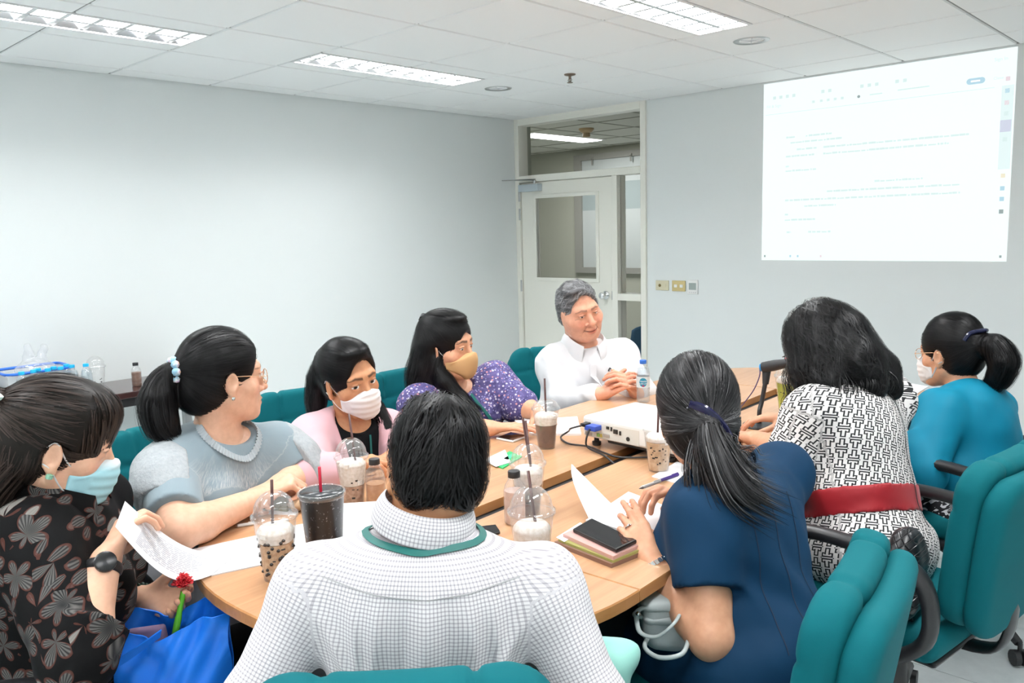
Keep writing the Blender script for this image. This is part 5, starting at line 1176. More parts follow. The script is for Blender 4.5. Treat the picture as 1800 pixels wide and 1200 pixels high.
p.hairmesh(hf, H_BLACK, flow4, n=2200, steps=9, step=.013, width=.0020, lift=.0025, jit=.16, wave=.15, locks=[dict(p=[(.05, -.06, .0), (.068, -.075, -.08), (.08, -.07, -.17), (.095, -.065, -.27)], r=[.045, .056, .056, .045], n=320, fray=.12, wave=.003), dict(p=[(.070, -.01, -.05), (.074, .032, -.12), (.057, .09, -.19), (.01, .14, -.25)], r=[.02, .03, .03, .02], n=260, fray=.2, wave=.003)], label='long black hair half tied back')
b = MB(); b.tube(p.H([(-.02, -.092, .098), (0, -.098, .106), (.02, -.092, .098)]), .010, 8); b.tube(p.H([(-.012, -.106, .09), (.012, -.106, .09)]), .007, 6); p.mb('hair_clip', b, M_BLACK)
m = maskmat('tan_mask', (.56, .34, .155)); p.mask(m, M_LOOPW, 'fold', label='tan boat-shaped mask')
PERSON_PURPLE = p
# ------------------------------------------------------------------ woman in the navy dress, hair clipped back
M_NAVY = fabric('navy_suiting', (.003, .032, .080), .72, 1300, .15, .08, 0); M_SEAM = plain('navy_seam', (.004, .015, .04), .8)
arms = {'L': dict(e=W(1250, 1120, 1.74), w=W(1148, 990, 1.90), d=W(1098, 895, 1.98) - W(1148, 990, 1.90), n=heading(140) - UZ * .1, hand=dict(curls=[(10, 16, 10), (12, 18, 10), (22, 24, 14), (28, 30, 18)], thumb=(25, 45, 8), splay=2)), 'R': dict(e=W(1290, 915, 2.36), w=W(1196, 885, 2.16), d=W(1150, 850, 2.10) - W(1196, 885, 2.16), n=heading(255) - UZ * .5, hand=dict(curl=(42, 50, 30), thumb=(28, 24, 6)))}
p = Person(neck=W(1262, 838, 1.96), pelvis=W(1345, 1160, 1.84), h=163, head=W(1229, 726, 1.98), hf=head_frame(122, 14, -5), s=1.08, build=1.06, sh={'L': W(1240, 905, 1.83), 'R': W(1368, 830, 2.10)}, arms=arms, head_s=1.10, opts={})
p.skin(SK_MID, 'person', 'woman in a navy short-sleeved dress with grey-streaked hair clipped back', 'person'); p.eyes()
f = p.torso(.012); p.sleeve(f, 'L', .62, .016, .012); p.sleeve(f, 'R', .66, .020, .014); f.ell(p.N + p.U * .05 + p.F * .02, (.078, .08, .055), np.array([p.R, p.F, p.U]), .008, 's'); p.legf(f, .012, False); f7 = f
def dress7(P, p=p):
    q = P - p.P; r, fw, uu = q @ p.R, q @ p.F, q @ p.U; w = .35 * p.Ls
    return f7(P) - .0045 * np.sin((uu + .55 * r) * 46 + 1.5 * np.sin(r * 20)) * np.exp(-((uu - w) / .10) ** 2) - .003 * wob(P, 26, 2) - .002 * wob(P, 55, 9)
p.garment('dress', dress7, *f.bounds(), M_NAVY, .0075)
for r_ in (-.07, .0, .07): p.strap('seam', dress7, [p.at(r_ * q_, -.4, p.Ls * u_) for u_, q_ in ((.84, 1), (.5, .9), (.25, .95), (.05, 1.1))], p.F, M_SEAM, .0022, .0006, .0005, n=12)
S, E = p.sh['L'], p.arms['L']['e']; t = nrm(E - S)
hf = p.cap(.014, ((0, .112, -.03), (.070, .062, .09)), -.10); hf.ell((0, -.05, -.04), (.06, .06, .065), k=.03)
hf.path([(.012, -.112, -.035), (.022, -.132, -.085), (.05, -.13, -.15), (.10, -.10, -.185)], [.026, .040, .044, .016], .02)
tie = V(.018, -.120, -.025)
def flow7(P): D = tie - P; lo = (P[:, 1] < -.06) & (P[:, 2] < -.045); D[lo] = V(.45, .0, -1); return D
p.hairmesh(hf, H_GREYING, flow7, n=3200, steps=10, step=.012, width=.0018, lift=.0025, jit=.12, locks=[dict(p=[(.012, -.118, -.03), (.022, -.145, -.09), (.055, -.145, -.16), (.125, -.105, -.20)], r=[.024, .042, .052, .05], n=420, k=13, fray=.35, end=.7), dict(p=[(.02, -.115, -.035), (.055, -.125, -.09), (.11, -.11, -.13)], r=[.02, .03, .03], n=130, k=12, fray=.6, wave=.006, wf=20), dict(p=[(-.01, -.10, -.06), (-.02, -.13, -.12), (-.015, -.125, -.18)], r=[.02, .03, .025], n=120, fray=.4)], label='grey-streaked black hair in a low ponytail')
b = MB(); b.tube(p.H(spline([(-.020, -.120, .018), (.012, -.128, .002), (.040, -.118, -.030), (.052, -.104, -.058)], 6)), .0085, 8, flat=(.7, 1.3)); p.mb('hair_clip', b, plain('navy_hair_clip', (.012, .012, .05), .12), label='navy hair clip')
b = MB()
for q_ in ((-.026, -.124, .010), (.046, -.118, -.048), (.05, -.112, -.058)):
    g_ = MB(); g_.lathe([(.0001, -.003), (.003, 0), (.0001, .003)], 6, q_, cap=False); b.add(p.H(g_.v), g_.f)
p.mb('clip_stone', b, M_CHROME, sharp=.1)
a = p.arms['L']; t = nrm(a['w'] - a['e']); c = a['w'] - t * .02; e1 = nrm(np.cross(t, UZ)); e2 = np.cross(t, e1); b = MB()
for q_ in np.linspace(0, 2 * PI, 23)[:-1]: o_ = e1 * math.cos(q_) + e2 * math.sin(q_); b.box(c + o_ * .034 + t * .002 * math.sin(q_ * 4), (.0085, .012, .004), M=np.array([np.cross(t, o_), t, o_]))
bw = p.mb('watch_bracelet', b, M_CHROME, False, None, label='silver link watch'); ou = nrm(heading(225) - UZ * .75); ou = nrm(ou - t * (ou @ t)); dd = MB(); dd.lathe([(.013, .030), (.0145, .034), (.0145, .040), (.012, .042), (.0, .042)], 20, c, cap=False, M=np.array([t, np.cross(ou, t), ou])); p.mb('watch_case', dd, M_CHROME, parent=bw)
d = nrm(a['d']); n_ = nrm(np.asarray(a['n']) - d * (np.asarray(a['n']) @ d)); tt = -np.cross(d, n_); s_ = p.s * .93; c = a['w'] + d * .104 * s_ + tt * -.0088 * s_ + n_ * .006; b = MB(); b.tube([c + (tt * math.cos(q_) + n_ * math.sin(q_)) * .0105 for q_ in np.linspace(0, 2 * PI, 17)[:-1]], .0016, 6, True); b.lathe([(.0001, -.004), (.005, 0), (.0001, .004)], 8, c - n_ * .012, cap=False); p.mb('ring', b, M_CHROME)
PERSON_NAVY = p

# ------------------------------------------------------------------ woman in the monogram dress with the red belt
m = Mat('black_white_key_print', (.8, .8, .8), .75); u, v = uvattr(m); cs = 1 / .0275
ru, rv = (u * .97 + v * .22) * cs, (v * .97 - u * .22) * cs * .93; iu = ru.floor(); fu = ru.fract(); fv0 = rv.fract(); par = (iu + rv.floor()).mod(2.0); fv = fv0 * (1.0 - par) + (1.0 - fv0) * par
def bx(x0, x1, y0, y1): return X.op('MULTIPLY', X.op('MULTIPLY', fu.gt(x0), fu.lt(x1)), X.op('MULTIPLY', fv.gt(y0), fv.lt(y1)))
k = bx(.04, .96, .82, .95)
for q_ in ((.04, .16, .52, .95), (.84, .96, .52, .95), (.28, .40, .08, .70), (.60, .72, .08, .70), (.16, .40, .52, .63), (.60, .84, .52, .63), (.28, .72, .06, .17)): k = k.max(bx(*q_))
dot = ((fu - .5).abs() + (fv0 - .5).abs()).gt(.93); k = k.max(dot); m.color(m.mix(k, (.78, .75, .74), (.012, .012, .014))); M_KEY = m.m
M_RED = fabric('red_sash', (.33, .002, .009), .6, 900, .1, .05)
arms = {'L': dict(e=Wz(1398, 800, .80), w=Wz(1330, 772, .785), d=W(1285, 762, 2.6) - W(1330, 772, 2.58), n=-UZ, hand=dict(curl=(15, 18, 12))), 'R': dict(e=W(1460, 745, 2.95), w=W(1390, 735, 2.88), d=heading(200), n=-UZ, hand=dict(curl=(20, 25, 15)))}
p = Person(neck=W(1480, 682, 2.64), pelvis=W(1530, 965, 2.50), h=178, head=W(1443, 614, 2.68), hf=head_frame(152, 16, -3), s=1.10, build=1.16, sh={'L': W(1428, 728, 2.52), 'R': W(1560, 700, 2.80)}, arms=arms, head_s=1.10, opts={}, belly=1.06)
p.skin(SK_MID, 'person', 'woman in a black and white key-pattern dress with a red belt and wavy black hair', 'person'); p.eyes((0, 1, -.3))
f = p.torso(.014); p.sleeve(f, 'L', 1.12, .024, .010); p.sleeve(f, 'R', 1.12, .024, .010); f.ell(p.N + p.U * .05 + p.F * .02, (.078, .08, .055), np.array([p.R, p.F, p.U]), .008, 's'); p.legf(f, .014, False); f8 = f
def dress8(P, p=p): return f8(P) - .0035 * wob(P, 22, 4) - .0018 * wob(P, 48, 2)
p.garment('dress', dress8, *f.bounds(), M_KEY, .0075)
bl = belt_at(dress8, p, p.Ls * .20, p.Ls * .36); Vt, Q = nets(lambda P: bl(P) - .001 * wob(P * V(1, 1, 3), 60, 3), *f.bounds(), .008); p.child('belt', Vt, Q, M_RED, label='wide red sash belt')
p.strap('zip_seam', lambda P: dress8(P) - .006, [p.at(-.005, -.45, p.Ls * q_) for q_ in (.95, .6, .36, .28, .1)], p.F, M_BLACK, .004, .001, .001, n=12)
hf = p.cap(.024, ((-.0, .118, -.045), (.070, .060, .082)), None)
for s in (1, -1): hf.path([(s * .06, -.02, .02), (s * .085, -.03, -.06), (s * .092, -.03, -.13)], [.045, .045, .028], .04)
hf.path([(0, -.09, .02), (.005, -.125, -.06), (.02, -.14, -.125)], [.075, .07, .045], .05); hf.path([(.05, -.09, -.02), (.085, -.115, -.09), (.10, -.12, -.14)], [.055, .05, .035], .04); hf.path([(-.05, -.08, -.03), (-.075, -.09, -.10), (-.07, -.09, -.155)], [.05, .045, .03], .04)
h8 = lambda P, g_=hf: g_(P) - .0018 * wob(P, 80, 3)
h8.bounds = hf.bounds
lk = []
for k in range(11): A = math.radians(-150 + 30 * k); x, y = math.sin(A), -math.cos(A); lk.append(dict(p=[(.06 * x, .075 * y - .03, .04), (.10 * x, .105 * y - .035, -.05), (.112 * x, .12 * y - .035, -.13), (.105 * x, .12 * y - .03, -.18)], r=[.02, .034, .036, .022], n=110, k=14, fray=.35, wave=.007, wf=18, end=.7)) if not (-.75 < x < .75 and y > .3) else None
p.hairmesh(_HF(hf, h8), hair_mat('frizzy_black_hair', (.0015, .0015, .0017), (.02, .0195, .021)), lambda P: np.stack([P[:, 0] * 4, -.4 + (P[:, 1] - .0) * 2, -.25 - 4 * np.abs(P[:, 0])], 1), n=4200, steps=11, step=.012, width=.0017, lift=.006, jit=.3, wave=.55, locks=lk, label='voluminous wavy black hair')
p.mask(maskmat('green_mask', (.17, .55, .40), (.70, .78, .75)), M_LOOPW, label='green surgical mask'); p.glasses(M_BLACK, M_LENS, .023)
PERSON_KEY = p

# ------------------------------------------------------------------ woman in the turquoise blouse, far right
M_TURQ = fabric('turquoise_cloth', (.004, .19, .30), .6, 1200, .1, .08, .2)
m = Mat('houndstooth_cloth', (.02, .02, .02), .8); u, v = uvattr(m); n = m.noise(m.comb(u, v), 75, 1, .3); m.color(m.mix(n.gt(.55), (.012, .012, .016), (.72, .72, .74))); M_HOUND = m.m
arms = {'L': dict(e=W(1622, 830, 2.90), w=W(1575, 760, 3.0), d=heading(190), n=-UZ, hand=dict(curl=(20, 20, 15))), 'R': dict(e=W(1640, 770, 3.45), w=Wz(1600, 705, .785), d=heading(185), n=-UZ, hand=dict(curl=(15, 20, 12)))}
p = Person(neck=W(1694, 682, 3.16), pelvis=W(1735, 925, 3.00), h=163, head=W(1671, 618, 3.20), hf=head_frame(163, 6, 0), s=1.08, build=1.14, sh={'L': W(1655, 722, 3.02), 'R': W(1740, 716, 3.24)}, arms=arms, head_s=1.10, opts=dict(fat=.06))
p.skin(SK_MID, 'person', 'woman in a turquoise blouse with glasses and a looped ponytail at the far right', 'person'); p.eyes()
f = p.torso(.014); p.sleeve(f, 'L', 1.8, .026, .004); p.sleeve(f, 'R', 1.8, .024, .004); f.ell(p.N + p.U * .05 + p.F * .02, (.078, .08, .055), np.array([p.R, p.F, p.U]), .008, 's'); f9 = f
def blouse9(P): return f9(P) - .0045 * wob(P, 20, 4) - .002 * wob(P, 50, 2)
p.garment('blouse', blouse9, *f.bounds(), M_TURQ, .008)
trousers(p, M_HOUND, .012, 'skirt', .012)
hf = p.cap(.013, ((0, .112, -.045), (.072, .062, .090)), -.085); hf.ell((0, -.02, .09), (.06, .07, .045), k=.03)
hf.path([(0, -.11, .025), (.0, -.155, .02), (.0, -.185, -.03), (.0, -.165, -.085), (-.01, -.13, -.10)], [.034, .040, .042, .036, .012], .02)
tie = V(0, -.125, .03)
def flow9(P): D = tie - P; tl = P[:, 1] < -.13; D[tl] = np.stack([0 * P[tl, 0], (P[tl, 2] - .0) * 4, -1 + 0 * P[tl, 0]], 1); return D
p.hairmesh(hf, H_BLACK, flow9, n=2000, steps=9, step=.012, width=.0018, lift=.002, jit=.14, locks=[dict(p=[(0, -.125, .025), (0, -.165, .02), (0, -.195, -.03), (0, -.17, -.09), (-.01, -.15, -.14)], r=[.03, .042, .045, .04, .02], n=320, fray=.15)], label='black hair in a looped low ponytail')
b = MB(); b.tube(p.H(spline([(.045, -.105, .07), (0, -.128, .075), (-.045, -.105, .07), (-.06, -.09, .045)], 5)), .008, 8); p.mb('hair_clip', b, plain('dark_blue_clip', (.015, .018, .05), .2))
p.mask(maskmat('white_mask_plain', (.80, .79, .80)), M_LOOPW, label='white mask'); p.glasses(M_GOLDW, M_LENS, .021)
PERSON_TURQ = p

# ------------------------------------------------------------------ chairs behind the sitters
def chair_for(p, h, label, back=.06, side=0):
    F = heading(h); R_ = V(F[1], -F[0], 0); q = p.P - F * back + R_ * side; return chair(q[0], q[1], h, label)
chair_for(PERSON_CHECK, 136, 'teal chair under the man in the checked shirt, its back top at the bottom edge', .09)
chair(4.16, -3.96, 190, 'teal swivel chair behind the navy dress, seen from its back corner')
chair(4.20, -2.95, 172, 'teal swivel chair with a black loop arm behind the key-pattern dress, holding a black bag')
chair_for(PERSON_TURQ, 170, 'teal chair at the right edge under the woman in turquoise', -.04)
chair_for(PERSON_WHITE, -32, 'teal chair under the man in the white shirt', .0, .06)
chair_for(PERSON_PURPLE, 2, 'teal chair under the woman in the purple blouse')
chair_for(PERSON_PINK, -14, 'teal chair under the woman in the pink blazer')
chair_for(PERSON_BLOUSE, 18, 'teal chair under the woman in the grey-blue blouse')
chair_for(PERSON_FLORAL, 58, 'teal chair under the woman in the black floral blouse')
# ================================================================== things on the table
def thinplastic(name, tint=(1, 1, 1), base=.07, rim=.55, rough=.05, white=.0):
    m = bpy.data.materials.new(name); m.use_nodes = True; nt = m.node_tree; nt.nodes.clear(); X.nt = nt
    o = nt.nodes.new('ShaderNodeOutputMaterial'); t = nt.nodes.new('ShaderNodeBsdfTransparent'); t.inputs[0].default_value = (*tint, 1)
    g = nt.nodes.new('ShaderNodeBsdfGlossy'); g.inputs['Roughness'].default_value = rough; d = nt.nodes.new('ShaderNodeBsdfDiffuse'); d.inputs[0].default_value = (.85, .87, .88, 1)
    lw = nt.nodes.new('ShaderNodeLayerWeight'); lw.inputs[0].default_value = .35; f = X(lw.outputs['Facing']); a = nt.nodes.new('ShaderNodeMixShader'); b = nt.nodes.new('ShaderNodeMixShader')
    nt.links.new((f * f * rim + base).v, a.inputs[0]); nt.links.new(t.outputs[0], a.inputs[1]); nt.links.new(g.outputs[0], a.inputs[2])
    nt.links.new((f * white * 1.6 + white).v, b.inputs[0]); nt.links.new(a.outputs[0], b.inputs[1]); nt.links.new(d.outputs[0], b.inputs[2]); nt.links.new(b.outputs[0], o.inputs[0]); m.diffuse_color = (.9, .9, .9, .3); return m
M_CUP = thinplastic('clear_cup_plastic', (.97, .97, .97), .06, .5, .06, .05); M_LID = thinplastic('clear_lid_plastic', (.97, .97, .97), .09, .6, .08, .06); M_PET = thinplastic('clear_bottle_plastic', (.96, .97, .98), .07, .55, .06, .06); M_BIN = thinplastic('cloudy_box_plastic', (.93, .95, .96), .05, .3, .25, .25)
M_STRAW = plain('brown_straw', (.075, .022, .018), .4); M_REDST = plain('red_straw', (.55, .01, .04), .4); M_PRINT = plain('black_print', (.012, .012, .012), .6)
def drink(name, c0, c1, scale=60):
    m = Mat(name, c0, .35); n = m.noise(m.coords(), scale, 3, .6); m.color(m.mix(n.step(.38, .62), c0, c1)); return m.m
M_MOCHA = drink('iced_mocha', (.075, .028, .018), (.12, .05, .03)); M_LATTE = drink('milk_coffee', (.52, .34, .19), (.66, .48, .30)); M_BOBA = drink('milk_tea', (.42, .24, .12), (.60, .42, .26), 90)
M_ICE = drink('crushed_ice', (.72, .68, .62), (.85, .83, .80), 120); M_COLD = drink('pale_coffee', (.33, .18, .12), (.52, .36, .27), 70); M_GREEN = drink('green_smoothie', (.34, .42, .012), (.44, .50, .03), 40); M_CARAMEL = drink('caramel_dregs', (.45, .24, .07), (.68, .55, .36), 90)
M_PEARL = plain('tapioca_pearl', (.02, .012, .01), .2)
def cup(loc, label, liquid, fill, foam, dome=True, straws=(), rb=.030, rt=.0455, h=.140, s=1.0, logo=None, pearls=0, marks=0, dome_h=.046):
    """straws: list of (x0,y0,z0, x1,y1,z1) in cup space"""
    e = empty('iced_drink_cup', loc, 0, label, 'cup', 'clear plastic drink cups'); e.scale = (s, s, s); R_ = lambda z: rb + (rt - rb) * z / h
    MB().lathe([(.0, .004), (rb * .85, .002), (rb, .0), (R_(.03), .03), (R_(h * .55), h * .55), (R_(h * .56) + .0008, h * .57), (rt, h - .006), (rt + .003, h - .003), (rt + .0025, h), (rt, h)], 32, cap=False).build('cup_body', M_CUP, e, smooth=True)
    k = .94; zf = fill * h
    if liquid: MB().lathe([(0, .005), (rb * k, .005)] + [(R_(z) * k, z) for z in (.03, zf * .5, zf)] + [(0, zf)], 28, cap=False).build('drink', liquid, e, smooth=True, sharp=.8)
    if foam:
        b = MB(); zt = foam * h; b.lathe([(0, zf), (R_(zf) * k, zf), (R_(zt) * k, zt - .006), (R_(zt) * .75, zt + .004), (0, zt + .008)], 24, cap=False)
        for _ in range(14): a, q, z = random.uniform(0, 6.28), random.uniform(.3, .85), random.uniform(zf, zt); b.box((R_(z) * q * math.cos(a), R_(z) * q * math.sin(a), z), (.016, .016, .014), a)
        b.build('ice', M_ICE, e, smooth=False, bevel=.003)
    if pearls:
        pb = MB()
        for _ in range(pearls): a, z = random.uniform(0, 6.28), random.uniform(.015, zf + .012); g_ = MB(); g_.lathe([(.0001, -.0042), (.0036, -.002), (.0042, 0), (.0036, .002), (.0001, .0042)], 7, (R_(z) * .955 * math.cos(a), R_(z) * .955 * math.sin(a), z), cap=False); pb.add(g_.v, g_.f)
        pb.build('pearls', M_PEARL, e, smooth=True)['kind'] = 'stuff'
    if dome:
        MB().lathe([(rt + .0035, h - .004), (rt + .005, h - .001), (rt + .005, h + .004), (rt + .001, h + .006), (rt * .97, h + .010)] + [(max(.012, rt * .97 * math.cos(t)), h + .010 + dome_h * math.sin(t)) for t in (.3, .6, .9, 1.15, 1.3)], 32, cap=False).build('dome_lid', M_LID, e, smooth=True)
    for q in straws: t = MB(); t.tube([q[:3], q[3:]], .0034, 8); t.build('straw', M_STRAW, e, smooth=True)
    def onwall(dx, z, w_, h_, name, mat):
        g_ = MB(); d0 = nrm(V(*(CAM_C[:2] - np.array(loc[:2])))); a0 = math.atan2(d0[1], d0[0]); r_ = R_(z) + .0006
        g_.grid(lambda u, v: (r_ * math.cos(a0 + dx / r_ + (u - .5) * w_ / r_), r_ * math.sin(a0 + dx / r_ + (u - .5) * w_ / r_), z + (v - .5) * h_), 6, 3, .0004); return g_.build(name, mat, e)
    if logo:
        z0 = logo; d0 = nrm(V(*(CAM_C[:2] - np.array(loc[:2])))); a0 = math.atan2(d0[1], d0[0]); r_ = R_(z0) + .001
        def put(o, dz): o.location = (r_ * math.cos(a0), r_ * math.sin(a0), z0 + dz); o.rotation_euler = (PI / 2, 0, a0 + PI / 2)
        b = MB()
        for k_ in range(5): a = PI / 2 + (k_ - 2) * .75; b.add([(0, 0, 0), (.006 * math.cos(a - .28), .006 * math.sin(a - .28), 0), (.0088 * math.cos(a), .0088 * math.sin(a), 0), (.006 * math.cos(a + .28), .006 * math.sin(a + .28), 0)], [(0, 1, 2, 3)])
        b.add([(-.0015, -.008, 0), (.0015, -.008, 0), (.001, 0, 0), (-.001, 0, 0)], [(0, 1, 2, 3)]); o = b.build('emblem', M_PRINT, e); put(o, .006)
        b = MB(); rg = random.Random(5)
        for k_ in range(8): b.box((-.0145 + .0041 * k_, rg.uniform(-.0004, .0004), 0), (rg.uniform(.0026, .0036), .0050, .0004))
        o = b.build('printed_strokes', M_PRINT, e); put(o, -.010)
        b = MB(); b.add([(-.0012, -.005, .0003), (.0012, -.005, .0003), (.001, .004, .0003), (-.001, .004, .0003)], [(0, 1, 2, 3)]); o = b.build('emblem_centre', M_WHITE, e); put(o, .006)
    for _ in range(marks): onwall(random.uniform(-.028, .028), random.uniform(.025, h * .62), random.uniform(.003, .010), random.uniform(.002, .006), 'printed_mark', M_PRINT)
    return e
random.seed(11)
cup(Wz(961, 786, TZ), 'iced mocha in a clear cup with a straw, beside the projector corner', M_MOCHA, .60, .86, True, [(.002, .0, .06, -.006, .004, .245)], dome_h=.022)
cup(Wz(1158, 826, TZ), 'lidless cup of milky coffee with printed marks, in front of the projector', M_LATTE, .72, .86, False, [(-.012, .01, .05, .004, -.006, .20)], marks=16, h=.132)
cup(Wz(930, 902, TZ), 'domed cup of iced coffee with a black emblem and two straws, behind the small bottle', M_MOCHA, .58, .90, True, [(.02, .0, .06, -.006, .002, .255), (.012, .012, .06, -.016, .002, .262)], logo=.052)
cup(Wz(937, 1012, TZ), 'nearly empty domed cup of ice with caramel dregs beside the checked shirt', M_CARAMEL, .28, .80, True, [(.014, .0, .095, -.030, .026, .215)], s=1.06)
cup(Wz(490, 1014, TZ), 'domed cup of pearl milk tea at the table edge near the raised sheet', M_BOBA, .60, .82, True, [(-.012, .0, .10, .006, -.004, .222)], pearls=60, s=1.03, marks=4)
cup(Wz(622, 884, TZ), 'domed cup of pale iced coffee beside the black tumbler', M_COLD, .42, .90, True, [(.024, .0, .10, -.014, .01, .262)], s=.98, marks=6)
cup(Wz(1384, 724, TZ), 'domed cup of bright green smoothie in front of the key-pattern dress', M_GREEN, .82, .93, True, [(.004, .0, .10, .012, .004, .205)], logo=.060, s=1.06, marks=5)
gc = [o for o in bpy.data.objects if o.get('label', '').startswith('domed cup of bright green')][0]
b = MB(); b.tube(spline([(-.012, .0, .176), (-.016, .0, .20), (-.002, .0, .212), (.012, .0, .205), (.010, .0, .19)], 5), .004, 6, flat=(1.6, .4)); b.build('red_lid_tag', plain('red_paper_tag', (.72, .04, .08), .5), gc)
# black tumbler with a red straw
tp = Wz(565, 860, .925); tu = empty('tumbler', (tp[0], tp[1], TZ), 0, 'large black tumbler with a red straw', 'tumbler')
m = Mat('black_printed_cup', (.012, .013, .016), .3); x_, y_, z_ = m.xyz(); n = m.noise(m.coords(), 130, 2); m.color(m.mix(n.gt(.66), (.012, .013, .016), (.16, .17, .19))); MB().lathe([(0, .002), (.036, 0), (.038, .004), (.0515, .165), (.053, .168), (.0, .169)], 36, cap=False).build('cup_body', m.m, tu, smooth=True, sharp=.9)
MB().lathe([(.0525, .160), (.0555, .163), (.0555, .171), (.052, .174), (.0495, .172), (.0495, .170)], 36, cap=False).build('lid_rim', M_LID, tu, smooth=True)
MB().lathe([(.050, .1695), (.05, .1715), (.0, .1722)], 36, cap=False).build('lid', plain('smoke_lid', (.045, .05, .055), .25), tu, smooth=True)
b = MB(); b.tube([(-.002, 0, .10), (.004, -.004, .178), (.016, -.012, .235)], .0036, 8); b.build('straw', M_REDST, tu, smooth=True)
# small bottles
def mini_bottle(loc, label, liquid, fill=.62, s=1.0, grp='small black-capped drink bottles'):
    e = empty('drink_bottle', loc, 0, label, 'bottle', grp); e.scale = (s, s, s)
    prof = [(.0, .003), (.024, .001), (.027, .004), (.0275, .02), (.0265, .024), (.0275, .028), (.0275, .060), (.0265, .064), (.0275, .068), (.0275, .082), (.024, .098), (.0145, .113), (.0135, .118), (.0135, .128)]
    MB().lathe(prof, 28, cap=False).build('bottle_body', M_PET, e, smooth=True)
    MB().lathe([(0, .004)] + [(r * .93, z) for r, z in prof[1:] if z < fill * .128] + [(.0255, fill * .128), (0, fill * .128)], 24, cap=False).build('drink', liquid, e, smooth=True, sharp=.8)
    MB().lathe([(.0152, .118), (.0155, .119), (.0155, .132), (.0145, .134), (0, .1345)], 24, cap=False).build('cap', M_BLACK, e, smooth=True, sharp=.7)
    MB().lathe([(.0165, .1145), (.0165, .117), (.013, .1175)], 20, cap=False).build('neck_ring', M_PET, e, smooth=True); return e
M_PINKTEA = drink('pale_pink_tea', (.66, .44, .36), (.74, .54, .46)); M_AMBER = drink('amber_tea', (.48, .22, .09), (.58, .30, .14)); M_CHOC = drink('brown_tea', (.20, .09, .055), (.26, .13, .08))
mini_bottle(Wz(906, 918, TZ), 'black-capped bottle of pale pink tea in front of the emblem cup', M_PINKTEA, .66, 1.05)
mini_bottle(Wz(662, 886, TZ), 'black-capped bottle of amber tea beside the head in the checked shirt', M_AMBER, .5, 1.0)
mini_bottle((.305, -3.50, SZ), 'black-capped bottle of brown tea alone on the dark side table', M_CHOC, .62, .98)
# blue-capped water bottle
def water_bottle(loc, label, s=1.0, cap=None, big=True, grp=None):
    e = empty('water_bottle', loc, 0, label, 'bottle', grp); e.scale = (s, s, s)
    prof = [(.0, .004), (.022, .001), (.028, .006), (.029, .03), (.027, .036), (.029, .042), (.027, .048), (.029, .056), (.029, .115), (.027, .122), (.029, .128), (.024, .150), (.013, .168), (.0125, .176)]
    MB().lathe(prof, 28, cap=False).build('bottle_body', M_PET, e, smooth=True)
    MB().lathe([(0, .004)] + [(r * .94, z) for r, z in prof[1:-2]] + [(0, .152)], 20, cap=False).build('water', bpy.data.materials.get('still_water') or thinplastic('still_water', (.90, .95, .97), .03, .3, .05, .10), e, smooth=True, sharp=.8)
    MB().lathe([(.0145, .170), (.015, .171), (.015, .184), (.014, .186), (0, .1865)], 22, cap=False).build('cap', cap, e, smooth=True, sharp=.7); return e
M_BLUECAP = plain('blue_cap', (.03, .16, .62), .4); M_CYANCAP = plain('cyan_cap', (.01, .42, .75), .4)
wb = water_bottle(Wz(1131, 706, TZ), 'water bottle with a blue cap and a blue label beside the white-shirted man', 1.0, M_BLUECAP, grp=None)
M_LBL = plain('pale_label_paper', (.70, .80, .84), .4)
MB().lathe([(.0297, .068), (.0297, .116)], 28, cap=False).build('paper_label', M_LBL, wb, smooth=True)
d0 = nrm(V(*(CAM_C[:2] - np.array(wb.location)[:2]))); a0 = math.atan2(d0[1], d0[0])
def on_bottle(px_, pz_, r=.0300): a = a0 + px_ / r; return (r * math.cos(a), r * math.sin(a), .092 + pz_)
b = MB(); n_ = 28; ring = [on_bottle(.0175 * math.cos(2 * PI * k / n_), .0195 * math.sin(2 * PI * k / n_)) for k in range(n_)]; mid = [on_bottle(.009 * math.cos(2 * PI * k / n_), .010 * math.sin(2 * PI * k / n_)) for k in range(n_)]
b.add(ring + mid + [on_bottle(0, 0)], [(k, (k + 1) % n_, n_ + (k + 1) % n_, n_ + k) for k in range(n_)] + [(n_ + k, n_ + (k + 1) % n_, 2 * n_) for k in range(n_)]); b.build('round_logo', plain('label_teal_ink', (.01, .26, .42), .4), wb)
M_LTX = plain('label_white_ink', (.85, .88, .9), .5)
for s_, dz, sz in (('Nestle', .097, .011), ('PURE LIFE', .086, .0085)): o = text_mesh('label_text', s_, sz, M_LTX, wb); o.location = (.0303 * math.cos(a0), .0303 * math.sin(a0), dz); o.rotation_euler = (PI / 2, 0, a0 + PI / 2)
b = MB(); b.add([(-.006, 0, 0), (.006, 0, 0), (.003, -.007, 0), (-.003, -.007, 0)], [(0, 1, 2, 3)]); o = b.build('label_mark', plain('label_red_ink', (.45, .02, .10), .5), wb); o.location = (.0303 * math.cos(a0), .0303 * math.sin(a0), .080); o.rotation_euler = (PI / 2, 0, a0 + PI / 2)

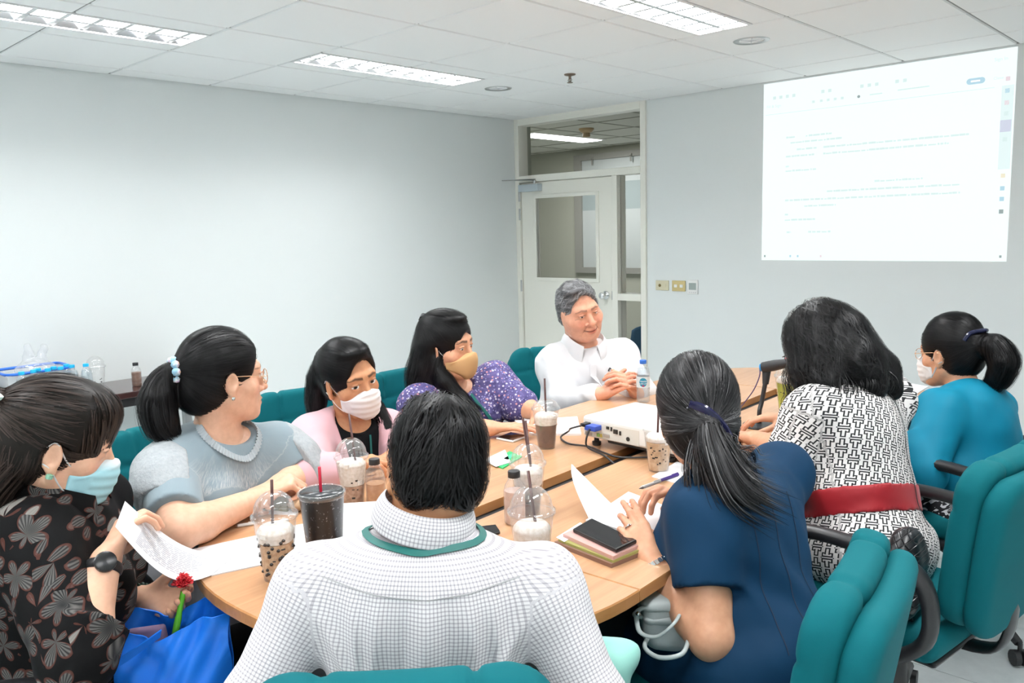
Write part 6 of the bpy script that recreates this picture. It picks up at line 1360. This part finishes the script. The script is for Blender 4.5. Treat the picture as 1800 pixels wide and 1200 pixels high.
# ------------------------------------------------------------------ projector
A_, B_ = Wz(1024, 764, TZ + .035), Wz(1192, 800, TZ + .035); ux = nrm(B_ - A_); ux[2] = 0; ux = nrm(ux); uy = V(-ux[1], ux[0], 0); PW, PD, PH = np.linalg.norm(B_ - A_), .30, .075
pj = empty('projector', (A_[0], A_[1], TZ), math.atan2(ux[1], ux[0]), 'white projector with ports and cables in the middle of the table', 'projector')
M_PROJ = plain('projector_white', (.80, .80, .78), .4); M_PDARK = plain('projector_base', (.03, .03, .032), .5)
b = MB(); b.b2((0, 0, .032), (PW, PD, .032 + PH)); b.build('housing', M_PROJ, pj, bevel=.012, seg=3)
b = MB(); b.b2((.10, .015, .020), (PW - .01, PD - .01, .040)); b.build('underside', M_PDARK, pj, bevel=.006)
MB().b2((.012, -.0012, .038), (PW * .62, .004, .090)).build('port_panel', plain('port_panel_grey', (.70, .68, .62), .5), pj)
def port(name, x, z, w_, h_, mat, out=.003): return MB().b2((x - w_ / 2, -.0015 - out, z - h_ / 2), (x + w_ / 2, .001, z + h_ / 2)).build(name, mat, pj, bevel=.0008)
M_PORT = plain('port_black', (.02, .02, .02), .4); M_VGA = plain('vga_blue', (.03, .08, .45), .4); M_STEEL2 = plain('port_steel', (.5, .5, .5), .35, Metallic=.8)
port('hdmi_port', .026, .080, .022, .008, M_PORT); port('vga_port', .030, .064, .032, .013, M_VGA); port('serial_port', .032, .047, .030, .012, M_STEEL2); port('audio_port', .075, .048, .012, .012, plain('port_green', (.25, .4, .1), .4)); port('audio_port', .088, .048, .009, .012, plain('port_yellow', (.6, .5, .12), .4))
port('monitor_port', .112, .052, .028, .011, M_STEEL2); port('usb_port', .118, .080, .012, .010, M_PORT); port('usb_port', .134, .078, .007, .014, M_PORT); port('network_port', .152, .072, .018, .015, M_PORT); port('usb_port', .172, .070, .007, .014, M_PORT)
b = MB(); b.lathe([(.0075, 0), (.0075, .003), (.0, .0035)], 16, M=R90, c=(.205, 0, .055), cap=False); b.build('din_port', M_PORT, pj)
port('vga_plug', .068, .076, .042, .017, M_VGA, .035); port('hdmi_plug', .030, .081, .022, .011, M_BLACK, .03)
for x in (.04, PW - .05): b = MB(); b.lathe([(.014, 0), (.016, .004), (.016, .014), (.009, .016), (.009, .034)], 16, (x, .03, 0)); b.build('foot', M_BLACK, pj, smooth=True, sharp=.7)
b = MB(); b.lathe([(.016, 0), (.016, .012), (.009, .014), (.009, .034)], 16, (PW / 2, PD - .04, 0)); b.build('foot', M_BLACK, pj, smooth=True, sharp=.7)
MB().b2((.20, .17, .032 + PH - .001), (.225, .176, .032 + PH + .0006)).build('status_light', M_PORT, pj)
b = MB(); b.lathe([(.012, 0), (.012, .0008), (0, .0008)], 20, (.05, .05, .032 + PH - .0002), cap=False); b.build('brand_roundel', plain('pale_blue_print', (.50, .60, .72), .4), pj)
for k in range(6): MB().b2((.16 + .025 * k, .10, .032 + PH - .0005), (.176 + .025 * k, .11, .032 + PH + .0012)).build('top_button', M_PROJ, pj, bevel=.0005)
b = MB(); b.lathe([(.030, 0), (.034, .004), (.034, .012), (.028, .014), (.022, .006), (0, .008)], 28, M=-R90 * V(1, 1, 1), c=(PW * .75, PD, .07), cap=False); b.build('lens', M_PORT, pj, smooth=True)
# projector cables
def cable(name, pts, r, mat, label, n=8): b = MB(); b.tube(spline(pts, n), r, 8); return tag(b.build(name, mat, smooth=True), label, 'cable')
pl = lambda x, y, z: np.array(pj.matrix_basis @ Vector((x, y, z))) if False else V(A_[0] + ux[0] * x + uy[0] * y, A_[1] + ux[1] * x + uy[1] * y, TZ + z)
cable('video_cable', [pl(.030, -.034, .081), pl(.0, -.06, .07), Wz(1000, 757, TZ + .03), Wz(986, 768, TZ + .006), Wz(1000, 779, TZ + .005), Wz(1035, 784, TZ + .005), Wz(1062, 795, TZ + .005), Wz(1090, 803, TZ + .006), Wz(1140, 803, TZ + .006), Wz(1180, 800, TZ + .006)], .0034, M_BLACK, 'black cable looping from the projector across the table gap')
cable('screen_cable', [pl(.068, -.038, .076), pl(.066, -.055, .04), pl(.07, -.05, .012), Wz(1062, 800, TZ + .005), Wz(1080, 815, TZ - .01), Wz(1088, 822, TZ - .025)], .0034, M_BLACK, 'black cable dropping from the blue plug into the table gap')
b = MB(); b.b2((-.05, -.03, 0), (.05, .03, .028)); q = Wz(1190, 803, TZ); o = b.build('power_adapter', M_BLACK, bevel=.006, loc=tuple(q)); o.rotation_euler = (0, 0, .5); tag(o, 'black adapter block behind the milky coffee', 'adapter')

# ------------------------------------------------------------------ microphone
mp = Wz(1335, 749, TZ); mic = empty('microphone_stand', mp, 0, 'black gooseneck microphone on a round base with a blue ring', 'microphone'); M_MIC = plain('microphone_black', (.022, .022, .024), .38)
MB().lathe([(.0, 0), (.060, 0), (.062, .004), (.060, .009), (.02, .014), (0, .0145)], 40, cap=False).build('base', M_MIC, mic, smooth=True, sharp=.6)
top = W(1346, 670, 3.09) - mp; b = MB(); b.tube(spline([(0, 0, .012), (.0, .0, .06), top * .55 + V(-.004, 0, 0), top], 6), .0085, 10); b.build('stem', M_MIC, mic, smooth=True)
t2 = W(1349, 640, 3.09) - mp; b = MB(); b.tube([top - V(0, 0, .01), top + (t2 - top) * .6, t2], [.012, .017, .017], 10, flat=(1, .8)); b.build('clip', M_MIC, mic, smooth=True, sharp=.7)
m0, m1 = W(1342, 645, 3.09) - mp, W(1408, 634, 2.98) - mp; b = MB(); b.tube([m0, m0 + (m1 - m0) * .3, m0 + (m1 - m0) * .6, m1], [.020, .021, .017, .022], 14); b.build('microphone_body', M_MIC, mic, smooth=True, sharp=.7)
b = MB(); b.tube([m0 - (m1 - m0) * .06, m0 + (m1 - m0) * .02], .0150, 12); b.build('blue_ring', plain('blue_plastic', (.02, .30, .70), .3), mic, smooth=True, sharp=.7)
b = MB(); b.tube([m1, m1 + (m1 - m0) * .28], [.024, .019], 14); b.build('grille', plain('mic_mesh', (.05, .05, .05), .5, Metallic=.5), mic, smooth=True, sharp=.7)
cable('microphone_cable', [mp + m0 - (m1 - m0) * .1, mp + m0 - (m1 - m0) * .1 + V(0, 0, -.03), W(1325, 685, 3.14), W(1305, 712, 3.22), Wz(1296, 722, TZ + .004), Wz(1270, 716, TZ + .004)], .0022, plain('violet_cable', (.10, .07, .20), .4), 'thin violet microphone cable')
# ================================================================== papers, notebooks, phones
M_PAPER = plain('white_paper', (.82, .82, .84), .7); M_INK = plain('grey_print_ink', (.42, .44, .52), .7); M_PAPEDGE = plain('paper_edges', (.72, .72, .72), .8)
def flat_rect(P4, z):                        # four pixels -> four table points
    return [Wz(x, y, z) for x, y in P4]
def sheet(name, px4, z, thick, mat, label, cat, grp=None, parent=None, loc=None):
    P = flat_rect(px4, z); c = sum(P) / 4; b = MB(); n = 4
    vs = [(*(q - c)[:2], 0) for q in P] + [(*(q - c)[:2], thick) for q in P]; b.add(vs, [(3, 2, 1, 0), (4, 5, 6, 7)] + [(i, (i + 1) % 4, 4 + (i + 1) % 4, 4 + i) for i in range(4)])
    o = b.build(name, mat, parent, loc=(c[0], c[1], z)); return tag(o, label, cat, grp) if parent is None else o
def ink_lines(o_parent, name, P, rows, u0=.12, u1=.85, v0=.15, v1=.8, lift=.0006, mat=None, seed=1):
    """short printed strokes on a bilinear patch (fn u,v -> point)"""
    rg = random.Random(seed); b = MB()
    for k in range(rows):
        v = v0 + (v1 - v0) * k / max(1, rows - 1); u = u0
        while u < u1 - rg.uniform(0, .25):
            w_ = rg.uniform(.02, .07); q = [np.array(P(u, v)), np.array(P(min(u + w_, u1), v)), np.array(P(min(u + w_, u1), v + .012)), np.array(P(u, v + .012))]; b.add(q, [(0, 1, 2, 3)]); u += w_ + .012
    o = b.build(name, mat or M_INK, o_parent); return o
# sheet raised by the woman in the floral blouse
def curl_sheet(name, a, b_, c, d, bow, label, mat=M_PAPER, nu=24, nv=12, lines=10, side=-1, thick=.0006, pw=1.6):
    """a,b held edge; c,d far edge (on the table); bow: bulge vector"""
    a, b_, c, d = [np.array(q, float) for q in (a, b_, c, d)]; bow = np.array(bow, float)
    def fn(u, v, off=0.0):
        p0 = a + (b_ - a) * v; p1 = d + (c - d) * v; t = u ** pw if pw > 0 else 1 - (1 - u) ** (-pw); q = p0 + (p1 - p0) * u; q = q + bow * math.sin(PI * u) ; return q
    g = MB(); o0 = (a + b_ + c + d) / 4; g.grid(lambda u, v: fn(u, v) - o0, nu, nv, thick); o = g.build(name, mat, loc=tuple(o0), smooth=True, sharp=1.0); tag(o, label, 'paper')
    if lines:
        N = nrm(np.cross(fn(.52, .5) - fn(.48, .5), fn(.5, .52) - fn(.5, .48))) * side * .0012
        ink_lines(o, 'printed_lines', lambda u, v: fn(u, v) + N - o0, lines, .15, .8, .18, .82, seed=len(name))
        if side > 0: ink_lines(o, 'printed_lines', lambda u, v: fn(u, v) - N - o0, lines, .15, .8, .18, .82, seed=len(name))
    return o
curl_sheet('raised_page', W(220, 880, 1.72), W(203, 925, 1.62), Wz(372, 1010, TZ + .004), Wz(452, 992, TZ + .004) * 0 + Wz(430, 960, TZ + .004), (0, 0, -.055), 'printed sheet lifted by the woman in the floral blouse', lines=14)
sheet('paper_stack', [(330, 968), (470, 938), (500, 985), (372, 1012)], TZ, .003, M_PAPER, 'white papers lying at the table edge under the raised sheet', 'paper')
# white pad with a black back in front of the man in the check shirt
def bil(P): P = [np.array(q) for q in P]; return lambda u, v: P[0] * (1 - u) * (1 - v) + P[1] * u * (1 - v) + P[2] * u * v + P[3] * (1 - u) * v
P = [W(546, 946, 1.93), W(690, 960, 1.86), W(672, 880, 2.08), W(543, 888, 2.14)]; c = sum(P) / 4; e = empty('clipboard', c, 0, 'white page on a dark clipboard held before the man in the checked shirt', 'clipboard'); f = bil(P); N = nrm(np.cross(P[1] - P[0], P[3] - P[0])); N = N if N[2] > 0 else -N
g = MB(); g.grid(lambda u, v: f(u * 1.03 - .03, v * 1.02 - .01) - c - N * .003, 4, 4, .004); g.build('board', plain('dark_board', (.02, .022, .03), .4), e); g = MB(); g.grid(lambda u, v: f(u, v) - c, 4, 4, .0012); g.build('page', M_PAPER, e)
sheet('paper_sheet', [(508, 925), (548, 918), (560, 968), (520, 975)], TZ, .0015, M_PAPER, 'white sheet between the pearl milk tea and the clipboard', 'paper')
# near the blouse woman: notebook, napkin, white pen
sheet('notebook', [(450, 893), (505, 900), (540, 868), (492, 858)], TZ, .010, plain('olive_notebook', (.20, .19, .10), .6), 'olive notebook under the hands of the blouse woman', 'notebook')
sheet('loose_page', [(446, 902), (520, 905), (535, 885), (470, 880)], TZ, .0014, M_PAPER, 'white page half under the olive notebook', 'paper')
f = Field(); q = Wz(531, 886, TZ + .018); f.ell(q, (.030, .022, .017)); f.ell(q + V(.022, .014, .004), (.022, .018, .014)); f.ell(q + V(-.020, -.016, -.002), (.024, .012, .012))
Vt, Q = nets(lambda P: f(P) - .004 * wob(P, 170, 2) - .002 * wob(P, 330, 4), *f.bounds(), .0035); o = mk_mesh('napkin', Vt, Q, plain('brown_paper_napkin', (.42, .28, .17), .85), loc=V(q[0], q[1], TZ)); tag(o, 'crumpled brown paper napkin beside the black tumbler', 'napkin')
def pen(a, b_, mat, label, cap=None, r=.0046):
    a, b_ = np.array(a), np.array(b_); c = (a + b_) / 2; e = empty('pen', c, 0, label, 'pen'); t = MB(); t.tube([a - c, a - c + (b_ - a) * .86], r, 10); t.build('barrel', mat, e, smooth=True, sharp=.8)
    t = MB(); t.tube([a - c + (b_ - a) * .86, b_ - c], [r, r * .25], 10); t.build('tip', cap or M_SATIN, e, smooth=True, sharp=.8)
    t = MB(); t.box(a - c + (b_ - a) * .18 + V(0, 0, r), (.003, .003, .002)); t.tube([a - c + V(0, 0, r * 1.1), a - c + (b_ - a) * .3 + V(0, 0, r * 1.1)], .0014, 6); t.build('clip', mat, e); return e
pen(Wz(447, 919, TZ + .0046), Wz(413, 924, TZ + .0046), M_WHITE, 'white pen lying on the table by the blouse woman')
# phones
def phone(px4, z, label, body, screen=None, th=.008):
    P = flat_rect(px4, z); c = sum(P) / 4; e = empty('phone', (c[0], c[1], z), 0, label, 'phone'); Q_ = [q - V(c[0], c[1], z) for q in P]
    b = MB(); b.add([(*q[:2], 0) for q in Q_] + [(*q[:2], th) for q in Q_], [(3, 2, 1, 0), (4, 5, 6, 7)] + [(i, (i + 1) % 4, 4 + (i + 1) % 4, 4 + i) for i in range(4)]); b.build('body', body, e, bevel=.003)
    b = MB(); b.add([(*(q * .93)[:2], th + .0004) for q in Q_], [(0, 1, 2, 3)]); b.build('screen', screen or plain('dark_screen', (.012, .010, .012), .06), e); return e
phone([(872, 772), (902, 778), (928, 768), (898, 762)], TZ, 'white-edged phone beside the flat hand of the purple-blouse woman', M_WHITE)
phone([(836, 930), (862, 945), (880, 938), (872, 926)], TZ, 'dark phone half hidden behind the checked shoulder', plain('phone_black', (.012, .012, .014), .3))
# purple-blouse woman's papers
st = [(905, 742), (935, 765), (1022, 765), (1015, 735)]
sheet('paper_stack', st, TZ, .009, M_PAPER, 'thick white paper stack behind the iced mocha', 'paper'); P = flat_rect([(916, 728), (945, 748), (1000, 740), (965, 722)], TZ + .009); sheet('loose_page', [(912, 730), (944, 752), (1000, 745), (962, 724)], TZ + .0095, .001, M_PAPER, 'top page skewed on the thick paper stack', 'paper')
# green folder sheets beside the head
M_GREENP = plain('green_folder', (.02, .42, .13), .5)
sheet('green_folder', [(862, 815), (884, 824), (918, 803), (896, 794)], TZ, .004, M_GREENP, 'green folder by the ear of the man in the checked shirt', 'folder'); sheet('loose_page', [(850, 808), (872, 820), (898, 812), (888, 790)], TZ + .005, .001, M_PAPER, 'white page lying on the green folder', 'paper'); sheet('folder_tab', [(885, 806), (893, 808), (908, 799), (900, 797)], TZ + .0045, .0015, plain('bright_green_tab', (.05, .62, .28), .5), 'bright green index tab on the green folder', 'index tab')
# navy woman's papers
curl_sheet('raised_page', W(1005, 815, 2.38), W(1108, 918, 2.04), Wz(1150, 950, TZ + .012), Wz(1036, 912, TZ + .012), (-.03, .01, .012), 'printed page curled up by the woman in navy', lines=7, side=1)
sheet('paper_stack', [(1030, 918), (1150, 962), (1200, 905), (1105, 868)], TZ, .008, M_PAPER, 'white paper stack under the hands of the woman in navy', 'paper')
sheet('paper_sheet', [(1146, 838), (1236, 862), (1262, 838), (1190, 812)], TZ, .003, M_PAPER, 'white sheet with a violet pen beside the milky coffee', 'paper'); pen(Wz(1192, 833, TZ + .008), Wz(1155, 846, TZ + .008), plain('violet_pen', (.035, .012, .16), .35), 'violet pen on the white sheet', r=.005)
h_ = W(1128, 851, 2.06); pen(W(1160, 845, 2.10), W(1124, 858, 2.03), M_WHITE, 'white pen in the right hand of the woman in navy')
# notebook pile with a phone
nb = [(975, 958), (1075, 998), (1125, 978), (1035, 936)]
sheet('notebook', nb, TZ, .010, plain('brown_notebook', (.24, .13, .09), .6), 'brown notebook at the bottom of the pile under the big black phone', 'notebook'); sheet('notebook', [(982, 951), (1078, 989), (1125, 970), (1036, 928)], TZ + .010, .006, plain('olive_cover', (.34, .33, .10), .6), 'olive notebook in the middle of the pile under the big black phone', 'notebook')
sheet('notebook', [(990, 944), (1078, 984), (1122, 964), (1036, 922)], TZ + .016, .009, plain('rose_cover', (.62, .36, .32), .5), 'rose notebook on top of the pile under the big black phone', 'notebook'); sheet('loose_page', [(978, 944), (992, 952), (1038, 926), (1020, 918)], TZ + .0165 - .0, .0008, M_PAPER, 'white page sticking out of the notebook pile', 'paper')
phone([(1007, 935), (1084, 972), (1120, 955), (1040, 916)], TZ + .0255, 'big black phone on the notebook pile', plain('phone_case_black', (.010, .010, .011), .35), None, .010)
# far right
sheet('paper_sheet', [(1568, 692), (1612, 692), (1632, 680), (1576, 670)], TZ, .004, M_PAPER, 'white papers in front of the woman in turquoise', 'paper'); sheet('grey_card', [(1358, 764), (1374, 768), (1378, 757), (1364, 755)], TZ, .003, plain('grey_card', (.2, .2, .21), .5), 'small grey card by the sleeve of the key-pattern dress', 'card')
cable('paper_cord', [Wz(988, 770, TZ + .013), Wz(960, 766, TZ + .012), Wz(1000, 752, TZ + .012)], .002, M_BLACK, 'short black cord lying on the thick paper stack') if False else None

# ================================================================== on the side table
M_BLUERIM = plain('blue_lid_rim', (.015, .14, .62), .4)
def box_bin(x0, x1, y0, y1, label, cat='storage box'):
    e = empty('storage_box', ((x0 + x1) / 2, (y0 + y1) / 2, SZ), 0, label, cat, 'blue-rimmed storage boxes'); a, c, h = (x1 - x0) / 2, (y1 - y0) / 2, .155; t = .004
    b = MB(); k = .90
    def ring(s, z): return [(-a * s, -c * s, z), (a * s, -c * s, z), (a * s, c * s, z), (-a * s, c * s, z)]
    vs = ring(k, 0) + ring(1, h) + ring(.975, h) + ring(k * .97, t); b.add(vs, [(3, 2, 1, 0)] + [(r * 4 + i, r * 4 + (i + 1) % 4, r * 4 + 4 + (i + 1) % 4, r * 4 + 4 + i) for r in range(3) for i in range(4)] + [(12, 13, 14, 15)]); b.build('box_body', M_BIN, e, bevel=.006)
    b = MB(); pts = [(a * math.copysign(abs(math.cos(q)) ** .25, math.cos(q)), c * math.copysign(abs(math.sin(q)) ** .25, math.sin(q)), h + .004) for q in np.linspace(0, 2 * PI, 49)[:-1]]; b.tube(pts, .0075, 8, True); b.build('rim', M_BLUERIM, e, smooth=True)
    b = MB(); b.b2((-a * .85, -c * .85, .01), (a * .85, c * .85, .09)); b.build('contents', drink('wrapped_packets_' + str(round(y0, 2)), (.62, .63, .62), (.85, .86, .86), 30), e, bevel=.02); return e
bb = box_bin(.10, .36, -4.15, -3.83, 'clear box with a blue rim behind the small water bottles'); box_bin(.08, .34, -4.55, -4.21, 'clear storage box with a blue rim at the left edge of the photo')
b = MB()
for k in range(4): a = PI / 4 + k * PI / 2; g_ = MB(); g_.lathe([(0, 0), (.010, 0), (.010, .001), (0, .001)], 10, (.015 * math.cos(a), .015 * math.sin(a), 0), cap=False); b.add(g_.v, g_.f)
o = b.build('printed_clover', M_PRINT, bb); o.location = (.127, -.02, .10); o.rotation_euler = (PI / 2, 0, PI / 2)
f = Field(); q0 = V(.22, -3.98, SZ + .16); f.ell(q0, (.09, .10, .035)); f.path([q0 + V(0, .02, .02), q0 + V(.01, .05, .10)], [.035, .014], .03); f.path([q0 + V(0, -.03, .02), q0 + V(.0, -.02, .125)], [.04, .012], .03)
Vt, Q = nets(lambda P: f(P) - .010 * wob(P, 45, 2) - .005 * wob(P, 100, 5), *f.bounds(), .006); o = mk_mesh('plastic_bag', Vt, Q, thinplastic('clear_film', (.97, .97, .98), .07, .35, .15, .10), loc=q0); tag(o, 'crumpled clear plastic bag on top of a blue-rimmed box', 'bag')
proto = None; sp_ = [(.42, -4.10), (.40, -4.04), (.42, -3.98), (.37, -4.01), (.38, -3.94), (.42, -3.92), (.35, -3.87) , (.40, -3.86), (.425, -3.80)]
LB = ['leftmost small water bottle of the pack', 'small water bottle between the first and third of the pack', 'small water bottle in the front middle of the pack', 'small water bottle in the back left of the pack', 'small water bottle in the middle of the pack', 'small water bottle just right of the front middle one', 'small water bottle at the back right of the pack', 'small water bottle right of centre in the pack', 'small water bottle standing last on the right of the pack']
for (x, y), lb in zip(sp_, LB):
    if proto is None: proto = water_bottle((x, y, SZ), lb, .96, M_CYANCAP, grp='small cyan-capped water bottles'); o = proto
    else: o = copy_tree(proto); o.location = (x, y, SZ); tag(o, lb, 'bottle')
    o['label'] = lb + ', cyan cap'
random.seed(4); cup((.33, -3.72, SZ), 'empty clear cup with a dome lid on the dark side table', None, .3, None, True, [], marks=14, s=1.02)
f = Field(); f.box((.40, -4.32, SZ + .05), (.05, .16, .045), None, .02); Vt, Q = nets(lambda P: f(P) - .003 * wob(P, 200, 3), *f.bounds(), .008)
m = Mat('straw_weave', (.55, .42, .22), .8); x_, y_, z_ = m.xyz(); w_ = ((x_ * 220.0).sin() * (z_ * 220.0).sin()); m.color(m.mix(w_.step(-.4, .4), (.42, .30, .14), (.66, .53, .31))); m.bump(w_, .5, .003); o = mk_mesh('basket', Vt, Q, m.m, loc=V(.40, -4.32, SZ)); tag(o, 'straw coloured woven basket at the left end of the side table', 'basket')
pen((.40, -3.28, SZ + .0046), (.43, -3.34, SZ + .0046), M_WHITE, 'white pen at the far end of the dark side table')

# ================================================================== bags and flower
M_BLUEBAG = Mat('blue_nonwoven', (.008, .20, .85), .45); M_BLUEBAG.bump(M_BLUEBAG.noise(M_BLUEBAG.coords(), 400, 2), .2, .001); M_BLUEBAG = M_BLUEBAG.m
c0 = W(300, 1130, 1.80); e = empty('shopping_bag', c0, 0, 'bright blue cloth bag on the lap of the woman in the floral blouse', 'bag')
Rg, Up, Fw = nrm(CAM_R[0] * V(1, 1, 0)), UZ, nrm(CAM_R[2] * V(1, 1, 0))
def bagpt(x, y, z): return Rg * x + Fw * y + Up * z
def bag_side(sgn, name, top):
    g = MB(); W_, H_ = .125, .17
    def fn(u, v):
        x = (u - .5) * 2; bulge = .055 * math.cos(x * PI / 2) ** .6 * (1 - .45 * v) if abs(x) < 1 else 0
        fold = .010 * math.sin(u * 13 + v * 5) * (.3 + v) + .006 * math.sin(u * 29 - v * 9)
        return bagpt(x * W_ * (1 + .10 * v), sgn * (bulge + .006) + fold, -H_ * .62 + v * H_ * (top(u)) + .01 * math.sin(u * 9) * v)
    g.grid(fn, 30, 18, .0025); g.build(name, M_BLUEBAG, e, smooth=True, sharp=1.2)
bag_side(-1, 'front_panel', lambda u: .70 + .34 * u); bag_side(1, 'back_panel', lambda u: .95 + .38 * max(0, u - .35))
g = MB(); g.grid(lambda u, v: bagpt(-.125 + .01 * v + u * .13, -.055 - .02 * math.sin(u * 3) - .012 * v, -.04 + u * .085 + v * .028 * (1 - .2 * u)), 12, 5, .003); g.build('folded_flap', M_BLUEBAG, e, smooth=True, sharp=1.2)
b = MB(); b.box(V(0, 0, 0), (.085, .022, .11), M=np.array([nrm(Rg + Up * .12), Fw, nrm(Up - Rg * .12)])); q = c0 + bagpt(-.045, .0, -.015); o = b.build('pouch', fabric('mauve_pouch_cloth', (.22, .15, .24)), bevel=.008, loc=tuple(q)); tag(o, 'mauve pouch standing in the blue bag', 'pouch')
fl = W(322, 1030, 1.78); e = empty('carnation', fl, 0, 'red carnation with a green stem stuck in the blue bag', 'flower'); st0 = W(303, 1140, 1.79) - fl
b = MB(); b.tube(spline([V(0, 0, -.01), st0 * .5 + V(.003, 0, 0), st0], 6), [.006] * 6 + [.0075] * 7, 8); b.build('stem', plain('green_stem', (.10, .42, .02), .45), e, smooth=True)
pm = plain('red_petal', (.50, .004, .012), .6); rg = random.Random(2)
pb = MB(); pb.grid(lambda u, v: ((u - .5) * .020 * (.35 + v), .006 * math.sin(v * 2.2) + .0016 * math.sin(u * 18) * v, v * .021), 8, 4, .0006); pmesh = pb.mesh('petal', pm, True)
for k in range(46):
    o = bpy.data.objects.new('petal', pmesh); link(o, e); a = k * 2.39996; tl = .15 + 1.25 * (k / 46) ** .8; o.rotation_euler = (tl, 0, a); o.location = (0, 0, .004 - .006 * (k / 46)); s_ = rg.uniform(.85, 1.1); o.scale = (s_, s_, s_)
# grey handbag on the navy woman's lap
c0 = W(1172, 1082, 1.86); e = empty('handbag', c0, 0, 'pale grey handbag with a looped strap on the lap of the woman in navy', 'handbag'); M_GBAG = plain('pale_grey_leather', (.34, .38, .38), .45)
f = Field(); Mb = np.array([nrm(Rg + UZ * .1), nrm(np.cross(UZ, Rg)), UZ]); f.box(V(.02, .0, .0), (.075, .05, .06), Mb, .025); Vt, Q = nets(lambda P: f(P) - .003 * wob(P, 60, 2), *f.bounds(), .006); mk_mesh('bag_body', Vt, Q, M_GBAG, e)
f = Field(); f.box(V(.02, .0, .035), (.080, .056, .032), Mb, .02); f.box(V(.02, -.01, .035), (.3, .3, .006), Mb, .001, op='s', k=.004); Vt, Q = nets(f, *f.bounds(), .006); mk_mesh('flap', Vt, Q, M_GBAG, e)
b = MB(); s0 = lambda px, py, d: W(px, py, d) - c0
b.tube(spline([s0(1118, 1076, 1.80), s0(1125, 1110, 1.77), s0(1155, 1118, 1.74), s0(1185, 1095, 1.73), s0(1200, 1070, 1.78)], 6), .0055, 8, flat=(1, .6)); b.build('strap', plain('grey_strap', (.42, .48, .48), .4), e, smooth=True)
b = MB(); b.tube(spline([s0(1140, 1118, 1.78), s0(1134, 1138, 1.74), s0(1160, 1155, 1.71), s0(1200, 1148, 1.70), s0(1212, 1115, 1.76)], 6), .0050, 8); b.build('strap', plain('grey_strap_2', (.42, .48, .48), .4), e, smooth=True)
b = MB(); b.tube(spline([s0(1116, 1078, 1.80), s0(1130, 1068, 1.79), s0(1145, 1074, 1.80), s0(1138, 1084, 1.81), s0(1120, 1082, 1.81)], 5, True), .005, 8, True); b.build('handle_ring', M_GBAG, e, smooth=True)
b = MB(); b.lathe([(.0001, -.006), (.005, -.003), (.006, 0), (.005, .003), (.0001, .006)], 10, s0(1122, 1078, 1.785), cap=False); b.build('stud', M_CHROME, e, smooth=True)
# black quilted bag in the chair arm
c0 = W(1590, 985, 2.18); e = empty('quilted_bag', c0, 0, 'black quilted bag standing in the chair of the key-pattern dress', 'bag')
m = Mat('black_quilted_leather', (.014, .014, .016), .3); x_, y_, z_ = m.xyz(); q1, q2 = ((x_ + z_) * 42.0).fract(), ((x_ - z_) * 42.0).fract(); h_ = (q1 - .5).abs().max((q2 - .5).abs()); m.bump(h_.step(.5, .40), .6, .006); M_QUILT = m.m
f = Field(); Mb = np.array([nrm(V(-.3, 1, 0)), nrm(V(1, .3, 0)), UZ]); f.cone(V(0, -.04, -.10), V(0, .05, -.10), .05, .05, .03); f.cone(V(0, -.02, .0), V(0, .05, .0), .048, .045, .06); f.cone(V(0, .0, .06), V(0, .03, .055), .03, .03, .05)
Vt, Q = nets(lambda P: f(P) - .003 * wob(P, 50, 2), *f.bounds(), .007); mk_mesh('bag_body', Vt, Q, M_QUILT, e)
b = MB(); b.tube(spline([V(0, -.05, .03), V(.02, -.06, -.06), V(.03, -.02, -.15)], 6), .005, 8); b.build('strap', M_BLACK, e, smooth=True)
# mint cloth under the arm of the checked shirt
f = Field(); q = W(1066, 1172, 1.60); f.ell(q, (.05, .045, .06)); f.ell(q + V(.02, .02, .025), (.035, .03, .035)); f.ell(q + V(.0, .0, -.07), (.055, .05, .07)); Vt, Q = nets(lambda P: f(P) - .006 * wob(P, 60, 2), *f.bounds(), .006); o = mk_mesh('mint_cloth_bag', Vt, Q, fabric('mint_cloth', (.30, .62, .54)), loc=q); tag(o, 'mint green cloth bag beside the checked sleeve', 'bag')
